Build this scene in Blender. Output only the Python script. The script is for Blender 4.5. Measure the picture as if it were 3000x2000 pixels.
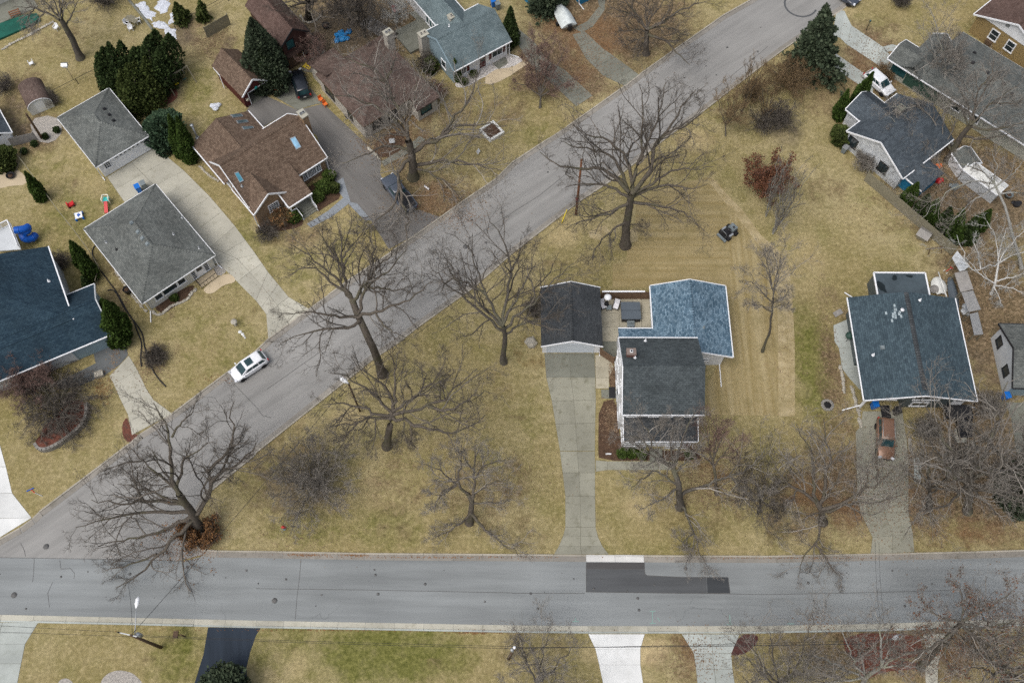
import bpy, math, random
import numpy as np
from mathutils import Vector, Matrix
random.seed(7)
rng = np.random.default_rng(11)
for o in list(bpy.data.objects):
    bpy.data.objects.remove(o)
SC = bpy.context.scene
COL = SC.collection
R = math.radians
# ------------------------------------------------------------------ camera, sky, sun, exposure
CAM_H, TILT, FPX = 96.0, R(25.5), 2800.0
cd = bpy.data.cameras.new('camera')
cam = bpy.data.objects.new('camera', cd)
COL.objects.link(cam)
cam.location = (0, 0, CAM_H)
cam.rotation_euler = (TILT, 0, 0)
cd.sensor_width = 36.0
cd.lens = FPX / 3000 * 36.0
cd.clip_start, cd.clip_end = 1.0, 8000.0
SC.camera = cam
world = bpy.data.worlds.new('World')
SC.world = world
world.use_nodes = True
wn = world.node_tree.nodes
sky = wn.new('ShaderNodeTexSky')
sky.sky_type = 'NISHITA'
sky.sun_disc = False
SUN_EL, SUN_AZ = R(62), R(230)          # azimuth clockwise from +y
sky.sun_elevation, sky.sun_rotation = SUN_EL, SUN_AZ
sky.air_density, sky.dust_density, sky.ozone_density = 1.0, 6.0, 1.0
hs = wn.new('ShaderNodeHueSaturation')
hs.inputs['Saturation'].default_value = 0.55
world.node_tree.links.new(sky.outputs[0], hs.inputs['Color'])
world.node_tree.links.new(hs.outputs[0], wn['Background'].inputs[0])
wn['Background'].inputs[1].default_value = 0.145
sl = bpy.data.lights.new('sun', 'SUN')
sl.energy, sl.angle, sl.color = 0.7, R(50), (1.0, 0.98, 0.95)
sun = bpy.data.objects.new('sun', sl)
COL.objects.link(sun)
sd = Vector((math.sin(SUN_AZ) * math.cos(SUN_EL), math.cos(SUN_AZ) * math.cos(SUN_EL), math.sin(SUN_EL)))
sun.rotation_euler = sd.to_track_quat('Z', 'Y').to_euler()
sun.location = (0, 0, 150)
vs = SC.view_settings
vs.view_transform, vs.look, vs.gamma, vs.exposure = 'Standard', 'None', 1.0, 0.24
vs.use_curve_mapping = False
SC.cycles.max_bounces = 5
SC.cycles.diffuse_bounces = 3
SC.cycles.use_denoising = False
SC.cycles.use_adaptive_sampling = False
SC.cycles.filter_width = 1.5

# ------------------------------------------------------------------ places: a picture point seen on a level z
K = 750 / 2352
CR = np.array([1, 0, 0.])
CU = np.array([0, math.cos(TILT), math.sin(TILT)])
CF = np.array([0, math.sin(TILT), -math.cos(TILT)])
CO = np.array([0, 0, CAM_H])
def q(c, r, x, y):
    return (750 * c + x * K, 500 * r + y * K)
def T(c, r, s):
    return [q(c, r, *map(float, p.split(','))) for p in s.split()]
def Z(ox, oy, k, s):
    out = [(ox + k * float(p.split(',')[0]), oy + k * float(p.split(',')[1])) for p in s.split()]
    return out if len(out) > 1 else out[0]
def ray(p):
    return (p[0] - 1500) * CR - (p[1] - 1000) * CU + FPX * CF
def P(p, z=0.0):
    d = ray(p)
    v = CO + d * ((z - CAM_H) / d[2])
    return Vector((float(v[0]), float(v[1]), float(z)))
def proj(v):
    d = np.array(v) - CO
    f = d @ CF
    return (1500 + FPX * (d @ CR) / f, 1000 - FPX * (d @ CU) / f)
def vh(base, top):
    """height of an upright post standing at base whose tip shows at top"""
    b = P(base)
    lo = min(np.arange(0.1, 32, 0.1), key=lambda h: (proj((b.x, b.y, h))[0] - top[0]) ** 2 + (proj((b.x, b.y, h))[1] - top[1]) ** 2)
    return float(lo)

# ------------------------------------------------------------------ objects
def tag(o, label=None, cat=None, group=None, kind=None):
    if label: o['label'] = label
    if cat: o['category'] = cat
    if group: o['group'] = group
    if kind: o['kind'] = kind
    return o
def empty(name, loc=(0, 0, 0), rz=0.0, label=None, cat=None, group=None):
    o = bpy.data.objects.new(name, None)
    o.empty_display_size = 0.3
    COL.objects.link(o)
    o.location = loc
    o.rotation_euler = (0, 0, rz)
    return tag(o, label, cat, group)
def link(name, me, parent=None, loc=None, rz=None):
    o = bpy.data.objects.new(name, me)
    COL.objects.link(o)
    if parent: o.parent = parent
    if loc is not None: o.location = loc
    if rz is not None: o.rotation_euler = (0, 0, rz)
    return o
def copy_tree(o, parent=None):
    c = o.copy()
    COL.objects.link(c)
    c.parent = parent
    for ch in o.children:
        copy_tree(ch, c)
    return c
class MB:
    """collects shapes into one mesh"""
    def __init__(s):
        s.v, s.f, s.uv, s.sm = [], [], [], []
    def add(s, vs, fs, uvs=None, smooth=False):
        n = len(s.v)
        s.v += [tuple(v) for v in vs]
        for i, f in enumerate(fs):
            s.f.append(tuple(n + j for j in f))
            s.uv.append(uvs[i] if uvs else None)
            s.sm.append(smooth)
        return s
    def box(s, x0, x1, y0, y1, z0, z1):
        v = [(x, y, z) for z in (z0, z1) for y in (y0, y1) for x in (x0, x1)]
        return s.add(v, [(0, 2, 3, 1), (4, 5, 7, 6), (0, 1, 5, 4), (2, 6, 7, 3), (0, 4, 6, 2), (1, 3, 7, 5)])
    def obox(s, c, size, rz=0.0, rx=0.0):
        m = Matrix.Translation(c) @ Matrix.Rotation(rz, 4, 'Z') @ Matrix.Rotation(rx, 4, 'X')
        a, b, h = size[0] / 2, size[1] / 2, size[2] / 2
        v = [m @ Vector((x, y, z)) for z in (-h, h) for y in (-b, b) for x in (-a, a)]
        return s.add(v, [(0, 2, 3, 1), (4, 5, 7, 6), (0, 1, 5, 4), (2, 6, 7, 3), (0, 4, 6, 2), (1, 3, 7, 5)])
    def bar(s, a, b, w, h=None):
        """square bar from a to b"""
        a, b = Vector(a), Vector(b)
        h = h or w
        t = (b - a).normalized()
        u = t.cross(Vector((0, 0, 1)))
        if u.length < 1e-3: u = Vector((1, 0, 0))
        u.normalize()
        n = u.cross(t)
        vs = [p + u * (i * w / 2) + n * (j * h / 2) for p in (a, b) for i, j in ((-1, -1), (1, -1), (1, 1), (-1, 1))]
        return s.add(vs, [(0, 1, 2, 3), (7, 6, 5, 4), (0, 4, 5, 1), (1, 5, 6, 2), (2, 6, 7, 3), (3, 7, 4, 0)])
    def tube(s, pts, rad, n=6, cap=True):
        pts = [Vector(p) for p in pts]
        rad = rad if hasattr(rad, '__len__') else [rad] * len(pts)
        vs, fs = [], []
        for i, p in enumerate(pts):
            t = (pts[min(i + 1, len(pts) - 1)] - pts[max(i - 1, 0)]).normalized()
            u = t.cross(Vector((0.31, 0.17, 0.93)))
            if u.length < 1e-3: u = Vector((1, 0, 0))
            u.normalize()
            w = t.cross(u)
            vs += [p + (u * math.cos(2 * math.pi * k / n) + w * math.sin(2 * math.pi * k / n)) * rad[i] for k in range(n)]
        for i in range(len(pts) - 1):
            for k in range(n):
                a, b = i * n + k, i * n + (k + 1) % n
                fs.append((a, b, b + n, a + n))
        if cap:
            fs.append(tuple(range(n))[::-1])
            fs.append(tuple(range(n * (len(pts) - 1), n * len(pts))))
        return s.add(vs, fs, smooth=True)
    def lathe(s, prof, n=12, c=(0, 0, 0)):
        vs, fs = [], []
        for r_, z in prof:
            vs += [(c[0] + r_ * math.cos(2 * math.pi * k / n), c[1] + r_ * math.sin(2 * math.pi * k / n), c[2] + z) for k in range(n)]
        for i in range(len(prof) - 1):
            for k in range(n):
                a, b = i * n + k, i * n + (k + 1) % n
                fs.append((a, b, b + n, a + n))
        fs.append(tuple(range(n))[::-1])
        fs.append(tuple(range(n * (len(prof) - 1), n * len(prof))))
        return s.add(vs, fs, smooth=True)
    def prism(s, poly, z0, z1):
        n = len(poly)
        vs = [(p[0], p[1], z0) for p in poly] + [(p[0], p[1], z1) for p in poly]
        a = sum(poly[i][0] * poly[(i + 1) % n][1] - poly[(i + 1) % n][0] * poly[i][1] for i in range(n))
        fs = [tuple(range(n))[::-1], tuple(range(n, 2 * n))] + [(i, (i + 1) % n, (i + 1) % n + n, i + n) for i in range(n)]
        if a < 0: fs = [f[::-1] for f in fs]
        return s.add(vs, fs)
    def rock(s, c, r, sq=0.6):
        vs = []
        for z, rr in ((-0.3, 0.8), (0.35, 0.95), (0.8, 0.55)):
            for k in range(6):
                a = k * math.pi / 3 + random.uniform(-.25, .25)
                w = r * rr * random.uniform(.8, 1.15)
                vs.append((c[0] + w * math.cos(a), c[1] + w * math.sin(a), c[2] + z * r * sq))
        fs = [(i * 6 + k, i * 6 + (k + 1) % 6, i * 6 + 6 + (k + 1) % 6, i * 6 + 6 + k) for i in range(2) for k in range(6)] + [(12, 13, 14, 15, 16, 17)]
        return s.add(vs, fs)
    def mesh(s, name, mat):
        me = bpy.data.meshes.new(name)
        me.from_pydata([tuple(v) for v in s.v], [], s.f)
        if any(u is not None for u in s.uv):
            lay = me.uv_layers.new(name='UVMap')
            i = 0
            for f, u in zip(s.f, s.uv):
                for k in range(len(f)):
                    lay.data[i].uv = u[k] if u else (s.v[f[k]][0], s.v[f[k]][1])
                    i += 1
        me.polygons.foreach_set('use_smooth', s.sm)
        if mat: me.materials.append(mat)
        me.update()
        return me
    def build(s, name, mat, parent=None, loc=None, rz=None):
        return link(name, s.mesh(name, mat), parent, loc, rz)
def sheet(name, pts, z, mat, parent=None):
    """flat level sheet with the outline pts (world x, y)"""
    from mathutils.geometry import tessellate_polygon
    vs = [Vector((p[0], p[1], 0)) for p in pts]
    tris = tessellate_polygon([vs])
    b = MB()
    fs = []
    for t in tris:
        a, c, d = (vs[i] for i in t)
        fs.append(t if (c - a).cross(d - a).z > 0 else t[::-1])
    b.add([(p[0], p[1], z) for p in pts], fs)
    return b.build(name, mat, parent)
def gpts(px, z=0.0):
    return [P(p, z) for p in px]
def smooth_poly(pts, it=2, closed=True):
    for _ in range(it):
        out = []
        n = len(pts)
        for i in range(n if closed else n - 1):
            a, b = pts[i], pts[(i + 1) % n]
            out += [(a[0] * .75 + b[0] * .25, a[1] * .75 + b[1] * .25), (a[0] * .25 + b[0] * .75, a[1] * .25 + b[1] * .75)]
        pts = out if closed else [pts[0]] + out + [pts[-1]]
    return pts

# ------------------------------------------------------------------ materials
def newmat(name):
    m = bpy.data.materials.new(name)
    m.use_nodes = True
    return m, m.node_tree.nodes, m.node_tree.links, m.node_tree.nodes['Principled BSDF']
def nnoise(n, l, src, scale, detail=4, rough=0.6):
    t = n.new('ShaderNodeTexNoise')
    t.inputs['Scale'].default_value = scale
    t.inputs['Detail'].default_value = detail
    t.inputs['Roughness'].default_value = rough
    l.new(src, t.inputs['Vector'])
    return t.outputs['Fac']
def nmap(n, l, src, a, b, c=0.0, d=1.0):
    t = n.new('ShaderNodeMapRange')
    for i, v in zip((1, 2, 3, 4), (a, b, c, d)): t.inputs[i].default_value = v
    l.new(src, t.inputs[0])
    return t.outputs[0]
def nmix(n, l, fac, a, b, mode='MIX'):
    t = n.new('ShaderNodeMix')
    t.data_type = 'RGBA'
    t.blend_type = mode
    for s, v in ((0, fac), (6, a), (7, b)):
        if hasattr(v, 'is_linked'): l.new(v, t.inputs[s])
        elif s == 0: t.inputs[0].default_value = v
        else: t.inputs[s].default_value = (*v, 1)
    return t.outputs[2]
def nmath(n, l, op, a, b):
    t = n.new('ShaderNodeMath')
    t.operation = op
    for i, v in ((0, a), (1, b)):
        if hasattr(v, 'is_linked'): l.new(v, t.inputs[i])
        else: t.inputs[i].default_value = v
    return t.outputs[0]
def nbump(n, l, bsdf, h, strength=0.4, dist=0.03):
    t = n.new('ShaderNodeBump')
    t.inputs['Strength'].default_value = strength
    t.inputs['Distance'].default_value = dist
    l.new(h, t.inputs['Height'])
    l.new(t.outputs[0], bsdf.inputs['Normal'])
def pos(n):
    return n.new('ShaderNodeNewGeometry').outputs['Position']
def sc3(c, k): return tuple(min(1, v * k) for v in c)
def simple(name, col, rough=0.75, var=0.18, scale=1.5, bump=0.0, metal=0.0, spec=0.3, emis=None):
    m, n, l, b = newmat(name)
    p = pos(n)
    f = nmath(n, l, 'ADD', nmath(n, l, 'MULTIPLY', nnoise(n, l, p, scale), 0.6), nmath(n, l, 'MULTIPLY', nnoise(n, l, p, scale * 9), 0.4))
    f = nmap(n, l, f, 0.32, 0.68)
    l.new(nmix(n, l, f, sc3(col, 1 - var), sc3(col, 1 + var)), b.inputs['Base Color'])
    b.inputs['Roughness'].default_value = rough
    b.inputs['Metallic'].default_value = metal
    b.inputs['Specular IOR Level'].default_value = spec
    if bump: nbump(n, l, b, f, bump)
    return m
def asphalt(name, col, ang, crack=True, light=1.25):
    m, n, l, b = newmat(name)
    p = pos(n)
    mp = n.new('ShaderNodeMapping')
    mp.vector_type = 'TEXTURE'
    mp.inputs['Rotation'].default_value = (0, 0, ang)
    mp.inputs['Scale'].default_value = (14, 1, 1)
    l.new(p, mp.inputs['Vector'])
    st = nnoise(n, l, mp.outputs[0], 0.9, 5, .65)
    big = nnoise(n, l, p, 0.07, 3)
    gr = nnoise(n, l, p, 9, 5, .7)
    f = nmath(n, l, 'ADD', nmath(n, l, 'MULTIPLY', st, .5), nmath(n, l, 'MULTIPLY', big, .5))
    c = nmix(n, l, nmap(n, l, f, .36, .64), sc3(col, .80), sc3(col, light))
    c = nmix(n, l, 1.0, c, nmix(n, l, nmap(n, l, gr, .3, .7), (.94, .94, .94), (1.06, 1.06, 1.06)), 'MULTIPLY')
    if crack:
        v = n.new('ShaderNodeTexVoronoi')
        v.feature = 'DISTANCE_TO_EDGE'
        v.inputs['Scale'].default_value = 0.09
        w = n.new('ShaderNodeVectorMath'); w.operation = 'ADD'
        nz = n.new('ShaderNodeTexNoise'); nz.inputs['Scale'].default_value = .35; nz.inputs['Detail'].default_value = 5
        l.new(p, nz.inputs['Vector'])
        vm = n.new('ShaderNodeVectorMath'); vm.operation = 'SCALE'; vm.inputs['Scale'].default_value = 7
        l.new(nz.outputs['Color'], vm.inputs[0]); l.new(p, w.inputs[0]); l.new(vm.outputs[0], w.inputs[1])
        l.new(w.outputs[0], v.inputs['Vector'])
        lim = nnoise(n, l, p, .05, 2)
        ck = nmath(n, l, 'MULTIPLY', nmap(n, l, v.outputs['Distance'], .0015, .0045, 1, 0), nmap(n, l, lim, .52, .6))
        c = nmix(n, l, nmath(n, l, 'MULTIPLY', ck, .55), c, sc3(col, .35))
    l.new(c, b.inputs['Base Color'])
    b.inputs['Roughness'].default_value = .9
    b.inputs['Specular IOR Level'].default_value = .2
    nbump(n, l, b, gr, .35, .02)
    return m
def concrete(name, col, stain=0.25):
    m, n, l, b = newmat(name)
    p = pos(n)
    big, mid, gr = nnoise(n, l, p, .22, 4), nnoise(n, l, p, 1.3, 6, .7), nnoise(n, l, p, 14, 4, .7)
    oi = n.new('ShaderNodeObjectInfo').outputs['Random']
    c = nmix(n, l, nmap(n, l, big, .35, .65), sc3(col, .86), sc3(col, 1.1))
    c = nmix(n, l, nmath(n, l, 'MULTIPLY', nmap(n, l, mid, .52, .75), stain * 2), c, tuple(v * k for v, k in zip(col, (.55, .54, .47))))
    c = nmix(n, l, 1.0, c, nmix(n, l, nmap(n, l, gr, .3, .7), (.92, .92, .92), (1.06, 1.06, 1.06)), 'MULTIPLY')
    c = nmix(n, l, 1.0, c, nmix(n, l, oi, (.90, .90, .89), (1.07, 1.07, 1.06)), 'MULTIPLY')
    l.new(c, b.inputs['Base Color'])
    b.inputs['Roughness'].default_value = .88
    b.inputs['Specular IOR Level'].default_value = .25
    nbump(n, l, b, gr, .2, .01)
    return m
def shingle(name, c1, c2, w=.34, h=.19, tone=.2, contrast=1.0):
    m, n, l, b = newmat(name)
    uv = n.new('ShaderNodeUVMap').outputs[0]
    br = n.new('ShaderNodeTexBrick')
    l.new(uv, br.inputs['Vector'])
    br.inputs['Color1'].default_value = (*c1, 1)
    br.inputs['Color2'].default_value = (*c2, 1)
    br.inputs['Mortar'].default_value = (*sc3(c1, .45), 1)
    br.inputs['Scale'].default_value = 1.0
    br.inputs['Mortar Size'].default_value = .012
    br.inputs['Mortar Smooth'].default_value = .3
    br.inputs['Brick Width'].default_value = w
    br.inputs['Row Height'].default_value = h
    br.offset = .37
    p = pos(n)
    big, gr = nnoise(n, l, p, .35, 5, .65), nnoise(n, l, p, 7, 5, .75)
    c = nmix(n, l, 1.0, br.outputs['Color'], nmix(n, l, nmap(n, l, big, .33, .67), (1 - tone,) * 3, (1 + tone,) * 3), 'MULTIPLY')
    c = nmix(n, l, 1.0, c, nmix(n, l, nmap(n, l, gr, .3, .7), (1 - .17 * contrast,) * 3, (1 + .17 * contrast,) * 3), 'MULTIPLY')
    l.new(c, b.inputs['Base Color'])
    b.inputs['Roughness'].default_value = .92
    b.inputs['Specular IOR Level'].default_value = .15
    nbump(n, l, b, nmath(n, l, 'ADD', nmath(n, l, 'MULTIPLY', br.outputs['Fac'], -.8), gr), .5, .02)
    return m
def siding(name, col, pitch=.13, var=.07):
    m, n, l, b = newmat(name)
    p = pos(n)
    sx = n.new('ShaderNodeSeparateXYZ'); l.new(p, sx.inputs[0])
    fr = nmath(n, l, 'FRACT', nmath(n, l, 'DIVIDE', sx.outputs[2], pitch), 0.0)
    d = nnoise(n, l, p, .8, 5)
    c = nmix(n, l, nmap(n, l, d, .35, .65), sc3(col, 1 - var), sc3(col, 1 + var))
    c = nmix(n, l, nmap(n, l, fr, 0, .12, .45, 0), c, sc3(col, .5))
    l.new(c, b.inputs['Base Color'])
    b.inputs['Roughness'].default_value = .6
    b.inputs['Specular IOR Level'].default_value = .3
    nbump(n, l, b, fr, .35, .02)
    return m
def masonry(name, c1, c2, mort, w, h, rough_scale=1.0):
    m, n, l, b = newmat(name)
    p = pos(n)
    tc = n.new('ShaderNodeNewGeometry')
    sx = n.new('ShaderNodeSeparateXYZ'); l.new(p, sx.inputs[0])
    cb = n.new('ShaderNodeCombineXYZ')
    nx = n.new('ShaderNodeSeparateXYZ'); l.new(tc.outputs['True Normal'], nx.inputs[0])
    l.new(nmath(n, l, 'SUBTRACT', nmath(n, l, 'MULTIPLY', sx.outputs[0], nx.outputs[1]), nmath(n, l, 'MULTIPLY', sx.outputs[1], nx.outputs[0])), cb.inputs[0])
    l.new(sx.outputs[2], cb.inputs[1])
    br = n.new('ShaderNodeTexBrick')
    l.new(cb.outputs[0], br.inputs['Vector'])
    br.inputs['Color1'].default_value, br.inputs['Color2'].default_value, br.inputs['Mortar'].default_value = (*c1, 1), (*c2, 1), (*mort, 1)
    br.inputs['Scale'].default_value, br.inputs['Mortar Size'].default_value = 1, .012
    br.inputs['Brick Width'].default_value, br.inputs['Row Height'].default_value = w, h
    gr = nnoise(n, l, p, 5, 5, .7)
    c = nmix(n, l, 1.0, br.outputs['Color'], nmix(n, l, nmap(n, l, gr, .3, .7), (.75,) * 3, (1.25,) * 3), 'MULTIPLY')
    l.new(c, b.inputs['Base Color'])
    b.inputs['Roughness'].default_value = .9
    nbump(n, l, b, nmath(n, l, 'ADD', nmath(n, l, 'MULTIPLY', br.outputs['Fac'], -1.0), gr), .5, .03)
    return m
def islands(name, cols, rough=.85, spec=.2, trans=0.0):
    """every loose piece of the mesh takes its own tone"""
    m, n, l, b = newmat(name)
    g = n.new('ShaderNodeNewGeometry')
    cr = n.new('ShaderNodeValToRGB')
    cr.color_ramp.interpolation = 'LINEAR'
    e = cr.color_ramp.elements
    while len(e) < len(cols): e.new(.5)
    for i, c in enumerate(cols):
        e[i].position = i / (len(cols) - 1)
        e[i].color = (*c, 1)
    l.new(g.outputs['Random Per Island'], cr.inputs[0])
    f = nnoise(n, l, g.outputs['Position'], .9, 4)
    c = nmix(n, l, 1.0, cr.outputs[0], nmix(n, l, nmap(n, l, f, .3, .7), (.72,) * 3, (1.28,) * 3), 'MULTIPLY')
    l.new(c, b.inputs['Base Color'])
    b.inputs['Roughness'].default_value = rough
    b.inputs['Specular IOR Level'].default_value = spec
    return m
def bark(name, col, light, moss=None):
    m, n, l, b = newmat(name)
    p = pos(n)
    mp = n.new('ShaderNodeMapping'); mp.inputs['Scale'].default_value = (5, 5, 1.2); l.new(p, mp.inputs['Vector'])
    f = nnoise(n, l, mp.outputs[0], 1.6, 6, .7)
    c = nmix(n, l, nmap(n, l, f, .35, .68), col, light)
    if moss:
        c = nmix(n, l, nmath(n, l, 'MULTIPLY', nmap(n, l, nnoise(n, l, p, .5, 4), .52, .62), .5), c, moss)
    l.new(c, b.inputs['Base Color'])
    b.inputs['Roughness'].default_value = .95
    b.inputs['Specular IOR Level'].default_value = .1
    nbump(n, l, b, f, .8, .06)
    return m
def glass(name, col=(.02, .03, .035), rough=.08):
    m, n, l, b = newmat(name)
    f = nnoise(n, l, pos(n), .7, 3)
    l.new(nmix(n, l, nmap(n, l, f, .3, .7), sc3(col, .6), sc3(col, 1.7)), b.inputs['Base Color'])
    b.inputs['Roughness'].default_value = rough
    b.inputs['Specular IOR Level'].default_value = .5
    return m
def paint(name, col, coat=.6, rough=.3, metal=0.0):
    m, n, l, b = newmat(name)
    f = nnoise(n, l, pos(n), 2.5, 4)
    l.new(nmix(n, l, nmap(n, l, f, .3, .7), sc3(col, .9), sc3(col, 1.06)), b.inputs['Base Color'])
    b.inputs['Roughness'].default_value = rough
    b.inputs['Metallic'].default_value = metal
    b.inputs['Coat Weight'].default_value = coat
    b.inputs['Coat Roughness'].default_value = .12
    return m
MAT = {}
MAT['white'] = simple('white_trim', (.74, .76, .78), .5, .05)
MAT['door_white'] = simple('blue_white_door_paint', (.56, .61, .66), .5, .05)
MAT['joint'] = simple('dark_joint', (.135, .13, .10), .95)
MAT['pale_shingle'] = simple('pale_shingle_patch', (.30, .36, .38), .8, .3, 6)
MAT['kerb_new'] = concrete('new_kerb_concrete', (.52, .52, .505), .15)
MAT['cover_grey'] = simple('iron_cover', (.11, .11, .108), .8)
MAT['offwhite'] = simple('off_white_paint', (.62, .63, .60), .6, .1)
MAT['white_siding'] = siding('white_siding', (.70, .72, .74))
MAT['bluegrey_siding'] = siding('grey_blue_siding', (.22, .30, .34))
MAT['slate_siding'] = siding('slate_siding', (.085, .105, .11))
MAT['cream_siding'] = siding('cream_siding', (.55, .55, .50))
MAT['grey_siding'] = siding('pale_grey_siding', (.50, .53, .55))
MAT['teal_siding'] = siding('bright_blue_siding', (.015, .16, .30))
MAT['darkred_siding'] = siding('dark_red_brown_boards', (.055, .026, .022), .2, .2)
MAT['barnred'] = siding('maroon_boards', (.075, .012, .014), .2, .15)
MAT['tan_brick'] = masonry('tan_brick', (.22, .13, .065), (.27, .17, .085), (.25, .20, .15), .23, .085)
MAT['yellow_brick'] = masonry('ochre_brick', (.235, .165, .06), (.285, .20, .08), (.23, .18, .1), .23, .085)
MAT['stone'] = masonry('pale_stone', (.50, .475, .41), (.36, .34, .30), (.22, .2, .18), .45, .17)
MAT['white_stone'] = masonry('whitewashed_stone', (.62, .65, .67), (.45, .48, .5), (.2, .2, .2), .38, .16)
MAT['grey_stone'] = masonry('grey_green_stone', (.36, .37, .31), (.30, .31, .27), (.26, .26, .24), .5, .2)
MAT['red_brick'] = masonry('red_brick', (.17, .045, .03), (.12, .035, .025), (.18, .14, .12), .22, .08)
MAT['sh_dark'] = shingle('charcoal_shingles', (.048, .058, .062), (.078, .093, .098), .34, .2)
MAT['sh_garage'] = shingle('slate_black_shingles', (.047, .052, .056), (.075, .082, .087), .28, .14)
MAT['sh_blue'] = shingle('mottled_blue_shingles', (.058, .108, .155), (.185, .27, .34), .30, .17, .18, 1.2)
MAT['sh_navy'] = shingle('blue_grey_shingles', (.040, .060, .074), (.068, .10, .118), .42, .22, .15, 1.0)
MAT['sh_deep'] = shingle('deep_blue_shingles', (.016, .033, .050), (.031, .057, .078), .34, .19, .2)
MAT['sh_grey'] = shingle('weathered_grey_shingles', (.096, .105, .10), (.155, .165, .155), .34, .18, .22)
MAT['sh_teal'] = shingle('grey_green_shingles', (.105, .142, .152), (.155, .198, .208), .34, .18, .2)
MAT['sh_brown'] = shingle('brown_shingles', (.098, .068, .049), (.178, .130, .096), .3, .18, .15, 1.2)
MAT['sh_umber'] = shingle('umber_shingles', (.085, .055, .046), (.13, .09, .077), .34, .18, .2)
MAT['sh_maroon'] = shingle('maroon_brown_shingles', (.088, .062, .052), (.135, .10, .085), .34, .18, .25)
MAT['sh_slate'] = shingle('slate_blue_shingles', (.052, .064, .076), (.085, .104, .12), .34, .18, .2)
MAT['glass'] = glass('window_glass')
MAT['glass_teal'] = glass('teal_glass', (.015, .06, .065))
MAT['skylight'] = glass('skylight_glass', (.22, .40, .55), .15)
MAT['skylight_dim'] = glass('dull_skylight_glass', (.05, .19, .26), .2)
MAT['skylight_grey'] = glass('grey_skylight_glass', (.07, .10, .11), .15)
MAT['dark'] = simple('dark_opening', (.012, .012, .013), .9)
MAT['black'] = simple('black_plastic', (.018, .018, .02), .5)
MAT['rubber'] = simple('tyre_rubber', (.014, .014, .015), .9)
MAT['metal'] = simple('galvanised_metal', (.38, .4, .41), .45, .15, 3, 0, .6)
MAT['rim'] = simple('wheel_rim', (.28, .29, .3), .35, .1, 3, 0, .8)
MAT['wood'] = simple('brown_fence_wood', (.15, .095, .06), .85, .28, 3, .3)
MAT['oldwood'] = simple('weathered_fence_wood', (.215, .20, .145), .9, .25, 2.5, .3)
MAT['greywood'] = simple('grey_weathered_wood', (.26, .25, .235), .9, .25, 2.5, .3)
MAT['pole'] = simple('utility_pole_wood', (.10, .065, .042), .9, .3, 4, .4)
MAT['pole_red'] = simple('reddish_pole_wood', (.17, .075, .038), .9, .3, 4, .4)
MAT['wire'] = simple('cable', (.03, .03, .032), .7)
MAT['mulch'] = simple('brown_mulch', (.075, .045, .028), .95, .5, 2.5, .8)
MAT['redmulch'] = simple('red_mulch', (.13, .05, .034), .95, .35, 2.5, .8)
MAT['darkmulch'] = simple('dark_red_mulch', (.075, .032, .028), .95, .35, 2.5, .8)
MAT['gravel'] = simple('grey_gravel', (.33, .31, .28), .95, .45, 5, .8)
MAT['whitegravel'] = simple('white_gravel', (.48, .46, .44), .95, .45, 4, .8)
MAT['rock'] = simple('field_stone', (.34, .32, .27), .9, .35, 2, .5)
MAT['edging'] = simple('grey_block_edging', (.22, .21, .19), .9, .3, 3, .4)
MAT['asph_diag'] = asphalt('old_asphalt_diagonal', (.238, .236, .226), R(37))
MAT['asph_main'] = asphalt('old_asphalt_street', (.205, .22, .222), R(-0.5))
MAT['asph_drive'] = asphalt('driveway_asphalt', (.155, .15, .142), R(-50), False)
MAT['asph_blue'] = asphalt('black_sealed_asphalt', (.022, .03, .042), R(-80), False, 1.6)
MAT['patch'] = asphalt('patched_asphalt', (.085, .09, .094), 0, False)
MAT['patch2'] = asphalt('dark_patched_asphalt', (.052, .057, .062), 0, False, 1.1)
MAT['patch3'] = asphalt('brown_patched_asphalt', (.08, .078, .077), 0, False, 1.1)
MAT['tar'] = simple('tar_line', (.085, .085, .083), .85)
MAT['conc'] = concrete('driveway_concrete', (.265, .262, .212), .5)
MAT['conc_light'] = concrete('pale_concrete', (.405, .395, .335), .35)
MAT['conc_white'] = concrete('new_white_concrete', (.66, .675, .67), .12)
MAT['conc_cool'] = concrete('grey_concrete', (.37, .40, .38), .3)
MAT['conc_dark'] = concrete('dirty_concrete', (.185, .19, .16), .55)
MAT['patio'] = concrete('patio_concrete', (.37, .345, .27), .45)
MAT['kerbc'] = concrete('kerb_concrete', (.36, .335, .285), .35)
MAT['gutterc'] = concrete('gutter_concrete', (.25, .235, .21), .4)
MAT['pad_tan'] = concrete('tan_concrete', (.48, .40, .28), .25)
MAT['bluestone'] = masonry('blue_grey_pavers', (.20, .225, .25), (.26, .28, .3), (.12, .12, .12), .3, .2)
MAT['paver_dark'] = concrete('dark_pavers', (.125, .135, .14), .3)
MAT['green_paint'] = simple('green_marking_paint', (.20, .33, .29), .8)
MAT['yellow'] = simple('yellow_plastic', (.75, .60, .02), .5)
MAT['blue_plastic'] = simple('blue_plastic', (.012, .14, .50), .35, .1)
MAT['slide_blue'] = simple('slide_blue_plastic', (.008, .085, .40), .3, .1)
MAT['red_plastic'] = simple('red_plastic', (.50, .02, .025), .4)
MAT['orange'] = simple('orange_plastic', (.65, .15, .03), .5)
MAT['grey_plastic'] = simple('grey_plastic', (.16, .19, .2), .5)
MAT['green_plastic'] = simple('dark_green_plastic', (.03, .07, .055), .5)
MAT['turq'] = simple('turquoise_plastic', (.05, .42, .40), .4)
MAT['cream_plastic'] = simple('cream_plastic', (.72, .70, .58), .4)
MAT['tarp_green'] = simple('green_pool_cover', (.008, .085, .06), .5, .4, .8, .3)
MAT['tarp_blue'] = simple('blue_tarp', (.02, .20, .48), .5, .3, 3, .4)
MAT['snow'] = simple('old_snow', (.52, .55, .60), .6, .35, 3, .6)
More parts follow.
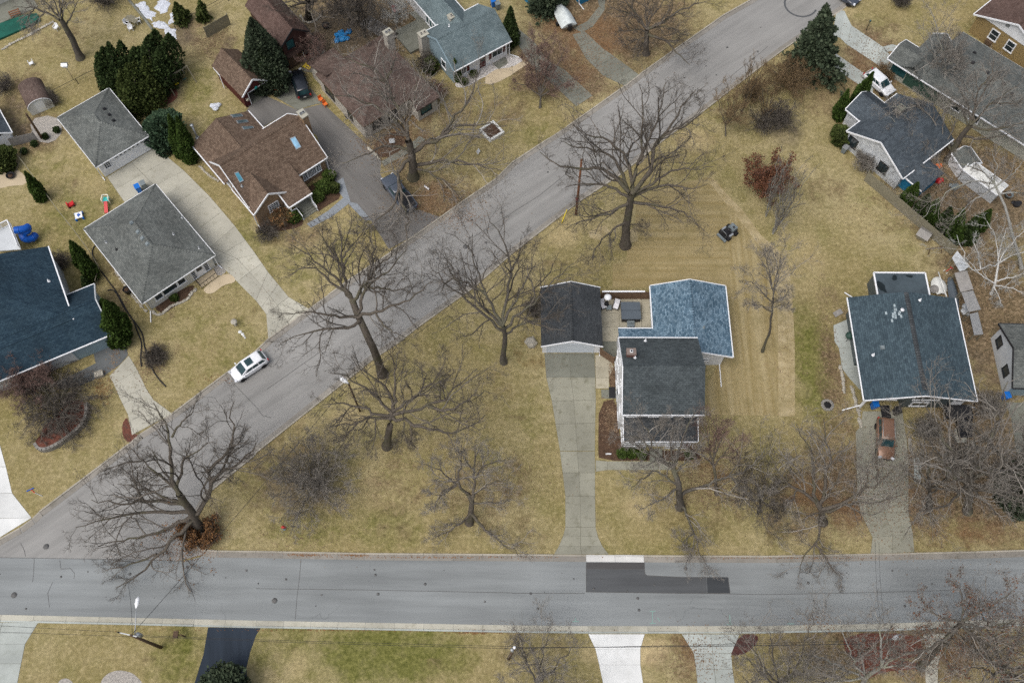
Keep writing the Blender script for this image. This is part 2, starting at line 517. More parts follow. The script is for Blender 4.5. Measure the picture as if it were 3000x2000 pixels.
MAT['membrane'] = simple('wet_roof_membrane', (.06, .08, .092), .25, .3, .5)
MAT['puddle'] = simple('dark_puddle', (.012, .018, .02), .15, .2)
MAT['cover_white'] = simple('white_boat_cover', (.55, .60, .60), .5, .25, 2, .3)
MAT['hottub'] = simple('grey_vinyl_cover', (.085, .105, .125), .55, .12, 1.2, .15)
MAT['fabric_white'] = simple('white_cushion', (.68, .68, .70), .8, .06)
MAT['leafred'] = islands('red_brown_leaves', [(.095, .04, .022), (.14, .06, .033), (.18, .088, .05)])
MAT['leaforange'] = islands('orange_dry_leaves', [(.16, .075, .03), (.235, .125, .052), (.115, .06, .03)])
MAT['litter'] = islands('fallen_leaves', [(.12, .075, .045), (.19, .125, .075), (.27, .20, .13), (.15, .10, .062), (.09, .06, .04)])
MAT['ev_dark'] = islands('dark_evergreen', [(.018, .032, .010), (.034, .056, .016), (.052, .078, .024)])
MAT['ev_juniper'] = islands('juniper_green', [(.030, .046, .010), (.055, .075, .018), (.078, .095, .028)])
MAT['ev_arbor'] = islands('arborvitae_green', [(.024, .046, .007), (.042, .076, .012), (.062, .098, .02)])
MAT['ev_spruce'] = islands('spruce_green', [(.028, .042, .024), (.048, .068, .038), (.075, .096, .058)])
MAT['ev_blue'] = islands('blue_green_yew', [(.022, .046, .024), (.04, .074, .04), (.062, .098, .056)])
MAT['ev_box'] = islands('boxwood_green', [(.035, .06, .010), (.06, .095, .018), (.08, .115, .03)])
MAT['drygrass'] = islands('dry_stems', [(.20, .12, .05), (.27, .17, .07), (.16, .10, .045)])
MAT['bark_oak'] = bark('oak_bark', (.066, .056, .046), (.142, .125, .104), (.09, .09, .05))
MAT['bark_grey'] = bark('grey_bark', (.06, .054, .046), (.135, .122, .105), (.12, .12, .075))
MAT['bark_pale'] = bark('pale_grey_bark', (.19, .19, .175), (.34, .335, .31), (.22, .23, .14))
MAT['bark_birch'] = bark('birch_bark', (.36, .36, .34), (.62, .62, .60))
MAT['twig'] = islands('brown_twigs', [(.062, .053, .045), (.108, .095, .08), (.165, .148, .128)])
MAT['twig_grey'] = islands('grey_twigs', [(.135, .122, .105), (.21, .192, .168), (.30, .28, .25)])
MAT['twig_red'] = islands('reddish_twigs', [(.115, .072, .06), (.185, .12, .10), (.24, .175, .15)])
MAT['twig_pale'] = islands('pale_twigs', [(.25, .25, .23), (.36, .36, .335), (.45, .45, .43)])
MAT['twig_tan'] = islands('tan_twigs', [(.16, .11, .06), (.23, .165, .09), (.13, .09, .055)])
# ------------------------------------------------------------------ ground: one sheet to the horizon, what grows on it kept per point
def grass_material():
    m, n, l, b = newmat('winter_lawn')
    p = pos(n)
    def att(k):
        a = n.new('ShaderNodeAttribute'); a.attribute_name = k
        return a.outputs['Fac']
    n0 = nnoise(n, l, p, .21, 5, .62)
    n1, n2, n3, n4 = nnoise(n, l, p, .07, 4), nnoise(n, l, p, .55, 6, .7), nnoise(n, l, p, 2.4, 6, .75), nnoise(n, l, p, 8.5, 5, .8)
    c = nmix(n, l, nmap(n, l, n1, .38, .62), (.250, .208, .098), (.325, .278, .152))
    c = nmix(n, l, nmath(n, l, 'MULTIPLY', nmap(n, l, n0, .50, .66), .6), c, (.185, .172, .064))
    c = nmix(n, l, nmath(n, l, 'MULTIPLY', nmap(n, l, n0, .42, .32), .45), c, (.215, .165, .09))
    c = nmix(n, l, nmath(n, l, 'MULTIPLY', nmap(n, l, n2, .44, .66), .7), c, (.195, .17, .066))
    c = nmix(n, l, nmath(n, l, 'MULTIPLY', nmap(n, l, n3, .5, .72), .6), c, (.36, .30, .18))
    gr = nmap(n, l, nmath(n, l, 'ADD', att('green'), nmath(n, l, 'MULTIPLY', nmath(n, l, 'SUBTRACT', n2, .5), 1.5)), .25, .95)
    gcol = nmix(n, l, nmap(n, l, n3, .35, .65), (.072, .088, .014), (.16, .16, .045))
    c = nmix(n, l, nmath(n, l, 'MULTIPLY', gr, .85), c, gcol)
    st = nmap(n, l, nmath(n, l, 'ADD', att('straw'), nmath(n, l, 'MULTIPLY', nmath(n, l, 'SUBTRACT', n2, .5), .9)), .3, .9)
    c = nmix(n, l, nmath(n, l, 'MULTIPLY', st, .8), c, (.47, .38, .22))
    lf = nmap(n, l, nmath(n, l, 'ADD', att('leaf'), nmath(n, l, 'MULTIPLY', nmath(n, l, 'SUBTRACT', n2, .5), 1.6)), .3, .8)
    vo = n.new('ShaderNodeTexVoronoi'); vo.inputs['Scale'].default_value = 5.5; l.new(p, vo.inputs['Vector'])
    cr = n.new('ShaderNodeValToRGB')
    for i, (ps, cc) in enumerate(((0, (.075, .055, .037)), (.35, (.13, .093, .058)), (.7, (.18, .128, .08)), (1, (.27, .20, .135)))):
        e = cr.color_ramp.elements[i] if i < 2 else cr.color_ramp.elements.new(ps)
        e.position, e.color = ps, (*cc, 1)
    sx = n.new('ShaderNodeSeparateXYZ'); l.new(vo.outputs['Color'], sx.inputs[0])
    l.new(sx.outputs[0], cr.inputs[0])
    c = nmix(n, l, nmath(n, l, 'MULTIPLY', lf, .85), c, cr.outputs[0])
    rd = nmap(n, l, nmath(n, l, 'ADD', att('rust'), nmath(n, l, 'MULTIPLY', nmath(n, l, 'SUBTRACT', n2, .5), 1.4)), .3, .9)
    c = nmix(n, l, nmath(n, l, 'MULTIPLY', rd, .75), c, nmix(n, l, nmap(n, l, n4, .35, .65), (.12, .064, .03), (.23, .13, .065)))
    dt = nmap(n, l, nmath(n, l, 'ADD', att('dirt'), nmath(n, l, 'MULTIPLY', nmath(n, l, 'SUBTRACT', n2, .5), 1.2)), .3, .9)
    c = nmix(n, l, nmath(n, l, 'MULTIPLY', dt, .8), c, nmix(n, l, nmap(n, l, n3, .35, .65), (.085, .07, .052), (.15, .125, .095)))
    c = nmix(n, l, 1.0, c, nmix(n, l, nmap(n, l, n4, .28, .72), (.76, .755, .73), (1.2, 1.2, 1.21)), 'MULTIPLY')
    c = nmix(n, l, 1.0, c, nmix(n, l, nmap(n, l, n3, .3, .7), (.70, .69, .67), (1.27, 1.27, 1.27)), 'MULTIPLY')
    l.new(c, b.inputs['Base Color'])
    b.inputs['Roughness'].default_value = .95
    b.inputs['Specular IOR Level'].default_value = .08
    nbump(n, l, b, nmath(n, l, 'ADD', n4, n3), .7, .05)
    return m
MAT['grass'] = grass_material()
def mown_material(name, sx_, sy_, c0, c1):
    m, n, l, b = newmat(name)
    p = pos(n)
    mp = n.new('ShaderNodeMapping'); mp.inputs['Scale'].default_value = (sx_, sy_, 1); l.new(p, mp.inputs['Vector'])
    st = nnoise(n, l, mp.outputs[0], 1.0, 4, .55)
    n2, n3, n4 = nnoise(n, l, p, .5, 6, .7), nnoise(n, l, p, 2.6, 6, .75), nnoise(n, l, p, 8, 5, .8)
    w = nmath(n, l, 'ADD', nmath(n, l, 'MULTIPLY', st, .6), nmath(n, l, 'MULTIPLY', n3, .4))
    c = nmix(n, l, nmap(n, l, w, .38, .62), c0, c1)
    c = nmix(n, l, nmap(n, l, n2, .48, .7, 0, .55), c, (.185, .155, .066))
    c = nmix(n, l, 1.0, c, nmix(n, l, nmap(n, l, n4, .28, .72), (.74, .73, .71), (1.22, 1.22, 1.23)), 'MULTIPLY')
    l.new(c, b.inputs['Base Color'])
    b.inputs['Roughness'].default_value = .95
    b.inputs['Specular IOR Level'].default_value = .08
    nbump(n, l, b, nmath(n, l, 'ADD', n4, n3), .6, .04)
    return m
MAT['mown_h'] = mown_material('raked_lawn_across', .05, 1.6, (.24, .188, .085), (.335, .275, .15))
MAT['mown_v'] = mown_material('raked_lawn_along', 1.5, .05, (.24, .188, .085), (.36, .30, .17))
MAT['mown_p'] = mown_material('raked_lawn_edge', .9, .9, (.28, .225, .115), (.43, .36, .22))
BL = {  # px, py, rx, ry, strength in picture units of the photograph
 'green': [(1130, 1915, 260, 110, .95), (860, 1880, 190, 90, .6), (520, 1920, 90, 110, .75), (2385, 1070, 65, 190, .85), (2360, 930, 40, 90, .4),
           (210, 640, 110, 110, .5), (130, 500, 80, 70, .35), (580, 255, 70, 70, .5), (600, 380, 60, 40, .5), (720, 730, 60, 130, .55), (700, 1070, 140, 110, .35),
           (900, 1540, 130, 60, .55), (1130, 1545, 120, 60, .6), (840, 780, 130, 80, .45), (1560, 1250, 40, 90, .35), (1580, 400, 60, 60, .35),
           (600, 1000, 120, 110, .32), (330, 560, 70, 60, .3), (1000, 1330, 60, 50, .4), (2140, 330, 90, 60, .35), (2050, 1560, 190, 60, .3), (1000, 760, 70, 60, .4), (2010, 1330, 30, 30, .3)],
 'straw': [(2330, 760, 130, 150, .5), (2500, 650, 100, 90, .4), (1690, 650, 80, 50, .4), (1900, 1910, 60, 40, .9), (1930, 1895, 40, 25, .9), (80, 1380, 120, 120, .25), (300, 1930, 170, 70, .3),
           (1380, 1150, 110, 150, .3), (1100, 1400, 80, 130, .35), (2800, 45, 70, 40, .4), (1650, 690, 60, 40, .6), (1735, 820, 60, 120, .25), (1900, 1560, 120, 50, .35), (330, 60, 90, 60, .25)],
 'leaf': [(1790, 60, 260, 150, .9), (1600, 200, 120, 90, .9), (1700, 240, 90, 60, .9), (1080, 60, 260, 150, .9), (1480, 330, 90, 70, .5), (2180, 130, 60, 60, .0), (2420, 560, 110, 60, .45), (2200, 350, 90, 50, .4), (1500, 1400, 70, 90, .5), (1160, 1440, 120, 80, .45), (1180, 380, 120, 160, .7), (1270, 590, 150, 90, .8), (1390, 420, 160, 110, .35), (2560, 190, 110, 140, .8),
          (2420, 260, 120, 110, .55), (2850, 560, 260, 180, .95), (2900, 900, 160, 260, .95), (2750, 440, 120, 90, .8), (2600, 1420, 330, 160, .85), (2880, 1350, 190, 250, .9), (2470, 1320, 130, 130, .6),
          (2330, 1500, 150, 110, .6), (2640, 1900, 420, 120, .75), (2020, 1920, 120, 90, .6), (1560, 1880, 180, 100, .35), (170, 80, 160, 80, .4), (60, 300, 90, 130, .6), (110, 390, 90, 60, .8), (560, 110, 90, 60, .6),
          (330, 960, 40, 170, .6), (440, 1060, 60, 70, .5), (350, 770, 40, 110, .6), (300, 200, 40, 60, .3), (1330, 320, 120, 90, .5), (1560, 1020, 80, 150, .25), (1540, 1560, 90, 90, .4), (880, 690, 110, 50, .6), (620, 130, 90, 60, .6),
          (850, 1390, 170, 140, .55), (1400, 1450, 170, 130, .5), (1180, 1330, 110, 90, .35), (2060, 1440, 260, 130, .45), (2440, 1110, 50, 190, .65), (2440, 900, 60, 120, .45), (2000, 430, 160, 120, .3), (1850, 690, 60, 40, .4), (420, 1260, 110, 160, .35)],
 'rust': [(1740, 110, 110, 80, .8), (1640, 60, 60, 50, .7), (1690, 210, 60, 50, .7), (1210, 380, 70, 70, .5), (1280, 590, 90, 60, .5), (2560, 200, 80, 110, .55), (2370, 1450, 70, 60, .8), (2480, 1500, 70, 50, .7), (2700, 1470, 90, 70, .5), (2780, 1890, 90, 60, .7), (2040, 1910, 90, 70, .55),
          (2500, 1860, 80, 60, .3), (2290, 220, 120, 80, .35), (2360, 1230, 70, 50, .3), (1560, 1040, 60, 60, .4), (2100, 1380, 60, 40, .6), (2850, 1560, 140, 50, .6), (580, 1560, 70, 50, .7), (290, 1130, 50, 60, .4), (1230, 40, 90, 40, .4)],
 'dirt': [(1000, 90, 170, 90, .75), (930, 150, 100, 60, .8), (60, 330, 60, 90, .6), (2850, 620, 220, 120, .5), (2900, 1100, 120, 140, .5), (2300, 380, 60, 60, .7), (520, 110, 60, 50, .7), (2560, 480, 80, 40, .4), (2850, 1400, 150, 120, .5), (870, 1420, 150, 110, .6), (510, 265, 40, 60, .7), (2690, 1350, 90, 110, .4)],
}
def build_ground():
    st = .8
    xs = np.concatenate([[-3000, -900, -300, -120], np.arange(-84, 84.1, st), [120, 300, 900, 3000]])
    ys = np.concatenate([[-3000, -900, -200, -40], np.arange(0, 112.1, st), [150, 300, 900, 3000]])
    X, Y = np.meshgrid(xs, ys)
    nx, ny = len(xs), len(ys)
    co = np.stack([X, Y, np.zeros_like(X)], -1).reshape(-1, 3)
    me = bpy.data.meshes.new('ground')
    idx = np.arange(nx * ny).reshape(ny, nx)
    quads = np.stack([idx[:-1, :-1], idx[:-1, 1:], idx[1:, 1:], idx[1:, :-1]], -1).reshape(-1, 4)
    me.vertices.add(len(co)); me.vertices.foreach_set('co', co.ravel())
    me.loops.add(quads.size); me.loops.foreach_set('vertex_index', quads.ravel())
    me.polygons.add(len(quads)); me.polygons.foreach_set('loop_start', np.arange(0, quads.size, 4)); me.polygons.foreach_set('loop_total', np.full(len(quads), 4))
    me.update()
    rp = random.Random(5)
    for k, cnt, s0, s1, r0, r1 in (('straw', 60, .3, .62, 20, 70), ('green', 46, .25, .5, 20, 70), ('dirt', 60, .25, .55, 10, 38), ('leaf', 40, .3, .6, 15, 60)):
        BL[k] += [(rp.uniform(0, 3000), rp.uniform(0, 2000), rp.uniform(r0, r1), rp.uniform(r0, r1) * .8, rp.uniform(s0, s1)) for _ in range(cnt)]
    for k, bl in BL.items():
        v = np.zeros(len(co))
        for px, py, rx, ry, s in bl:
            c = P((px, py))
            ax = abs(P((px + rx, py)).x - c.x) + .1
            ay = abs(P((px, py - ry)).y - c.y) + .1
            d = np.sqrt(((co[:, 0] - c.x) / ax) ** 2 + ((co[:, 1] - c.y) / ay) ** 2)
            v = np.maximum(v, s * np.clip(1.6 - d * 1.15, 0, 1))
        a = me.attributes.new(k, 'FLOAT', 'POINT')
        a.data.foreach_set('value', v.astype(np.float32))
    me.materials.append(MAT['grass'])
    tag(link('ground', me), kind='structure')
build_ground()
# ------------------------------------------------------------------ roads
NWK = T(2, 0, '2650,-330 2190,0 1940,140 1170,683 1040,785 500,1165 0,1490') + T(1, 1, '2200,75 1900,278 1450,600 840,1010 480,1270 110,1545') + T(0, 2, '2340,92 1580,660 1280,850 1180,940 360,1560') + T(0, 3, '290,60 180,140 0,240 -700,640')
SEK = T(3, 0, '1150,-250 800,0 690,90 170,445 0,570') + T(2, 0, '1700,1075 1450,1250') + T(2, 1, '1000,40 600,305 0,770') + T(1, 1, '2000,1080 1480,1450') + T(1, 2, '1320,10 1060,185 0,1030') + T(0, 2, '2352,1045 1950,1370') + T(0, 3, '1800,80 1762,180 1770,270 1850,338 2000,352')
NK = T(0, 3, '2000,352') + T(1, 3, '0,355 1000,375 2352,385') + T(2, 3, '380,388 680,390 1210,395 2352,400') + T(3, 3, '1000,380 1900,360 2352,345 2900,330')
SKK = T(0, 3, '-900,990 0,1008 1200,1035') + T(1, 3, '0,1062 1000,1080 2352,1105') + T(2, 3, '700,1112 2352,1112') + T(3, 3, '0,1110 1000,1092 2352,1045 2900,1020')
def xy(px): return [(P(p).x, P(p).y) for p in px]
for nm, px, z, mt in (('raked_lawn', T(2, 1, '925,1075 925,850 1050,845 1060,700 1120,690 1140,300 1300,180 1800,60 1880,90 1990,240 2000,1560 1280,1075'), .006, 'mown_h'),
                      ('raked_lawn', T(2, 1, '1995,235 2120,370 2290,600') + T(3, 1, '120,760 190,900 215,1120') + T(3, 2, '240,0 242,685 -560,670') + T(2, 2, '1780,430') + T(2, 1, '1990,1570'), .007, 'mown_v'),
                      ('raked_edge', T(2, 1, '1840,75 1990,235 2120,365 2290,595') + T(3, 1, '125,755 195,900 220,1120') + T(3, 2, '245,0 247,685 95,690 95,0') + T(3, 1, '80,1120 60,950 0,790') + T(2, 1, '2240,650 2080,440 1970,310 1830,130'), .008, 'mown_p'),
                      ('raked_edge', T(2, 1, '1030,560 1140,520 1160,640 1020,690'), .008, 'mown_p'), ('raked_edge', T(2, 1, '700,560 860,500 900,560 820,640 720,620'), .008, 'mown_p')):
    tag(sheet(nm, xy(px), z, MAT[mt]), kind='structure')
nw, se, nk, sk = xy(NWK), xy(SEK), xy(NK), xy(SKK)
tag(sheet('diagonal_road', nw + [(-75, nw[-1][1] - 14), (-44, se[-1][1] - 4)] + se[::-1], .012, MAT['asph_diag']), kind='structure')
west = P(q(0, 3, -900, 415))
tag(sheet('street', [(-140, west.y)] + xy(T(0, 3, '0,415 600,425 1700,448 1880,398 2000,352')) + nk[1:] + [(140, nk[-1][1] - 1)] + [(140, sk[-1][1] - 1)] + sk[::-1] + [(-140, sk[0][1])], .017, MAT['asph_main']), kind='structure')
for nm, s, mt, z in (('road_patch', T(2, 3, '682,520 1218,525 1228,575 1250,585 1560,595 1785,598 1793,740 1490,742 1200,738 682,730'), 'patch', .021),
                     ('road_patch', T(2, 3, '682,460 1216,460 1218,523 682,518'), 'patch3', .021), ('road_patch', T(2, 3, '1787,598 1985,597 2003,742 1795,740'), 'patch2', .021)):
    tag(sheet(nm, xy(s), z, MAT[mt]), kind='structure')
def strip(name, px, w, z, mat, kind='structure'):
    pts = [Vector((*p, 0)) for p in xy(px)]
    b = MB()
    for a, c in zip(pts, pts[1:]):
        t = (c - a).normalized(); u = Vector((-t.y, t.x, 0)) * w / 2
        b.add([(v.x, v.y, z) for v in (a - u, c - u, c + u, a + u)], [(0, 1, 2, 3)])
    return tag(b.build(name, MAT[mat]), kind=kind)
for s in (T(0, 3, '0,415 600,425 1100,432 1700,448'), T(1, 3, '415,420 400,600 375,800 360,990'), T(0, 3, '315,420 310,560 300,640'), T(0, 3, '190,285 225,350 235,405'), T(0, 3, '550,440 560,520 650,515 685,560 680,610'), T(0, 3, '485,640 440,740 455,870'),
          T(0, 2, '2140,380 2352,600') + T(1, 2, '60,680 140,700'), T(1, 3, '0,700 1000,712 2352,738'), T(2, 3, '1500,740 2352,755') + T(3, 3, '1000,735 1700,715')):
    strip('road_crack', s, .045, .0225, 'tar')
for s in (T(2, 1, '-350,610 250,230 510,20'), T(2, 0, '1600,1000 1900,790 2352,430'), T(1, 2, '100,440 640,60'), T(1, 1, '1100,1290 1900,800'), T(2, 3, '0,742 670,745')):
    strip('road_crack', s, .05, .0225, 'tar')
for s in (T(2, 3, '555,1002 615,1002'), T(2, 3, '583,970 583,1000'), T(2, 3, '1265,908 1318,908'), T(2, 3, '1290,910 1290,1015'), T(2, 3, '1265,1018 1322,1018'), T(2, 3, '1335,965 1360,1000'), T(2, 3, '1970,1028 2022,1028'), T(2, 3, '2000,940 2003,1026'), T(3, 3, '180,1022 240,1022')):
    strip('utility_marking', s, .07, .0235, 'green_paint')
for p, r in ((q(2, 3, 1595, 518), .18), (q(0, 3, 425, 315), .3), (q(0, 3, 130, 760), .3), (q(1, 3, 172, 810), .28), (q(1, 1, 1925, 700), .3), (q(2, 3, 1155, 790), .14)):
    c = P(p)
    b = MB().lathe([(r, 0), (r, .004)], 14, (c.x, c.y, .0215))
    o = tag(b.build('manhole_cover', MAT['cover_grey']), kind='structure')
b = MB()
for _ in range(70):
    px = (random.uniform(0, 3000), random.uniform(1660, 1800)) if random.random() < .6 else None
    if px is None:
        t = random.random(); px = (700 + 1500 * t + random.uniform(-60, 60), 1100 - 1000 * t + random.uniform(-60, 60))
    c = P(px); b.lathe([(random.uniform(.05, .16), 0), (.03, .001)], 7, (c.x, c.y, .0215))
tag(b.build('oil_drips', MAT['cover_grey']), kind='stuff')
for s in (T(2, 3, '682,460 682,730 1200,738 1560,743 2003,742'), T(2, 3, '1216,460 1219,565 1240,580 1560,596 1985,597 2003,742'), T(2, 3, '682,520 1216,524')):
    strip('patch_seam', s, .06, .0228, 'tar')
# tyre scrub ring far up the diagonal road
c0 = P(q(3, 0, 300, 45))
b = MB()
for k in range(26):
    a = R(100 + k * 9); a2 = R(100 + (k + 1) * 9)
    b.add([(c0.x + r * math.cos(t), c0.y + r * math.sin(t), .0225) for r, t in ((2.0, a), (2.0, a2), (2.25, a2), (2.25, a))], [(0, 3, 2, 1)])
tag(b.build('tyre_mark', MAT['patch']), kind='structure')

# ------------------------------------------------------------------ kerbs: each cast length is a piece
def kerb(name, pts, side, step=3.0, low=(), mats=('kerbc', 'gutterc')):
    """pts = back line of the kerb, side = +1 when the road lies left of the walk"""
    root = tag(empty(name), kind='structure')
    P2 = [Vector((*p, 0)) for p in pts]
    seg = []
    for a, c in zip(P2, P2[1:]):
        n_ = max(1, round((c - a).length / step))
        for k in range(n_):
            seg.append((a.lerp(c, k / n_), a.lerp(c, (k + 1) / n_)))
    for a, c in seg:
        L = (c - a).length
        m = (a + c) / 2
        px, py = proj((m.x, m.y, 0))
        if not (-250 < px < 3250 and -200 < py < 2200): continue
        ang = math.atan2(c.y - a.y, c.x - a.x)
        dropped = any(abs(px - lx) < lr and abs(py - ly) < lr2 for lx, ly, lr, lr2 in low)
        white = any(len(w) and abs(px - w[0]) < w[1] and abs(py - w[2]) < w[3] for w in WHITEK)
        h = .045 if dropped else .13
        s = side
        key = (round(L, 2), s, h)
        if key not in KM:
            y0, y1 = (0, .16) if s > 0 else (-.16, 0)
            KM[key] = MB().box(-L / 2 + .012, L / 2 - .012, y0, y1, 0, h).mesh('kerb_stone', MAT[mats[0]])
            y0, y1 = (.162, .70) if s > 0 else (-.70, -.162)
            KM[key + ('g',)] = MB().box(-L / 2 + .012, L / 2 - .012, y0, y1, 0, .036).mesh('gutter_stone', MAT[mats[1]])
        for nm, k2 in (('kerb_stone', key), ('gutter_stone', key + ('g',))):
            o = link(nm, KM[k2], root, (m.x, m.y, 0), ang)
            if white:
                o.data = o.data.copy(); o.data.materials[0] = MAT['kerb_new']
KM = {}
WHITEK = [(1802, 86, 1627, 25)]
kerb('kerb', nw, 1, 3.0, [(1850, 225, 45, 40), (1075, 720, 50, 50), (880, 910, 70, 60), (450, 1240, 60, 60), (30, 1570, 75, 70), (1640, 430, 50, 50)])
kerb('kerb', se, -1, 2.6, [(2480, 25, 50, 50)])
kerb('kerb', nk, -1, 3.0, [(1700, 1624, 100, 25), (2600, 1620, 60, 25)])
kerb('kerb', sk, 1, 3.0, [(1805, 1855, 85, 20), (2080, 1855, 85, 20), (680, 1838, 75, 20), (40, 1824, 75, 20), (2740, 1850, 45, 20)], ('conc_cool', 'conc_light'))

# ------------------------------------------------------------------ drives and paths: each cast slab is a piece
def drive(name, secs, rows, cols, mat, t=.03, gap=.022, jit=0.0, mats=None):
    """secs = [(left px, right px) ...] along the drive; rows per stretch; cols across"""
    root = tag(empty(name), kind='structure')
    rows = rows if hasattr(rows, '__len__') else [rows] * (len(secs) - 1)
    W = [(P(a), P(b_)) for a, b_ in secs]
    for i in range(len(secs) - 1):
        bd = MB().add([(v.x, v.y, .009) for v in (W[i][0], W[i][1], W[i + 1][1], W[i + 1][0])], [(0, 1, 2, 3)])
        if (W[i][1] - W[i][0]).cross(W[i + 1][1] - W[i][1]).z < 0: bd.f = [f[::-1] for f in bd.f]
        bd.build('joint_bed', MAT['joint'], root)
        for r_ in range(rows[i]):
            t0, t1 = r_ / rows[i], (r_ + 1) / rows[i]
            A0, B0 = W[i][0].lerp(W[i + 1][0], t0), W[i][1].lerp(W[i + 1][1], t0)
            A1, B1 = W[i][0].lerp(W[i + 1][0], t1), W[i][1].lerp(W[i + 1][1], t1)
            for k in range(cols):
                qd = [A0.lerp(B0, k / cols), A0.lerp(B0, (k + 1) / cols), A1.lerp(B1, (k + 1) / cols), A1.lerp(B1, k / cols)]
                c = sum(qd, Vector()) / 4
                o = []
                for v in qd:
                    d = v - c
                    o.append((v.x - c.x - gap * d.x / max(d.length, .1) * 1.0, v.y - c.y - gap * d.y / max(d.length, .1)))
                b = MB().prism(o, 0, t + random.uniform(-jit, jit))
                b.build('slab', MAT[mats[i] if mats else mat], root, (c.x, c.y, 0))
    return root
def LR(c, r, s):
    out = []
    for pr in s.split(';'):
        a, b_ = T(c, r, pr.strip())
        out.append((a, b_))
    return out
drive('driveway', LR(2, 2, '298,112 758,110;315,330 765,332;365,545 770,540;400,760 765,748;440,1005 762,1005'), 1, 2, 'conc', mats=['conc_dark', 'conc', 'conc', 'conc'])
drive('driveway', LR(2, 2, '440,1009 762,1009;465,1205 763,1205;490,1420 763,1422') + LR(2, 3, '490,138 768,138;470,215 790,225;430,310 830,310;385,386 890,386'), [1, 1, 1, 1, 1, 1], 2, 'conc')
drive('side_pad', LR(2, 2, '765,125 880,125;765,238 935,238;768,335 892,335;770,432 890,432'), 1, 1, 'patio')
drive('side_pad', LR(2, 2, '818,440 965,440;822,525 965,525'), 1, 2, 'conc_dark')
drive('garden_path', LR(2, 2, '768,1195 768,1090;878,1180 878,1100;1118,1180 1118,1100;1345,1180 1345,1100;1480,1180 1480,1105'), 1, 1, 'conc')
drive('porch_step', LR(2, 2, '1262,1100 1380,1100;1262,1050 1380,1050;1262,990 1380,990'), 1, 1, 'conc_dark', t=.16)
drive('patio', LR(2, 1, '815,1180 815,1568;985,1180 985,1568;1190,1180 1190,1568;1320,1180 1320,1568'), 1, 3, 'patio')
drive('patio_walk', LR(2, 2, '835,0 968,0;840,120 968,120;950,200 968,200'), 1, 1, 'conc_dark')
drive('driveway', [(q(0, 1, 985, 60), q(0, 0, 1430, 1355)), (q(0, 1, 1140, 285), q(0, 1, 1690, 0)), (q(0, 1, 1350, 620), q(0, 1, 1930, 240)), (q(0, 1, 1700, 900), q(0, 1, 2160, 510)), (q(0, 1, 2010, 850), q(0, 1, 2352, 770)), (q(1, 1, 0, 1195), q(1, 1, 110, 930)), (q(1, 1, 95, 1320), q(1, 1, 300, 1160)), (q(1, 1, 112, 1545), q(1, 1, 490, 1272))], [2, 3, 2, 2, 2, 2, 1], 2, 'conc_light')
tag(sheet('entry_path', xy(smooth_poly(T(0, 1, '1890,1130 1860,1080 2090,920 2190,1020 2050,1050 1960,1130'), 2)), .034, MAT['pad_tan']), kind='structure')
tag(sheet('porch_pad', xy(T(0, 1, '1805,1015 1960,905 2005,975 1850,1080')), .1, MAT['pad_tan']), kind='structure')
drive('driveway', LR(0, 2, '1005,320 1185,130;1045,390 1265,265;1100,520 1340,425;1175,670 1410,535;1212,860 1582,662'), [1, 1, 1, 1], 1, 'conc_light')
tag(sheet('paver_apron', xy(T(0, 2, '860,110 1060,10 1150,15 1178,125 1100,215 960,312 740,405 560,440 500,380 700,290 880,200')), .02, MAT['paver_dark']), kind='structure')
tag(sheet('driveway_asphalt', xy(T(1, 0, '-60,980 90,880 380,1012 620,955 1010,1320 1150,1480') + T(1, 1, '1140,30 1230,200 1330,370 1500,360 1690,425 1450,600 1220,720 1055,455 865,290 700,100 640,-60') + T(1, 0, '560,1250 280,1050 0,1200 -110,1050')), .008, MAT['asph_drive']), kind='structure')
drive('side_slab', LR(1, 0, '175,890 380,1012;320,690 545,960;360,640 620,950'), [1, 1], 2, 'conc_dark')
drive('side_slab', LR(1, 0, '400,650 560,680;500,560 640,590;520,440 640,480;490,300 560,330'), [1, 1, 1], 1, 'conc_dark')
drive('garden_path', LR(1, 0, '1150,1485 1180,1525;1385,1350 1420,1400;1500,1250 1560,1280'), [1, 1], 1, 'conc_dark')
drive('driveway', LR(2, 0, '-60,300 60,270;60,420 200,380;160,580 330,560;380,780 480,640;590,980 740,880'), [1, 2, 2, 2], 1, 'conc_dark')
drive('driveway', LR(2, 0, '555,320 665,290;680,540 840,450;840,700 1050,600;1030,790 1168,690'), [2, 2, 2], 1, 'conc_dark')
drive('garden_path', LR(2, 0, '560,260 640,300;690,200 740,250;800,60 850,100;780,-40 860,-40'), 1, 1, 'conc_dark')
drive('driveway', LR(3, 0, '630,95 590,330;700,100 660,350;770,240 720,410;920,340 860,500;1060,435 1010,600;1130,520 1080,660'), [1, 1, 1, 1, 1], 1, 'conc_cool')
drive('driveway', LR(3, 0, '620,490 590,620;760,590 700,690;890,680 850,790;980,760 950,900'), [1, 1, 1], 1, 'conc_cool')
drive('garden_path', LR(3, 0, '1060,430 1080,480;1140,410 1160,470;1230,430 1230,480'), 1, 1, 'conc_cool')
drive('driveway', LR(2, 3, '700,1118 1220,1118;765,1255 1180,1255;800,1400 1180,1400;835,1568 1205,1568;900,1800 1250,1800'), 1, 1, 'conc_white')
drive('driveway', LR(2, 3, '1560,1118 2092,1118;1670,1296 2015,1296;1690,1440 2025,1440;1702,1568 2045,1568;1730,1800 2080,1800'), 1, 2, 'conc_cool')
drive('driveway', LR(0, 3, '-300,1012 350,1014;-300,1100 290,1115;-300,1208 232,1208;-300,1390 195,1390;-300,1568 160,1568;-300,1750 120,1750'), 1, 2, 'conc_cool')
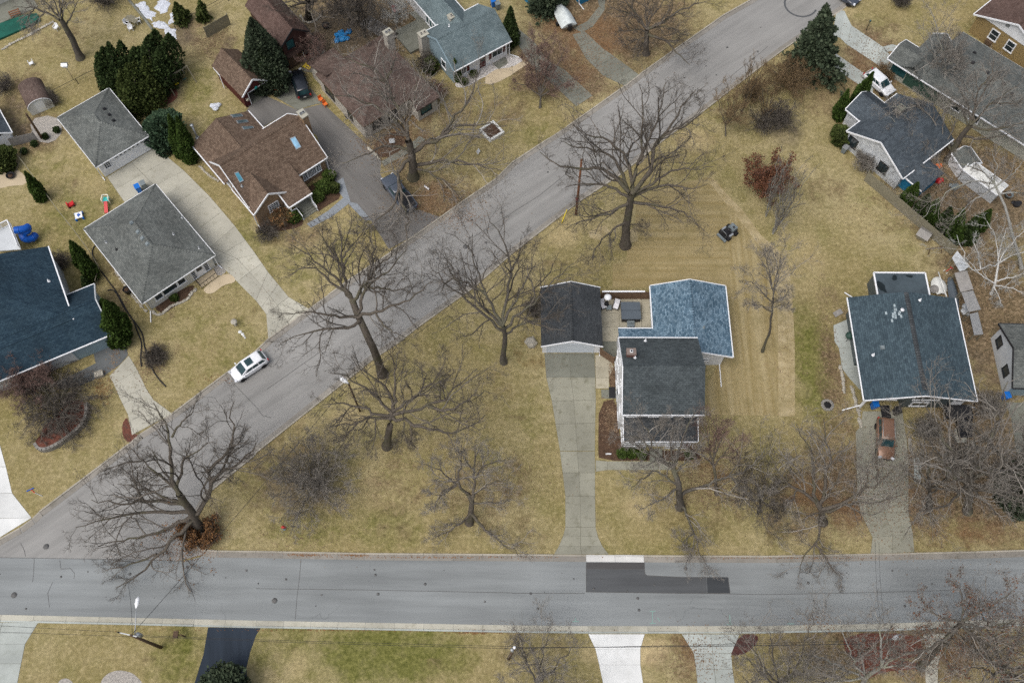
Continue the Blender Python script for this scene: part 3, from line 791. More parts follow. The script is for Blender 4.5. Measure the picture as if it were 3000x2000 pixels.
tag(sheet('driveway_sealed', xy(T(0, 3, '1912,1055 2352,1062') + T(1, 3, '42,1066 0,1130') + T(0, 3, '2300,1280 2265,1420 2270,1568 2240,1800 1760,1800 1790,1560 1870,1300')), .012, MAT['asph_blue']), kind='structure')
drive('driveway', LR(0, 2, '-300,900 -20,880;-300,1150 55,1150;-300,1400 112,1392') + LR(0, 3, '-300,60 290,50;-300,240 0,230'), [1, 1, 1, 1], 2, 'conc_white')
drive('driveway', LR(3, 2, '870,640 1235,640;850,780 1250,760;805,830 1275,900;815,1160 1290,1160;820,1400 1290,1400;850,1568 1290,1568') + LR(3, 3, '960,230 1330,200;940,385 1345,365'), 1, 2, 'conc')
drive('driveway', LR(3, 2, '2180,560 2500,560;2230,700 2500,700;2260,860 2500,860;2290,1100 2500,1100'), 1, 1, 'conc_dark')
drive('driveway', LR(3, 3, '1420,1118 1655,1108;1450,1240 1600,1240;1440,1400 1560,1400;1450,1600 1560,1600'), 1, 1, 'conc_light')
drive('stepping_path', LR(3, 2, '1715,800 1825,800;1710,860 1830,860;1730,930 1830,930'), 1, 1, 'conc_light')
drive('stepping_path', LR(3, 2, '1335,1075 1380,1060;1340,1130 1410,1120;1340,1200 1405,1200;1340,1290 1405,1290'), 1, 1, 'conc_cool', jit=.01)
drive('side_path', LR(3, 1, '600,1420 740,1360;610,1568 790,1568') + LR(3, 2, '650,60 800,60;680,250 840,250;740,330 840,330;840,440 850,440'), [1, 1, 1, 1, 1], 1, 'conc_cool', mats=['conc_cool'] * 5)
drive('rear_terrace', LR(1, 0, '1440,300 1560,250;1470,180 1570,230;1400,120 1500,90'), 1, 1, 'conc_dark')
drive('front_walk', LR(1, 1, '465,490 505,525;660,370 705,420;800,250 870,290;710,125 800,60'), [2, 2, 1], 1, 'bluestone', t=.02)
drive('front_walk', LR(1, 1, '800,250 870,290;870,330 930,300;1000,460 1060,455'), [2, 3], 1, 'bluestone', t=.021)
drive('entry_path', LR(1, 0, '2100,770 2160,780;2110,700 2240,750;2200,640 2352,690') + LR(2, 0, '0,620 10,680;100,560 160,580'), 1, 1, 'conc_light', mats=['pad_tan'] * 4)
drive('front_bed_pad', LR(1, 0, '2170,590 2230,640;2290,520 2320,580'), 1, 1, 'conc_dark', t=.06)
# planting beds
for nm, s, mt in (('mulch_bed', T(2, 2, '800,560 975,520 995,1000 1700,1000 1750,1095 1340,1095 800,1095 790,980'), 'mulch'), ('mulch_bed', T(2, 2, '900,230 955,225 965,430 890,425'), 'mulch'),
                  ('mulch_bed', T(0, 1, '1440,1290 1420,1230 1560,1150 1730,1060 1790,1050 1760,1130 1700,1200 1600,1250 1520,1310'), 'mulch'), ('gravel_bed', T(0, 1, '1980,880 2010,850 2095,915 2010,980 1960,900'), 'gravel'),
                  ('leaf_bed', T(1, 0, '1040,1340 1330,1170 1390,1350 1160,1480'), 'mulch'), ('shrub_bed', T(1, 1, '430,180 640,50 745,100 800,240 640,330 560,390 500,300'), 'mulch'), ('shrub_bed', T(1, 1, '60,420 300,350 440,450 420,520 200,560 0,560'), 'mulch'),
                  ('gravel_bed', T(1, 0, '1850,730 2060,600 2160,560 2352,480 2352,650 2120,690 1930,810 1820,800'), 'whitegravel'), ('gravel_bed', T(2, 0, '0,500 60,520 110,560 0,640'), 'whitegravel'), ('red_bed', T(3, 3, '680,1108 1385,1112 1430,1240 1405,1330 1000,1360 720,1330'), 'redmulch'),
                  ('red_bed', T(3, 3, '730,1340 1400,1365 1400,1440 1050,1460 870,1560 840,1420'), 'redmulch'), ('dark_bed', T(2, 3, '2090,1118 2255,1118 2265,1190 2150,1300 2020,1320 2015,1290'), 'darkmulch'), ('red_bed', T(0, 2, '1165,690 1190,760 1225,850 1290,860 1190,940 1130,880 1120,760'), 'redmulch'),
                  ('mulch_ring', T(0, 3, '920,1568 960,1500 1040,1455 1130,1450 1220,1475 1280,1530 1310,1568 1300,1700 920,1700'), 'gravel'), ('mulch_ring', T(0, 3, '530,1568 560,1530 620,1520 680,1568 660,1640 560,1640'), 'gravel'),
                  ('gravel_bed', T(0, 0, '260,1100 500,1050 590,1200 480,1320 330,1300'), 'gravel'), ('sand_pit', T(0, 1, '-30,40 140,-20 230,40 250,130 100,140 -30,170'), 'pad_tan'), ('play_bed', T(0, 0, '1480,800 1560,770 1640,840 1620,920 1500,980 1440,950'), 'redmulch')):
    tag(sheet(nm, xy(smooth_poly(s, 1)), .01, MAT[mt]), kind='structure')
# old snow patches
for s in (T(0, 0, '1225,30 1330,15 1390,90 1450,150 1380,200 1300,130'), T(0, 0, '1410,40 1500,-20 1560,10 1550,110 1460,120'), T(0, 0, '1400,210 1500,200 1590,260 1640,330 1590,380 1540,300 1420,240'), T(0, 0, '1560,120 1590,140 1585,230 1555,210')):
    pts = [(x + random.uniform(-.35, .35), y + random.uniform(-.35, .35)) for x, y in xy(smooth_poly(s, 2))]
    c = Vector((sum(p[0] for p in pts) / len(pts), sum(p[1] for p in pts) / len(pts)))
    b = MB()
    n_ = len(pts)
    vs_ = [(p[0], p[1], .004) for p in pts] + [(c.x + (p[0] - c.x) * .8, c.y + (p[1] - c.y) * .8, .07) for p in pts] + [(c.x, c.y, .09)]
    b.add(vs_, [(i, (i + 1) % n_, n_ + (i + 1) % n_, n_ + i) for i in range(n_)] + [(n_ + i, n_ + (i + 1) % n_, 2 * n_) for i in range(n_)])
    tag(b.build('snow', MAT['snow']), kind='stuff')
# ------------------------------------------------------------------ building kit
class House:
    def __init__(s, name, A, B, D, z, label, cat='house', d=None, group=None):
        """A, B: ends of the front eave; D: far end of the side eave (or depth d); all seen at height z"""
        a, b_ = P(A, z), P(B, z)
        s.ang = math.atan2(b_.y - a.y, b_.x - a.x)
        s.o = Vector((a.x, a.y, 0))
        s.root = empty(name, s.o, s.ang, label, cat, group)
        s.w = math.hypot(b_.x - a.x, b_.y - a.y)
        s.inv = Matrix.Rotation(-s.ang, 3, 'Z')
        s.d = d if d is not None else s.L(D, z)[1]
        s.roofs = []
    def loc(s, v): return s.inv @ (Vector(v) - s.o)
    def L(s, px, z):
        v = s.loc(P(px, z))
        return v.x, v.y
    def lray(s, px):
        return s.loc(Vector(CO)), s.inv @ Vector(ray(px))
    def onY(s, px, y):
        o, d = s.lray(px); t = (y - o.y) / d.y
        return (o.x + d.x * t, o.z + d.z * t)
    def onX(s, px, x):
        o, d = s.lray(px); t = (x - o.x) / d.x
        return (o.y + d.y * t, o.z + d.z * t)
    def onroof(s, px):
        o, d = s.lray(px)
        best = None
        for poly in s.roofs:
            n = (poly[1] - poly[0]).cross(poly[2] - poly[0])
            dn = d.dot(n)
            if abs(dn) < 1e-6: continue
            t = (poly[0] - o).dot(n) / dn
            h = o + d * t
            ok = all((b - a).cross(h - a).dot(n) > -.15 * n.length for a, b in zip(poly, poly[1:] + poly[:1]))
            if ok and t > 0 and (best is None or t < best[0]): best = (t, h, n.normalized())
        if best is None:
            h = s.loc(P(px, 3)); return h, Vector((0, 0, 1))
        return best[1], best[2]
    def part(s, b, name, mat, parent=None, label=None):
        o = b.build(name, MAT[mat] if isinstance(mat, str) else mat, parent or s.root)
        if label: o['label'] = label
        return o
    def walls(s, x0, x1, y0, y1, z0, z1, mat, gable=None, zr=0, name='wall', label=None):
        b = MB()
        v = [(x0, y0), (x1, y0), (x1, y1), (x0, y1)]
        for i in range(4):
            (ax, ay), (bx, by) = v[i], v[(i + 1) % 4]
            if gable == 'x' and i in (1, 3) or gable == 'y' and i in (0, 2):
                b.add([(ax, ay, z0), (bx, by, z0), (bx, by, z1), ((ax + bx) / 2, (ay + by) / 2, zr), (ax, ay, z1)], [(0, 1, 2, 3, 4)])
            else:
                b.add([(ax, ay, z0), (bx, by, z0), (bx, by, z1), (ax, ay, z1)], [(0, 1, 2, 3)])
        return s.part(b, name, mat, label=label)
    def slopes(s, polys, mat, t=.14, name='roof', label=None):
        """roof planes (lists of local points, eave edge first) as tiled slabs"""
        b = MB()
        for poly in polys:
            poly = [Vector(p) for p in poly]
            n = (poly[1] - poly[0]).cross(poly[2] - poly[0]).normalized()
            if n.z < 0: poly.reverse(); n = -n; poly = poly[1:] + poly[:1]
            e = (poly[1] - poly[0]).normalized()
            u = n.cross(e)
            uv = [((p - poly[0]).dot(e) + poly[0].x * .7, (p - poly[0]).dot(u) + poly[0].y * .3) for p in poly]
            k = len(poly)
            low = [p - Vector((0, 0, t)) for p in poly]
            b.add(poly + low, [tuple(range(k)), tuple(range(2 * k - 1, k - 1, -1))] + [(i, i + k, (i + 1) % k + k, (i + 1) % k) for i in range(k)],
                  [uv, uv[::-1]] + [[uv[i], uv[i], uv[(i + 1) % k], uv[(i + 1) % k]] for i in range(k)])
            s.roofs.append(poly)
        return s.part(b, name, mat, label=label)
    def trim(s, lines, name='fascia', mat='white', w=.13, h=.16):
        for a, c in lines: o = s.part(MB().bar(a, c, w, h), name, mat)
        return o
    def caps(s, lines, mat, w=.3):
        """ridge and hip caps: a row of short lapped pieces in one part"""
        b = MB()
        uvq = [(0, 0), (.3, 0), (.3, .2), (0, .2)]
        for a, c in lines:
            a, c = Vector(a), Vector(c)
            n_ = max(2, int((c - a).length / .3))
            t = (c - a).normalized(); u = t.cross(Vector((0, 0, 1))).normalized()
            for i in range(n_):
                p, r_ = a.lerp(c, i / n_), a.lerp(c, (i + 1.1) / n_)
                up = Vector((0, 0, .035)); up2 = Vector((0, 0, .02))
                dn = Vector((0, 0, -.06))
                b.add([p + up2 - u * w / 2 + dn, p + up2 + up, p + up2 + u * w / 2 + dn, r_ - u * w / 2 + dn, r_ + up, r_ + u * w / 2 + dn], [(0, 1, 4, 3), (1, 2, 5, 4)], [[(i * .31 + x, y) for x, y in uvq]] * 2)
        return s.part(b, 'ridge_cap', mat)
    def gable(s, x0, x1, y0, y1, ze, zr, axis, mat, trimmat='white', eaves=(1, 1), rakes=(1, 1), label=None, ridge=None, capmat=None, cap=True, name='roof'):
        rr = (.5 if ridge is None else ridge)
        if axis == 'x':
            ym = y0 + (y1 - y0) * rr
            p = [[(x0, y0, ze), (x1, y0, ze), (x1, ym, zr), (x0, ym, zr)], [(x1, y1, ze), (x0, y1, ze), (x0, ym, zr), (x1, ym, zr)]]
            ev = [((x0, y0 - .05, ze - .08), (x1, y0 - .05, ze - .08)), ((x0, y1 + .05, ze - .08), (x1, y1 + .05, ze - .08))]
            rk = [[((x, y0, ze - .06), (x, ym, zr - .06)), ((x, y1, ze - .06), (x, ym, zr - .06))] for x in (x0 - .04, x1 + .04)]
            rl = ((x0, ym, zr), (x1, ym, zr))
        else:
            xm = x0 + (x1 - x0) * rr
            p = [[(x1, y0, ze), (x1, y1, ze), (xm, y1, zr), (xm, y0, zr)], [(x0, y1, ze), (x0, y0, ze), (xm, y0, zr), (xm, y1, zr)]]
            ev = [((x0 - .05, y0, ze - .08), (x0 - .05, y1, ze - .08)), ((x1 + .05, y0, ze - .08), (x1 + .05, y1, ze - .08))]
            rk = [[((x0, y, ze - .06), (xm, y, zr - .06)), ((x1, y, ze - .06), (xm, y, zr - .06))] for y in (y0 - .04, y1 + .04)]
            rl = ((xm, y0, zr), (xm, y1, zr))
        o = s.slopes(p, mat, name=name, label=label)
        t = [e for e, k in zip(ev, eaves) if k]
        if t: s.trim(t, 'gutter', trimmat, .13, .13)
        t = sum([r_ for r_, k in zip(rk, rakes) if k], [])
        if t: s.trim(t, 'rake_board', trimmat, .09, .2)
        if cap: s.caps([rl], capmat or mat)
        return o
    def hip(s, x0, x1, y0, y1, ze, zr, axis, inset, mat, trimmat='white', capmat=None, label=None, gut=(1, 1, 1, 1)):
        if axis == 'x':
            ym = (y0 + y1) / 2
            a, c = Vector((x0 + inset, ym, zr)), Vector((x1 - inset, ym, zr))
            p = [[(x0, y0, ze), (x1, y0, ze), c, a], [(x1, y1, ze), (x0, y1, ze), a, c], [(x0, y1, ze), (x0, y0, ze), a], [(x1, y0, ze), (x1, y1, ze), c]]
        else:
            xm = (x0 + x1) / 2
            a, c = Vector((xm, y0 + inset, zr)), Vector((xm, y1 - inset, zr))
            p = [[(x0, y0, ze), (x1, y0, ze), a], [(x1, y1, ze), (x0, y1, ze), c], [(x0, y1, ze), (x0, y0, ze), a, c], [(x1, y0, ze), (x1, y1, ze), c, a]]
        s.slopes(p, mat, label=label)
        cs = [(x0, y0, ze), (x1, y0, ze), (x1, y1, ze), (x0, y1, ze)]
        g = [(Vector(cs[i]) - Vector((0, 0, .07)), Vector(cs[(i + 1) % 4]) - Vector((0, 0, .07))) for i in range(4) if gut[i]]
        s.trim(g, 'gutter', trimmat, .13, .13)
        near = lambda q_: min((a, c), key=lambda v: (v - Vector(q_)).length)
        s.caps([(a, c)] + [(q_, near(q_)) for q_ in cs], capmat or mat)
    def m(s, side, plane):
        return {'S': lambda u, w, z: (u, plane - w, z), 'N': lambda u, w, z: (u, plane + w, z), 'W': lambda u, w, z: (plane - w, u, z), 'E': lambda u, w, z: (plane + w, u, z)}[side]
    def wbox(s, b, side, plane, u0, u1, w0, w1, z0, z1):
        f = s.m(side, plane)
        p, r_ = f(u0, w0, z0), f(u1, w1, z1)
        b.box(min(p[0], r_[0]), max(p[0], r_[0]), min(p[1], r_[1]), max(p[1], r_[1]), z0, z1)
    def win(s, side, plane, u0, u1, z0, z1, cols=1, rows=1, fw=.09, frame='white', pane='glass', sill=True, shutters=None):
        if u0 > u1: u0, u1 = u1, u0
        if z0 > z1: z0, z1 = z1, z0
        b = MB()
        s.wbox(b, side, plane, u0 - fw, u1 + fw, -.02, .07, z1, z1 + fw)
        s.wbox(b, side, plane, u0 - fw - (.04 if sill else 0), u1 + fw + (.04 if sill else 0), -.02, .11 if sill else .07, z0 - fw, z0)
        s.wbox(b, side, plane, u0 - fw, u0, -.02, .068, z0, z1)
        s.wbox(b, side, plane, u1, u1 + fw, -.02, .068, z0, z1)
        o = s.part(b, 'window', frame)
        b = MB(); s.wbox(b, side, plane, u0 + .002, u1 - .002, -.01, .022, z0 + .002, z1 - .002)
        s.part(b, 'pane', pane, o)
        if cols * rows > 1:
            b = MB()
            for i in range(1, cols):
                u = u0 + (u1 - u0) * i / cols; s.wbox(b, side, plane, u - .022, u + .022, .018, .05, z0 + .001, z1 - .001)
            for i in range(1, rows):
                z = z0 + (z1 - z0) * i / rows; s.wbox(b, side, plane, u0 + .001, u1 - .001, .018, .046, z - .018, z + .018)
            s.part(b, 'glazing_bar', frame, o)
        if shutters:
            for a, c in ((u0 - fw - .42, u0 - fw - .03), (u1 + fw + .03, u1 + fw + .42)):
                b = MB(); s.wbox(b, side, plane, a, c, 0, .04, z0 - .05, z1 + .05)
                s.part(b, 'shutter', shutters)
        return o
    def winpx(s, side, plane, lo, hi, **k):
        """window between the picture points lo (one lower corner) and hi (the opposite upper corner)"""
        f = s.onY if side in 'NS' else s.onX
        (u0, z0), (u1, z1) = f(lo, plane), f(hi, plane)
        return s.win(side, plane, u0, u1, z0, z1, **k)
    def door(s, side, plane, u0, u1, z0, z1, mat='white', name='door', glazed=True, panels=0):
        b = MB(); s.wbox(b, side, plane, u0, u1, -.01, .05, z0, z1)
        o = s.part(b, name, mat)
        b = MB()
        for a, c in ((u0 - .1, u0), (u1, u1 + .1)): s.wbox(b, side, plane, a, c, -.01, .08, z0, z1)
        s.wbox(b, side, plane, u0 - .1, u1 + .1, -.01, .082, z1, z1 + .1)
        s.part(b, 'door_frame', 'white', o)
        if glazed:
            b = MB(); s.wbox(b, side, plane, u0 + .15, u1 - .15, .045, .058, z0 + (z1 - z0) * .5, z1 - .15)
            s.part(b, 'pane', 'glass', o)
        b = MB(); s.wbox(b, side, plane, u1 - .14, u1 - .08, .05, .1, z0 + .95, z0 + 1.05)
        s.part(b, 'handle', 'metal', o)
        return o
    def garage_door(s, side, plane, u0, u1, z1, mat='white', rows=4, lights=0, z0=.03):
        o = None
        h = (z1 - z0) / rows
        b = MB(); s.wbox(b, side, plane, u0 - .12, u0, -.01, .07, z0, z1 + .12); s.wbox(b, side, plane, u1, u1 + .12, -.01, .07, z0, z1 + .12); s.wbox(b, side, plane, u0, u1, -.01, .068, z1, z1 + .12)
        o = s.part(b, 'garage_door', mat)
        for r_ in range(rows):
            b = MB(); s.wbox(b, side, plane, u0, u1, -.01, .03, z0 + r_ * h + .012, z0 + (r_ + 1) * h - .012)
            s.part(b, 'panel', mat, o)
        if lights:
            w = (u1 - u0) / lights
            for k in range(lights):
                b = MB(); s.wbox(b, side, plane, u0 + (k + .22) * w, u0 + (k + .78) * w, .025, .042, z1 - h + .14, z1 - .14)
                s.part(b, 'pane', 'glass', o)
        return o
    def chimney(s, px, w, d, h, mat, cap='conc_light', flues=1, base=None, zt=None, flue='metal'):
        if base is None:
            c, _ = s.onroof(px); z0 = c.z - .6; z1 = c.z + h
        else:
            c = Vector(base); z0 = c.z; z1 = zt
        b = MB().box(c.x - w / 2, c.x + w / 2, c.y - d / 2, c.y + d / 2, z0, z1)
        o = s.part(b, 'chimney', mat)
        s.part(MB().box(c.x - w / 2 - .07, c.x + w / 2 + .07, c.y - d / 2 - .07, c.y + d / 2 + .07, z1 + .001, z1 + .13), 'chimney_cap', cap, o)
        for k in range(flues):
            fx = c.x + (k - (flues - 1) / 2) * w * .45
            s.part(MB().box(fx - .15, fx + .15, c.y - .15, c.y + .15, z1 + .131, z1 + .3), 'flue', flue, o)
            s.part(MB().box(fx - .1, fx + .1, c.y - .1, c.y + .1, z1 + .3005, z1 + .31), 'flue_hole', 'dark', o)
        return o
    def fit(s, b, c, n):
        """tilt the mesh built about the origin so that it lies on the roof at c"""
        m_ = Matrix.Translation(c) @ n.to_track_quat('Z', 'Y').to_matrix().to_4x4()
        b.v = [tuple(m_ @ Vector(v)) for v in b.v]
        return b
    def vent(s, px, kind='box', mat='grey_plastic', size=.34):
        c, n = s.onroof(px)
        if kind == 'box':
            b = s.fit(MB().box(-size / 2, size / 2, -size / 2, size / 2, -.05, .16).box(-size / 2 - .06, size / 2 + .06, -size / 2 - .06, size / 2 + .06, -.02, .03), c, n)
            return s.part(b, 'roof_vent', mat)
        b = MB().tube([c - Vector((0, 0, .2)), c + Vector((0, 0, .38))], .06, 8)
        o = s.part(b, 'vent_pipe', mat)
        s.part(s.fit(MB().lathe([(.17, -.02), (.17, .02), (.08, .06)], 10), c, n), 'flashing', mat, o)
        return o
    def skylight(s, corners, pane='skylight'):
        """corners: four picture points in order round the skylight"""
        hits = [s.onroof(p) for p in corners]
        n = hits[0][1]
        pts = [h for h, _ in hits]
        c = sum(pts, Vector()) / 4
        b, g = MB(), MB()
        up = n * .12
        inn = [c + (p - c) * .86 for p in pts]
        for i in range(4):
            j = (i + 1) % 4
            b.add([pts[i], pts[j], pts[j] + up, pts[i] + up, inn[i] + up, inn[j] + up], [(0, 1, 2, 3), (3, 2, 5, 4)])
        g.add([p + up * .9 for p in inn], [(0, 1, 2, 3) if (inn[1] - inn[0]).cross(inn[2] - inn[0]).dot(n) > 0 else (3, 2, 1, 0)])
        o = s.part(b, 'skylight', 'metal')
        s.part(g, 'pane', pane, o)
        return o
    def downspout(s, x, y, ze, out=(0, -1), run=1.0, mat='white'):
        o = Vector((out[0], out[1], 0))
        p = Vector((x, y, 0))
        pts = [p + Vector((0, 0, ze - .1)) + o * .0, p - o * .35 + Vector((0, 0, ze - .5)), p - o * .35 + Vector((0, 0, .25)), p + o * run + Vector((0, 0, .08))]
        b = MB()
        for a, c in zip(pts, pts[1:]): b.bar(a, c, .09, .09)
        return s.part(b, 'downspout', mat)

def mesh_at(name, b, mat, label=None, cat=None, group=None, kind=None, loc=(0, 0, 0), rz=0.0):
    return tag(b.build(name, MAT[mat], None, loc, rz), label, cat, group, kind)
# ================================================================== the white two-storey house in the middle
h = House('white_house', q(2, 2, 1015, 670), q(2, 2, 1770, 672), q(2, 1, 970, 1535), 5.4, 'white two storey house with dark shingle roof, brick chimney and blue roofed rear wing')
W, D = h.w, h.d
h.walls(.1, W - .55, .45, D - .4, 0, 5.45, 'white_siding', 'x', 7.55)
h.gable(0, W, 0, D, 5.4, 7.8, 'x', 'sh_dark', eaves=(1, 1), rakes=(1, 0))
fy = .45
for x in (.3,):
    for lo, hi in ((q(2, 2, 975, 220), q(2, 2, 985, 160)), (q(2, 2, 980, 315), q(2, 2, 990, 258)), (q(2, 2, 1005, 425), q(2, 2, 1012, 370)), (q(2, 2, 993, 565), q(2, 2, 1000, 510)), (q(2, 2, 998, 650), q(2, 2, 1003, 600))):
        pass
for yc in (1.5, 3.6, 6.0, 7.6):
    h.win('W', .1, yc - .4, yc + .4, 3.5, 4.9, 1, 2)
for yc in (1.6, 5.2, 7.4):
    h.win('W', .1, yc - .4, yc + .4, .9, 2.3, 1, 2)
h.door('W', .1, 3.6, 4.5, .15, 2.2)
for xp in (1100, 1300, 1430, 1630):
    u = h.onY(q(2, 2, xp, 684), fy)[0]
    h.win('S', fy, u - .42, u + .42, 3.75, 4.85, 1, 2)
# sun porch across the front
pz0, pz1 = 2.75, 3.6
py = h.L(q(2, 2, 1030, 915), pz0)[1]
px0, px1 = h.L(q(2, 2, 1027, 915), pz0)[0], h.L(q(2, 2, 1708, 915), pz0)[0]
h.slopes([[(px0, py, pz0), (px1, py, pz0), (px1, .449, pz1), (px0, .449, pz1)]], 'sh_garage', name='porch_roof', label='dark low porch roof below the front windows')
h.trim([((px0, py - .05, pz0 - .08), (px1, py - .05, pz0 - .08))], 'porch_gutter', 'white')
h.trim([((px0 - .04, py, pz0 - .05), (px0 - .04, .44, pz1 - .05)), ((px1 + .04, py, pz0 - .05), (px1 + .04, .44, pz1 - .05))], 'rake_board', 'white', .1, .22)
wy = py + .4
b = MB().add([(px0 + .05, wy, 0), (px1 - .3, wy, 0), (px1 - .3, wy, 2.7), (px0 + .05, wy, 2.7)], [(0, 1, 2, 3)]).add([(px1 - .3, wy, 0), (px1 - .3, .45, 0), (px1 - .3, .45, 3.4), (px1 - .3, wy, 2.7)], [(0, 1, 2, 3)]).add([(px0 + .05, .45, 0), (px0 + .05, wy, 0), (px0 + .05, wy, 2.7), (px0 + .05, .45, 3.4)], [(0, 1, 2, 3)])
h.part(b, 'porch_wall', 'white_siding')
n_ = 6
pw = (px1 - .3 - px0 - .05) / n_
for k in range(n_):
    u0 = px0 + .05 + k * pw
    if k == 3:
        h.door('S', wy, u0 + .3, u0 + 1.15, .2, 2.2)
    else:
        h.win('S', wy, u0 + .16, u0 + pw - .16, 1.0, 2.35, 1, 1, fw=.07, pane='glass_teal')
for k in range(3):
    y0 = wy + .25 + k * ((.45 - wy) / 3)
    h.win('W', px0 + .05, y0, y0 + (.45 - wy) / 3 - .35, 1.0, 2.3, 1, 1)
for a, c in ((px0 + .2, px0 + 2.5), (px1 - 3.0, px1 - .6)):
    b = MB().bar((a, wy - .28, .95), (c, wy - .28, .95), .08).bar((a, wy - .28, .2), (c, wy - .28, .2), .06)
    for k in range(19):
        x = a + (c - a) * k / 18
        b.bar((x, wy - .28, .2), (x, wy - .28, .95), .045)
    h.part(b, 'railing', 'white')
ch = h.chimney(q(2, 2, 1088, 125), .85, .62, .75, 'red_brick', 'red_brick', 1, flue='white')
h.vent(q(2, 2, 1130, 150), 'pipe', 'white')
h.vent(q(2, 1, 1225, 1562), 'pipe', 'white')
h.downspout(px1 - .1, py + .1, 2.7, (0, -1), 1.0)
# rear wing with the blue roof
az = 2.85
ax0, ay1 = h.L(q(2, 1, 1270, 1058), az)
ax1 = h.L(q(2, 1, 1960, 1062), az)[0]
ay0 = h.L(q(2, 2, 2042, 143), az)[1]
az2 = az + 1.45
h.walls(ax0 + .25, ax1 - .75, ay0 + .35, ay1 - .35, 0, az, 'white_siding', 'y', az2 - .15, 'wing_wall')
h.gable(ax0, ax1, ay0, ay1, az, az2, 'y', 'sh_blue', label='mottled blue shingle roof of the rear wing', name='wing_roof')
sx0, sy1 = h.L(q(2, 1, 975, 1448), az)
h.slopes([[(ax0 + 2.0, sy1, az), (sx0, sy1, az), (sx0, D - .41, az + .9), (ax0 + 2.0, D - .41, az + .9)]], 'sh_blue', name='link_roof', label='blue shingle strip behind the main roof')
h.trim([((sx0, sy1 + .05, az - .08), (ax0, sy1 + .05, az - .08))], 'gutter', 'white')
h.walls(sx0 + .1, ax0 + 2, D - .5, sy1 - .3, 0, az, 'white_siding', name='link_wall')
u, z = h.onY(q(2, 2, 1780, 152), ay0 + .35)
h.win('S', ay0 + .35, u - .3, u + .3, 1.25, 1.6, 1, 1)
h.downspout(ax1 - .9, ay0 + .3, az, (0, -1), 2.6)
h.vent(q(2, 1, 1762, 1440), 'pipe', 'grey_plastic')
MAINH = h

# ================================================================== its garage
g = House('garage', q(2, 2, 268, 45), q(2, 2, 835, 45), q(2, 1, 262, 1075), 2.6, 'white detached garage with charcoal shingle roof at the head of the slab driveway', 'garage')
gz = g.onroof
g.walls(.2, g.w - .2, .45, g.d - .3, 0, 2.6, 'white_siding', 'y', 3.75)
g.gable(0, g.w, 0, g.d, 2.6, 3.95, 'y', 'sh_garage', eaves=(0, 0), rakes=(1, 1), capmat='sh_garage')
b = MB().add([(.02, .42, 2.55), (g.w - .02, .42, 2.55), (g.w / 2, .42, 3.85)], [(0, 1, 2)])
g.part(b, 'gable_panel', 'white')
g.garage_door('S', .45, .75, g.w - .95, 2.25, 'door_white', 4)
g.downspout(g.w - .15, .5, 2.5, (0, -1), .5)

# ================================================================== blue-grey house on the right with the flat rear extension
h = House('split_level_house', q(3, 2, 885, 540), q(3, 2, 1922, 548), q(3, 1, 720, 1163), 3.4, 'slate sided house with wide blue grey roof, flat wet rear roof and open carport')
W, D = h.w, h.d
h.walls(.8, W - .45, .6, D - .4, 1.95, 3.4, 'slate_siding', 'y', 4.7)
h.walls(5.0, W - .45, .61, D - .41, 0, 1.95, 'slate_siding', name='lower_wall')
b = MB().add([(.8, 5.5, 0), (5.0, 5.5, 0), (5.0, 5.5, 1.95), (.8, 5.5, 1.95)], [(0, 1, 2, 3)]).box(.8, 5.0, .62, D - .45, 1.85, 1.945).box(.8, .95, 5.5, D - .41, 0, 1.95)
h.part(b, 'carport_wall', 'slate_siding')
h.gable(0, W, 0, D, 3.4, 4.8, 'y', 'sh_navy', ridge=.5, rakes=(1, 0))
wy = .6
for x0, x1, z0, z1, c in ((1010, 1195, 540, 520, 2), (1310, 1600, 545, 508, 3)):
    (u0, za), (u1, zb) = h.onY(q(3, 2, x0 + 15, z0), wy), h.onY(q(3, 2, x1 - 15, z1), wy)
    h.win('S', wy, u0, u1, 2.3, 3.05, c, 1, fw=.13)
(u0, _), (u1, _) = h.onY(q(3, 2, 1285, 610), wy), h.onY(q(3, 2, 1440, 590), wy)
h.win('S', .61, u0, u1, .55, 1.4, 2, 1, fw=.14)
(u0, _) = h.onY(q(3, 2, 1660, 590), wy)
h.door('S', wy, u0, u0 + .95, 1.0, 3.0)
b = MB().box(u0 - .7, u0 + 2.2, wy - 1.6, wy - .02, .8, .96)
for x, y in ((u0 - .6, wy - 1.5), (u0 + 2.1, wy - 1.5)): b.box(x - .06, x + .06, y - .06, y + .06, 0, .8)
for x in (u0 - .65, u0 + 2.15): b.bar((x, wy - 1.55, 1.8), (x, wy - .05, 1.8), .06)
h.part(b, 'entry_deck', 'black')
b = MB()
for k in range(6): b.box(u0 + .6, u0 + 2.1, wy - 1.6 - (k + 1) * .3, wy - 1.6 - k * .3 - .02, 0, .8 - k * .13)
h.part(b, 'entry_stairs', 'black')
h.trim([((.72, .55, 0), (.72, .55, 3.3))], 'corner_post', 'white', .16, .16)
for (a, c) in (((q(3, 2, 850, 595)), q(3, 2, 680, 632)),):
    A_, B_ = h.loc(P(a, .5)), h.loc(P(c, .12))
    b = MB().bar((-.02, .4, 3.25), (.6, .6, 2.8), .09).bar((.6, .6, 2.8), (.6, .6, .5), .09).bar((.6, .6, .5), B_, .1)
    h.part(b, 'downspout', 'white')
b = MB().bar(h.loc(P(q(3, 2, 1800, 592), .4)), h.loc(P(q(3, 2, 1895, 608), .1)), .1)
h.part(b, 'downspout', 'white')
cap = MB()
h.caps([((W / 2, .6, 4.84), (W / 2, D - .1, 4.84))], 'sh_garage', .5)
for p in (q(3, 1, 1395, 1190), q(3, 2, 965, 125)): h.vent(p, 'pipe', 'white')
h.vent(q(3, 2, 1052, 55), 'box', 'grey_plastic')
c, n = h.onroof(q(3, 1, 1175, 1320))
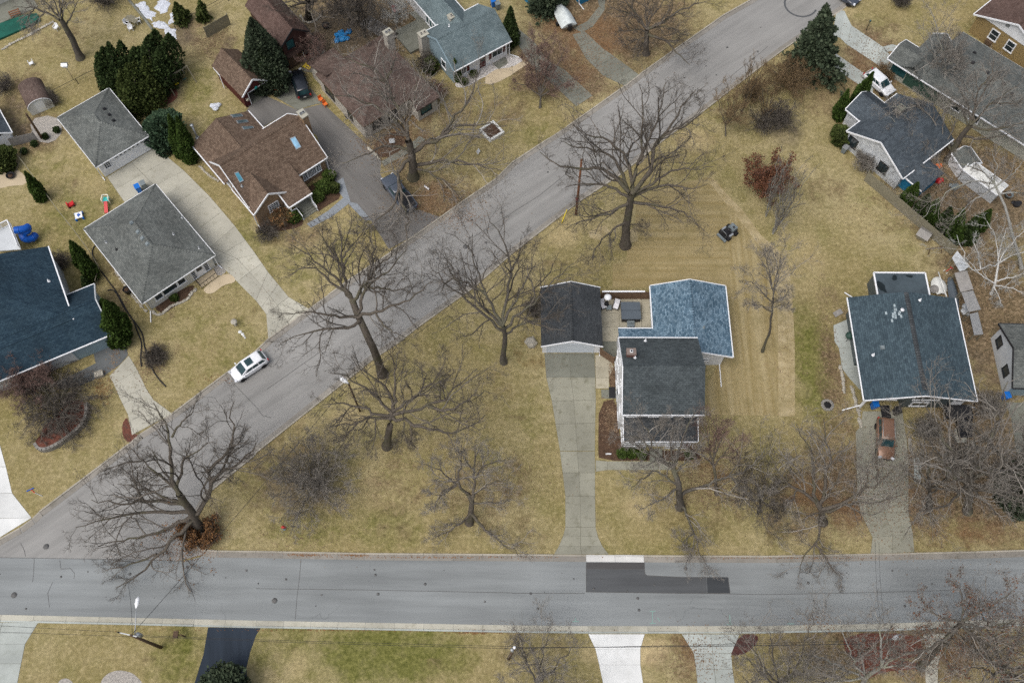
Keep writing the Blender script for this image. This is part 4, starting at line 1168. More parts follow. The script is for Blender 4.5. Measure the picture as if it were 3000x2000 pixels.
for k in range(13):
    dx, dy = random.gauss(0, .38), random.gauss(0, .42)
    cc, nn = c + Vector((dx, dy, 0)), n
    cc.z = 3.4 + (1.4) * (1 - abs(cc.x - W / 2) / (W / 2)) + .012
    b = MB().box(-.17, .17, -.1, .1, -.004, .004)
    h.part(h.fit(b, cc, n), 'light_shingle', 'pale_shingle')
c, n = h.onroof(q(3, 1, 1225, 1290))
h.part(MB().tube([c, c + Vector((0, 0, .3))], .12, 10).lathe([(.01, .3), (.2, .3), (.21, .36), (.01, .42)], 12, c), 'vent_pipe', 'white')
# flat extension
fz = 2.5
cs = [h.L(p, fz) for p in T(3, 1, '968,938 1440,942 1490,1170 1012,1170')]
fx0, fx1 = (cs[0][0] + cs[3][0]) / 2, (cs[1][0] + cs[2][0]) / 2
fy1 = (cs[0][1] + cs[1][1]) / 2
h.walls(fx0 + .08, fx1 - .08, D - .5, fy1 - .08, 0, fz - .05, 'slate_siding', name='extension_wall')
h.part(MB().box(fx0, fx1, D - .39, fy1, fz - .05, fz + .04), 'flat_roof', 'membrane')
h.trim([((fx0, D - .38, fz + .03), (fx0, fy1, fz + .03)), ((fx1, D - .38, fz + .03), (fx1, fy1, fz + .03)), ((fx0, fy1, fz + .03), (fx1, fy1, fz + .03))], 'roof_edge', 'white', .16, .16)
for s in ('1000,1005 1045,1025 1080,1060 1075,1080 1100,1125 1060,1110 1020,1090 1000,1060', '1145,960 1180,957 1190,1000 1160,1012 1138,1000', '1250,958 1335,958 1325,985 1290,980'):
    pts = [h.L(p, fz + .042) for p in smooth_poly(T(3, 1, s), 1)]
    o = sheet('puddle', pts, fz + .044, MAT['puddle'], h.root)
b = MB().bar((fx0 + .1, D + .8, 2.4), (fx0 - .5, D + .3, .6), .1).bar((fx0 - .5, D + .3, .6), h.loc(P(q(3, 1, 703, 1120), .15)), .1)
h.part(b, 'downspout', 'white')

# ================================================================== white house cut by the right edge
h = House('gabled_house', q(3, 2, 2250, 425), q(3, 2, 3000, 440), q(3, 1, 2100, 1405), 2.9, 'white walled house with a dark roof, cut by the right edge of the photograph')
D = h.d
h.walls(.35, 13, .35, D - .35, 0, 2.95, 'bluegrey_siding', 'x', 4.6)
h.part(MB().add([(.34, D - .35, 0), (.34, .35, 0), (.34, .35, 2.9), (.34, D / 2, 4.6), (.34, D - .35, 2.9)], [(0, 1, 2, 3, 4)]), 'gable_wall', 'grey_siding')
h.gable(0, 13.3, 0, D, 2.9, 4.75, 'x', 'sh_grey', trimmat='black')
for p in (q(3, 2, 2105, 28), q(3, 2, 2172, 282)):
    y, z = h.onX(p, .34)
    h.win('W', .34, y - .5, y + .5, 1.1, 2.2, 1, 1, frame='black')

# ================================================================== hipped house on the left with the white front
h = House('hipped_house', q(0, 1, 1305, 1222), q(0, 1, 1977, 775), q(0, 1, 782, 525), 2.85, 'low house with grey hipped roof and pale window front beside the long drive')
W, D = h.w, h.d
h.walls(.45, W - .45, .6, D - .45, 0, 2.85, 'cream_siding')
h.hip(0, W, 0, D, 2.85, 4.65, 'y', W * .47, 'sh_grey')
wy = .6
for lo, hi, c in ((q(0, 1, 1440, 1190), q(0, 1, 1480, 1125), 1), (q(0, 1, 1510, 1140), q(0, 1, 1612, 1035), 1), (q(0, 1, 1650, 1055), q(0, 1, 1690, 985), 1)):
    u0, u1 = h.onY(lo, wy)[0], h.onY(hi, wy)[0]
    h.win('S', wy, u0, u1, .95, 2.2, c, 1, fw=.12)
for a in (q(0, 1, 1790, 960), q(0, 1, 1895, 885)):
    u = h.onY(a, wy)[0]
    h.win('S', wy, u - .28, u + .28, .35, 2.2, 1, 6, fw=.08)
u = h.onY(q(0, 1, 1842, 925), wy)[0]
h.door('S', wy, u - .5, u + .5, .15, 2.25)
for s in ('1210,480', '1270,562', '1310,620', '1355,672'): h.vent(T(0, 1, s)[0], 'box', 'grey_plastic', .36)
for s in ('975,660', '1597,585', '1675,432', '1832,712'): h.vent(T(0, 1, s)[0], 'pipe', 'metal')
h.vent(q(0, 1, 1072, 725), 'pipe', 'black')
c, n = h.onroof(q(0, 1, 1425, 712))
h.downspout(.1, .1, 2.75, (-.5, -.8), 1.1)
h.downspout(W - .1, .1, 2.75, (.2, -.9), .3)
b = MB()
rp = [h.loc(P(p, .9)) for p in T(0, 1, '1805,1015 1850,1085')]
A_, B_, C_ = (h.loc(P(p, 0)) for p in T(0, 1, '1810,1025 1860,1085 2005,975'))
for a, c in ((A_, B_), (B_, C_)):
    b.bar((a.x, a.y, .95), (c.x, c.y, .95), .05)
    for k in range(6):
        v = a.lerp(c, k / 5); b.bar((v.x, v.y, .03), (v.x, v.y, .95), .04)
h.part(b, 'railing', 'black')

# ================================================================== hipped garage up the drive
h = House('double_garage', q(0, 0, 880, 1538), q(0, 0, 1365, 1250), q(0, 0, 525, 1080), 2.8, 'white double garage with grey hipped roof and small lights in its wide door', 'garage')
W, D = h.w, h.d
h.walls(.35, W - .35, .5, D - .35, 0, 2.8, 'white_siding')
h.hip(0, W, 0, D, 2.8, 4.5, 'y', D * .42, 'sh_grey')
wy = .5
u0, u1 = h.onY(q(0, 0, 1060, 1470), wy)[0], h.onY(q(0, 0, 1365, 1285), wy)[0]
h.garage_door('S', wy, u0, u1 - .0, 2.3, 'white', 4, 8)
u = h.onY(q(0, 0, 992, 1525), wy)[0]
h.win('S', wy, u - .35, u + .35, 1.15, 2.15, 3, 3)
for s in ('960,1003', '1005,1057', '1045,1110'): h.vent(T(0, 0, s)[0], 'box', 'black', .28)
h.downspout(.05, .2, 2.7, (0, -1), .2)

# ================================================================== brown brick house with skylights
Zb = lambda s: Z(560, 300, 440 / 1725, s)
h = House('brown_roofed_house', Zb('660,1205'), Zb('1560,630'), Zb('215,680'), 2.9, 'tan brick house with a steep brown shingle roof, skylights and a white porch')
W, D = h.w, h.d
zr = 6.1
h.walls(.3, W - .3, .35, D - .3, 0, 2.95, 'tan_brick', 'x', zr - .25)
ry = h.L(Zb('335,715'), zr)[1] / D
h.gable(0, W, 0, D, 2.9, zr, 'x', 'sh_brown', ridge=min(max(ry, .45), .6))
# front gable wing
wx0, wyf = h.L(Zb('720,1290'), 2.75)
wx1 = h.L(Zb('1125,1020'), 2.75)[0]
wxa = h.L(Zb('875,1028'), 4.6)[0]
wzr = 2.75 + (wx1 - wx0) / 2 * .78
h.walls(wx0 + .25, wx1 - .25, wyf + .3, 1.5, 0, 2.8, 'tan_brick', 'y', wzr - .2, 'front_wall')
h.gable(wx0, wx1, wyf, D * .42, 2.75, wzr, 'y', 'sh_brown', rakes=(1, 0), name='front_roof')
wy = wyf + .3
(u0, z0), (u1, z1) = h.onY(Zb('935,1270'), wy), h.onY(Zb('980,1165'), wy)
uc = (h.onY(Zb('957,1215'), wy)[0])
h.win('S', wy, uc - .6, uc + .6, .95, 2.15, 4, 4, fw=.1)
# porch
pz = 2.55
a_, b_ = h.L(Zb('1120,1205'), pz), h.L(Zb('1390,1040'), pz)
pyf = (a_[1] + b_[1]) / 2
pzb = 4.0
ymain = (pzb - 2.9) / (zr - 2.9) * D * .5
h.slopes([[(a_[0], pyf, pz), (b_[0], pyf, pz), (b_[0], ymain, pzb), (a_[0], ymain, pzb)]], 'sh_brown', name='porch_roof')
h.trim([((a_[0], pyf - .05, pz - .07), (b_[0], pyf - .05, pz - .07)), ((a_[0] - .03, pyf, pz - .06), (a_[0] - .03, 0, pz + (0 - pyf) / (ymain - pyf) * (pzb - pz) - .06))], 'gutter', 'white')
b = MB().box(a_[0] + .15, b_[0] - .1, pyf + .1, .35, 0, .42)
h.part(b, 'porch_floor', 'conc_dark')
b = MB()
for k in range(3): b.box(a_[0] + .9, b_[0] - .35, pyf + .1 - (k + 1) * .3, pyf + .1 - k * .3 - .01, 0, .36 - k * .12)
h.part(b, 'porch_steps', 'conc_dark')
for x, y in ((a_[0] + .25, pyf + .2), (b_[0] - .2, pyf + .2), (a_[0] + .25, .1), (b_[0] - .2, .1)):
    h.part(MB().bar((x, y, .42), (x, y, 2.5), .12), 'porch_post', 'white')
for a, c in (((a_[0] + .25, pyf + .2), (a_[0] + .25, .2)), ((b_[0] - .2, pyf + .2), (b_[0] - .2, .2)), ((a_[0] + .25, pyf + .2), (a_[0] + .9, pyf + .2)), ((a_[0] + .9, pyf + .2), (a_[0] + .9, pyf - .95)), ((b_[0] - .3, pyf + .2), (b_[0] - .3, pyf - .95))):
    b = MB()
    low = .42 if c[1] > pyf else .1
    za, zc = 1.35, (1.35 if c[1] > pyf - .1 else .95)
    b.bar((*a, za), (*c, zc), .07).bar((*a, .55), (*c, zc - .8), .05)
    for k in range(8):
        t = (k + .5) / 8
        x, y = a[0] + (c[0] - a[0]) * t, a[1] + (c[1] - a[1]) * t
        zt = za + (zc - za) * t
        b.bar((x, y, zt - .8), (x, y, zt), .035)
    h.part(b, 'railing', 'white')
h.door('S', .35, b_[0] - 1.5, b_[0] - .6, .45, 2.5)
(u0, _), (u1, _) = h.onY(Zb('1300,885'), .35), h.onY(Zb('1480,735'), .35)
cw = u1 - u0
h.win('S', .35, u0, u0 + cw * .2, .95, 2.3, 2, 5, fw=.09)
h.win('S', .35, u0 + cw * .27, u0 + cw * .73, .95, 2.3, 5, 5, fw=.09)
h.win('S', .35, u0 + cw * .8, u1, .95, 2.3, 2, 5, fw=.09)
for yc in (1.6, 3.6, 5.4): h.win('W', .3, yc - .45, yc + .45, 1.0, 2.3, 1, 2)
h.win('W', .3, D / 2 - .45, D / 2 + .45, 3.6, 4.7, 1, 2)
h.downspout(W + .02, -.02, 2.8, (.2, -1), .5)
h.downspout(wx0 + .02, wyf, 2.7, (0, -1), .6)
h.chimney(None, .75, 1.15, 0, 'tan_brick', 'conc_light', 2, base=(W + .25, D * .5, 0), zt=zr + .55)
h.skylight([Zb(s) for s in ('1130,415', '1192,390', '1265,515', '1205,545')], 'skylight')
h.skylight([Zb(s) for s in ('495,812', '540,797', '605,900', '558,925')], 'skylight_dim')
h.vent(Zb('585,965'), 'pipe', 'metal')
# rear wing
rz, rzr = 2.8, 4.6
rx0 = h.L(Zb('220,740'), rz)[0]; rx1 = h.L(Zb('820,285'), rz)[0]
ryb = (h.L(Zb('30,520'), rz)[1] + h.L(Zb('630,70'), rz)[1]) / 2
h.walls(rx0 + .25, rx1 - .25, D * .8, ryb - .3, 0, rz, 'tan_brick', 'y', rzr - .15, 'rear_wall')
h.gable(rx0, rx1, D * .55, ryb, rz, rzr, 'y', 'sh_brown', rakes=(0, 0), name='rear_roof')
for s in ('448,148 575,140 598,165 480,182', '515,215 640,205 660,232 538,250', '578,285 705,280 722,300 605,320'):
    h.skylight([Zb(t) for t in s.split()], 'skylight_grey')
for s in ('808,352 870,325 878,338 830,360', '708,412 765,388 772,400 735,420'):
    pass
c, n = h.onroof(Zb('75,410'))
b = MB().tube([c - Vector((0, 0, .3)), c + Vector((0, 0, 2.3))], .12, 10).lathe([(.2, 2.3), (.24, 2.42), (.05, 2.52)], 12, c).lathe([(.3, -.05), (.3, .05), (.14, .2)], 10, c)
h.part(b, 'flue_pipe', 'metal')
c = h.loc(P(Zb('90,290'), .0))
b = MB().box(h.L(Zb('150,170'), 1)[0] - 3.0, h.L(Zb('150,170'), 1)[0] + 1.5, ryb, ryb + 1.0, 0, 1.1)
h.part(b, 'cellar_hatch', 'tarp_blue' if 0 else 'grey_siding')

# ================================================================== maroon garage behind it
Zg = lambda s: Z(560, 120, 400 / 2091, s)
h = House('maroon_garage', Zg('780,862'), Zg('1190,600'), Zg('300,392'), 2.5, 'small maroon garage with a brown roof and an open white framed door', 'garage')
W, D = h.w, h.d
h.walls(.2, W - .2, D - .4, D - .35, 0, 2.5, 'barnred', name='rear_wall')
b = MB()
for x in (.2, W - .2): b.add([(x, .3, 0), (x, D - .3, 0), (x, D - .3, 2.5), (x, .3, 2.5)], [(0, 1, 2, 3)])
h.part(b, 'side_wall', 'barnred')
zrg = 4.2
x0, x1, zo = 1.0, W - .55, 2.1
b = MB()
h.wbox(b, 'S', .35, .2, x0, -.1, 0, 0, 2.5); h.wbox(b, 'S', .35, x1, W - .2, -.1, 0, 0, 2.5); h.wbox(b, 'S', .35, x0, x1, -.1, 0, zo, 2.5)
b.add([(.2, .35, 2.5), (W - .2, .35, 2.5), (W / 2, .35, zrg - .2)], [(0, 1, 2)])
h.part(b, 'front_wall', 'barnred')
b = MB(); h.wbox(b, 'S', .35, x0 - .1, x0, 0, .05, 0, zo + .1); h.wbox(b, 'S', .35, x1, x1 + .1, 0, .05, 0, zo + .1); h.wbox(b, 'S', .35, x0, x1, 0, .048, zo, zo + .1)
h.part(b, 'door_frame', 'white')
h.part(MB().box(.3, W - .3, .3, D - .45, 0, .035), 'garage_floor', 'conc_dark')
h.gable(0, W, 0, D, 2.5, zrg, 'y', 'sh_brown', rakes=(1, 0), eaves=(0, 0))
for p in ('990,712', '862,898'):
    x, z = h.onY(Zg(p), .35)
    o = h.part(MB().tube([(x, .34, z), (x, .25, z)], .22, 14), 'wall_disc', 'turq' if p[0] == '9' else 'cream_plastic')
b = MB().bar((.0, D - .3, 2.4), (-.05, D - 1.7, 2.2), .09).bar((-.05, D - 1.7, 2.2), (-.2, D - 2.0, .2), .09)
h.part(b, 'downspout', 'white')

# ================================================================== dark two-storey barn-like garage
h = House('dark_barn', q(1, 0, 232, 432), q(1, 0, 490, 288), q(0, 0, 2120, 122), 4.7, 'dark red brown two storey barn garage with an umber roof behind the tall spruce', 'barn')
W, D = h.w, h.d
h.walls(.3, W - .3, .4, D - .3, 0, 4.7, 'darkred_siding', 'y', 6.3)
h.gable(0, W, 0, D, 4.7, 6.5, 'y', 'sh_umber', trimmat='black', eaves=(0, 1), rakes=(1, 0))
h.trim([((W + .03, 0, 4.62), (W + .03, D, 4.62))], 'gutter', 'white', .1, .1)
x, z = h.onY(q(1, 0, 325, 445), .4)
h.win('S', .4, x - .5, x + .5, 3.3, 4.6, 1, 1, frame='black', pane='glass_teal')
b = MB().box(.3, W - .3, -.35, .38, 2.6, 2.75)
h.part(b, 'canopy', 'sh_umber')
h.garage_door('S', .4, .6, W - 1.9, 2.4, 'pole', 4)
h.door('S', .4, W - 1.4, W - .55, .05, 2.1, 'barnred')

# ================================================================== stone house under the big bare tree
h = House('stone_house', q(1, 0, 990, 1165), q(1, 0, 1600, 790), q(1, 0, 515, 700), 2.75, 'long low stone house with a maroon brown hipped roof below the bare branches')
W, D = h.w, h.d
h.walls(.12, W - .4, .25, D - .4, 0, 2.75, 'stone')
h.hip(0, W, 0, D, 2.75, 4.6, 'y', W * .42, 'sh_maroon', trimmat='pole')
wy = .25
u = h.onY(q(1, 0, 1120, 1150), wy)[0]
h.win('S', wy, u - .7, u + .7, .9, 2.2, 2, 1, frame='black')
b = MB().box(u + 1.5, u + 3.2, .4, 2.2, 0, 2.6)
o = h.part(MB().box(u + 1.6, u + 3.2, .2, .3, .05, 2.3), 'entry_recess', 'dark')
x0 = W * .68
h.walls(x0, W - .2, -1.6, 1.2, 0, 2.5, 'stone', name='bay_wall')
h.slopes([[(x0 - .3, -1.95, 2.5), (W + .1, -1.95, 2.5), (W - .6, 1.5, 3.6), (x0 + .3, 1.5, 3.6)]], 'sh_maroon', name='bay_roof')
h.win('S', -1.6, x0 + .5, W - 1.2, .9, 2.1, 1, 1, frame='black', pane='glass_teal')
for y0, y1 in ((D * .28, D * .36), (D * .66, D * .84)): h.win('W', .12, y0, y1, .9, 2.2, 2, 1, frame='black')
h.walls(.4, 4.0, D - .45, D + 2.0, 0, 2.6, 'stone', name='rear_wall')
h.slopes([[(4.2, D + 2.3, 2.6), (.1, D + 2.3, 2.6), (.6, D - 1.6, 3.4), (4.0, D - 1.6, 3.4)]], 'sh_maroon', name='rear_roof')
h.chimney(None, 1.0, .9, 0, 'stone', 'conc_light', 2, base=(W - .2, D * .78, 0), zt=5.3)
o = h.part(MB().box(-.02, .38, D * .40, D * .47, .0, .01), 'door_mat', 'black')

# ================================================================== grey-green house at the top
Zt = lambda s: Z(1180, 0, 320 / 1930, s)
h = House('grey_green_house', Zt('905,1262'), Zt('1925,720'), Zt('205,655'), 2.9, 'house with a grey green roof, pale blue gable wall and dark red shutters')
W, D = h.w, h.d
h.walls(.2, W - .3, .6, D - .35, 0, 2.9, 'white_siding', 'x', 5.0)
h.part(MB().add([(.19, D - .35, 0), (.19, .6, 0), (.19, .6, 2.9), (.19, D / 2, 4.95), (.19, D - .35, 2.9)], [(0, 1, 2, 3, 4)]), 'gable_wall', 'bluegrey_siding', label='pale blue gable wall')
h.gable(0, W, 0, D, 2.9, 5.15, 'x', 'sh_teal', rakes=(0, 0))
h.trim([((-.04, 0, 2.84), (-.04, D / 2, 5.09)), ((-.04, D, 2.84), (-.04, D / 2, 5.09))], 'rake_board', 'bluegrey_siding', .12, .22)
y, z = h.onX(Zt('735,1235'), .19)
h.win('W', .19, y - .45, y + .45, .9, 2.1, 1, 1)
y, z = h.onX(Zt('385,900'), .19)
h.win('W', .19, y - .45, y + .45, .9, 2.1, 1, 1, frame='pole')
wy = .6
for a, c, cols, sh in (('1045,1290', '1115,1200', 1, 1), ('1580,990', '1750,860', 2, 1)):
    u0, u1 = h.onY(Zt(a), wy)[0], h.onY(Zt(c), wy)[0]
    h.win('S', wy, u0, u1, .9, 2.1, cols, 1, shutters='barnred')
u = h.onY(Zt('1410,1130'), wy)[0]
h.door('S', wy, u - .45, u + .45, .15, 2.2, 'barnred')
h.chimney(Zt('865,375'), .75, .75, .8, 'stone', 'conc_light', 1, flue='stone')
h.vent(Zt('820,470'), 'pipe', 'white')
h.chimney(None, 1.1, .9, 0, 'stone', 'conc_light', 2, base=(-.35, D * .86, 0), zt=3.9, flue='stone')
rz = 2.7
ra, rb, rc = h.L(Zt('305,165'), rz), h.L(Zt('600,415'), rz), h.L(Zt('1050,150'), rz)
rx0, rx1 = (ra[0] + rb[0]) / 2, rc[0]
h.walls(rx0 + .3, rx1 - .3, D - .4, D + 9, 0, rz, 'white_siding', 'y', 4.4, 'rear_wall')
h.gable(rx0, rx1, D * .62, D + 9.3, rz, 4.6, 'y', 'sh_teal', rakes=(0, 1), name='rear_roof')
yt = h.L(Zt('305,165'), rz)[1]
for k in range(4):
    y0 = D + .3 + k * (yt - D - .6) / 4
    h.win('W', rx0 + .3, y0, y0 + (yt - D - .6) / 4 - .2, .5, 2.2, 1, 1, pane='glass_teal')
h.part(MB().box(rx0 - 4.2, rx0 + .2, D + .2, D + 4.5, 0, .35), 'deck', 'conc_dark')
h.downspout(W, .1, 2.8, (.5, -.6), 1.3)

# ================================================================== bright blue house, only its corners show
h = House('blue_house', q(2, 0, 190, -45), q(2, 0, 600, -255), None, 3.0, 'bright blue house at the top edge, half hidden by a dark spruce', d=8)
h.walls(.3, h.w - .3, .3, 8, 0, 3.0, 'teal_siding', 'x', 5.0)
h.gable(0, h.w, 0, 8.3, 3.0, 5.2, 'x', 'sh_slate')
h.walls(h.w - 1.2, h.w + 3.5, -2.6, 4, 0, 2.9, 'teal_siding', name='front_wall')
h.gable(h.w - 1.5, h.w + 3.8, -2.9, 4, 2.9, 4.4, 'y', 'sh_slate', rakes=(1, 0), name='front_roof')
y, z = h.onX(q(2, 0, 68, 15), .3)
h.win('W', .3, 2.2, 3.2, 1.0, 2.2, 1, 1)
h.downspout(h.w - 1.3, -2.8, 2.8, (0, -1), .8)

# ================================================================== blue-roofed house at the left edge
B_, C_ = q(0, 1, 1030, 1497), q(0, 1, 865, 1040)
h = House('blue_roofed_house', B_, C_, None, 2.8, 'house with deep blue shingle roofs cut by the left edge, white railed deck behind', d=20)
W = h.w     # local x runs from the front eave to the back eave, y runs west
h.walls(.35, W - .35, .3, 20, 0, 2.8, 'grey_siding', 'y', 4.6)
h.part(MB().add([(.35, .29, 0), (W - .35, .29, 0), (W - .35, .29, 2.8), (W / 2, .29, 4.75), (.35, .29, 2.8)], [(0, 1, 2, 3, 4)]), 'gable_wall', 'bluegrey_siding')
h.gable(0, W, 0, 20, 2.8, 5.0, 'y', 'sh_deep', rakes=(0, 0))
h.trim([((0, -.04, 2.74), (W / 2, -.04, 4.94)), ((W, -.04, 2.74), (W / 2, -.04, 4.94))], 'rake_board', 'grey_siding', .12, .2)
y0 = h.L(q(0, 2, 1000, 60), 1.2)[1]
h.garage_door('W', .35, 1.0, 4.6, 2.3, 'bluegrey_siding', 4)
# taller block behind
tz = 4.45
p1, p2 = h.L(q(0, 1, 425, 700), tz), h.L(q(0, 1, 608, 1135), tz)
ty = (p1[1] + p2[1]) / 2
tx1, tx0 = p1[0], min(p2[0], W * .36)
h.walls(tx0 + .3, tx1 - .3, ty + .35, ty + 14, 0, tz, 'grey_siding', None, 0, 'tall_wall')
h.slopes([[(tx1, ty, tz), (tx0, ty, tz), (tx0 + 6, ty + 7, tz + 2.8), (tx1, ty + 7, tz + 2.8)], [(tx0, ty + 14, tz), (tx1, ty + 14, tz), (tx1, ty + 7, tz + 2.8), (tx0 + 6, ty + 7, tz + 2.8)], [(tx0, ty, tz), (tx0, ty + 14, tz), (tx0 + 6, ty + 7, tz + 2.8)]], 'sh_deep', name='tall_roof')
h.trim([((tx0, ty - .05, tz - .07), (tx1, ty - .05, tz - .07))], 'gutter', 'white')
for xx in (tx0 + 3.0, tx0 + 5.5):
    h.win('S', ty + .35, xx - .45, xx + .45, 2.5, 3.7, 1, 1)
h.vent(q(0, 1, 450, 1015), 'pipe', 'white')
# front porch rail
b = MB()
a, c = h.loc(P(q(0, 2, 80, 285), 2.6)), h.loc(P(q(0, 2, 575, 40), 2.6))
h.slopes([[(a.x, a.y, 2.5), (a.x, c.y - 0, 2.5), (.6, c.y, 2.9), (.6, a.y, 2.9)]], 'sh_deep', name='porch_roof')
h.trim([((a.x, a.y, 2.45), (a.x, c.y, 2.45))], 'porch_gutter', 'white', .08, .08)
for k in range(4):
    y = a.y + (c.y - a.y) * k / 3
    h.part(MB().bar((a.x + .2, y, 0), (a.x + .2, y, 2.4), .12), 'porch_post', 'white')
# deck with white rail
dz = 1.6
dk = [h.loc(P(p, dz)) for p in Z(0, 640, 300 / 2138, '-250,380 60,215 230,130 440,640 -200,690')]
bb = MB().prism([(v.x, v.y) for v in dk], dz - .15, dz)
h.part(bb, 'deck', 'grey_siding')
edge = [dk[0], dk[1], dk[2], dk[3]]
bb = MB()
for a, c in zip(edge, edge[1:]):
    bb.bar((a.x, a.y, dz + 1), (c.x, c.y, dz + 1), .1).bar((a.x, a.y, dz + .1), (c.x, c.y, dz + .1), .07)
    n_ = int((c - a).length / .16)
    for k in range(n_ + 1):
        v = a.lerp(c, k / n_); bb.bar((v.x, v.y, dz), (v.x, v.y, dz + 1), .11 if k % 12 == 0 else .045)
h.part(bb, 'railing', 'white')
BLUEH = h
# ================================================================== houses in the upper right
h = House('whitewashed_house', q(3, 0, 725, 1205), q(3, 0, 1240, 1640), q(3, 0, 1130, 810), 2.8, 'house with a slate blue roof and whitewashed stone walls behind the board fence')
W, D = h.w, h.d
h.walls(.3, W - .3, .3, D - .35, 0, 2.8, 'white_stone', 'y', 4.95)
h.gable(0, W, 0, D, 2.8, 5.1, 'y', 'sh_slate', rakes=(1, 0))
for p in (q(3, 0, 772, 1318), q(3, 0, 1065, 1525)):
    u = h.onY(p, .3)[0]
    h.win('S', .3, u - .6, u + .6, .9, 2.3, 2, 1, frame='black')
a, c = h.L(q(3, 0, 715, 1003), 2.75), h.L(q(3, 0, 932, 835), 2.75)
e = h.L(q(3, 0, 915, 1120), 2.75)
h.walls(a[0] + .3, e[0] + 3, a[1] + .3, c[1] - .3, 0, 2.75, 'white_stone', 'x', 4.1, 'wing_wall')
h.gable(a[0], e[0] + 3.5, a[1], c[1], 2.75, 4.2, 'x', 'sh_slate', rakes=(1, 0), name='wing_roof')
for p in (q(3, 0, 738, 1090), q(3, 0, 785, 1130)):
    y, z = h.onX(p, a[0] + .3)
    h.win('W', a[0] + .3, y - .42, y + .42, .95, 2.1, 1, 1)
h.chimney(q(3, 0, 1205, 1025), .7, .7, .7, 'stone', 'conc_dark', 1, flue='stone')
h.walls(W - .4, W + 2.2, 1.0, 4.5, 0, 2.4, 'teal_siding', name='porch_wall')
h.gable(W - .3, W + 2.5, .7, 4.8, 2.4, 3.0, 'x', 'sh_slate', rakes=(0, 0), eaves=(1, 0), name='porch_roof')

h = House('long_ranch_house', q(3, 0, 1100, 538), q(3, 0, 2235, 1252), q(3, 0, 1290, 380), 2.8, 'long ranch house with a weathered grey roof and pale stone walls in the upper right')
W, D = h.w, h.d
h.walls(.4, W - .4, .5, D, 0, 2.8, 'grey_stone')
yb = h.L(q(3, 0, 1815, 308), 2.8)[1]
x2 = h.L(q(3, 0, 1675, 412), 2.8)[0]
ym = h.L(q(3, 0, 1535, 322), 2.8)[1]
x3 = h.L(q(3, 0, 1390, 437), 2.8)[0]
h.gable(0, x3 + 3, 0, D, 2.8, 3.7, 'x', 'sh_grey', rakes=(1, 0), eaves=(1, 1), name='west_roof')
h.gable(x3, x2 + .5, .02, ym, 2.8, 3.9, 'y', 'sh_grey', rakes=(0, 1), eaves=(0, 0), name='middle_roof')
h.gable(x2, W + 6, 0, yb, 2.8, 4.6, 'x', 'sh_grey', rakes=(0, 1), eaves=(1, 0))
h.walls(x3 + .3, x2 + .8, .6, ym - .4, 0, 2.8, 'grey_stone', name='middle_wall')
h.walls(x2 + .3, W + 5.7, .6, yb - .35, 0, 2.8, 'grey_stone', name='rear_wall')
h.trim([((x2, yb, 2.72), (W + 6, yb, 2.72))], 'gutter', 'white', .1, .1)
for p in (q(3, 0, 1760, 940), q(3, 0, 1915, 1065)):
    u = h.onY(p, .5)[0]
    h.win('S', .5, u - .55, u + .55, 1.1, 2.1, 1, 1)
u = h.onY(q(3, 0, 1400, 790), .5)[0]
b = MB().box(u - 2.2, u + 2.6, .42, .49, .3, 2.4)
h.part(b, 'garage_door', 'green_plastic')
h.part(MB().box(u - 4.3, u - 2.3, .43, .49, .9, 2.2), 'shutter', 'glass_teal')
for s in ('1897,488', '1883,577', '2018,668', '2165,770', '2240,865'): h.vent(T(3, 0, s)[0], 'box', 'black', .32)

h = House('ochre_brick_house', q(3, 0, 1893, 132), q(3, 0, 2560, 600), q(3, 0, 2015, 20), 3.2, 'ochre brick house with a white gable and a brown roof in the upper right corner')
W, D = h.w, 14
h.walls(.4, W - .4, .5, D, 0, 3.2, 'yellow_brick', None)
h.part(MB().add([(.1, .45, 3.2), (W - .1, .45, 3.2), (W / 2, .45, 5.5)], [(0, 1, 2)]), 'gable_panel', 'white_siding')
h.gable(0, W, 0, D, 3.2, 5.7, 'y', 'sh_umber', rakes=(1, 0), trimmat='white')
for p in (q(3, 0, 2077, 325), q(3, 0, 2225, 425)):
    u = h.onY(p, .5)[0]
    h.win('S', .5, u - .5, u + .5, 1.2, 2.6, 1, 2, fw=.13)
u = h.onY(q(3, 0, 2015, 410), .5)[0]
h.part(MB().box(u - .45, u + .45, .2, .49, .3, .9), 'wall_unit', 'pole')
u, z = h.onY(q(3, 0, 2205, 235), .45)
h.part(MB().box(u - .25, u + .25, .40, .44, z - .25, z + .25), 'gable_vent', 'metal')

# ================================================================== small buildings
h = House('white_outbuilding', Z(2680, 400, 320 / 1673, '745,505'), Z(2680, 400, 320 / 1673, '1275,895'), Z(2680, 400, 320 / 1673, '850,458'), 2.0, 'long narrow white shed under thin branches in the yard behind the fence', 'shed')
h.walls(.1, h.w - .1, .1, 1.9, 0, 2.0, 'grey_siding')
h.gable(0, h.w, 0, 2.0, 2.0, 2.35, 'x', 'offwhite')
h = House('white_shed', Z(2680, 400, 320 / 1673, '560,275'), Z(2680, 400, 320 / 1673, '640,390'), None, 1.7, 'small white shed between the two houses in the upper right', 'shed', d=2.6)
h.walls(.1, h.w + 1.2, .1, 2.5, 0, 1.9, 'white_siding', 'x', 2.6)
h.gable(0, h.w + 1.3, 0, 2.6, 1.9, 2.7, 'x', 'sh_grey')
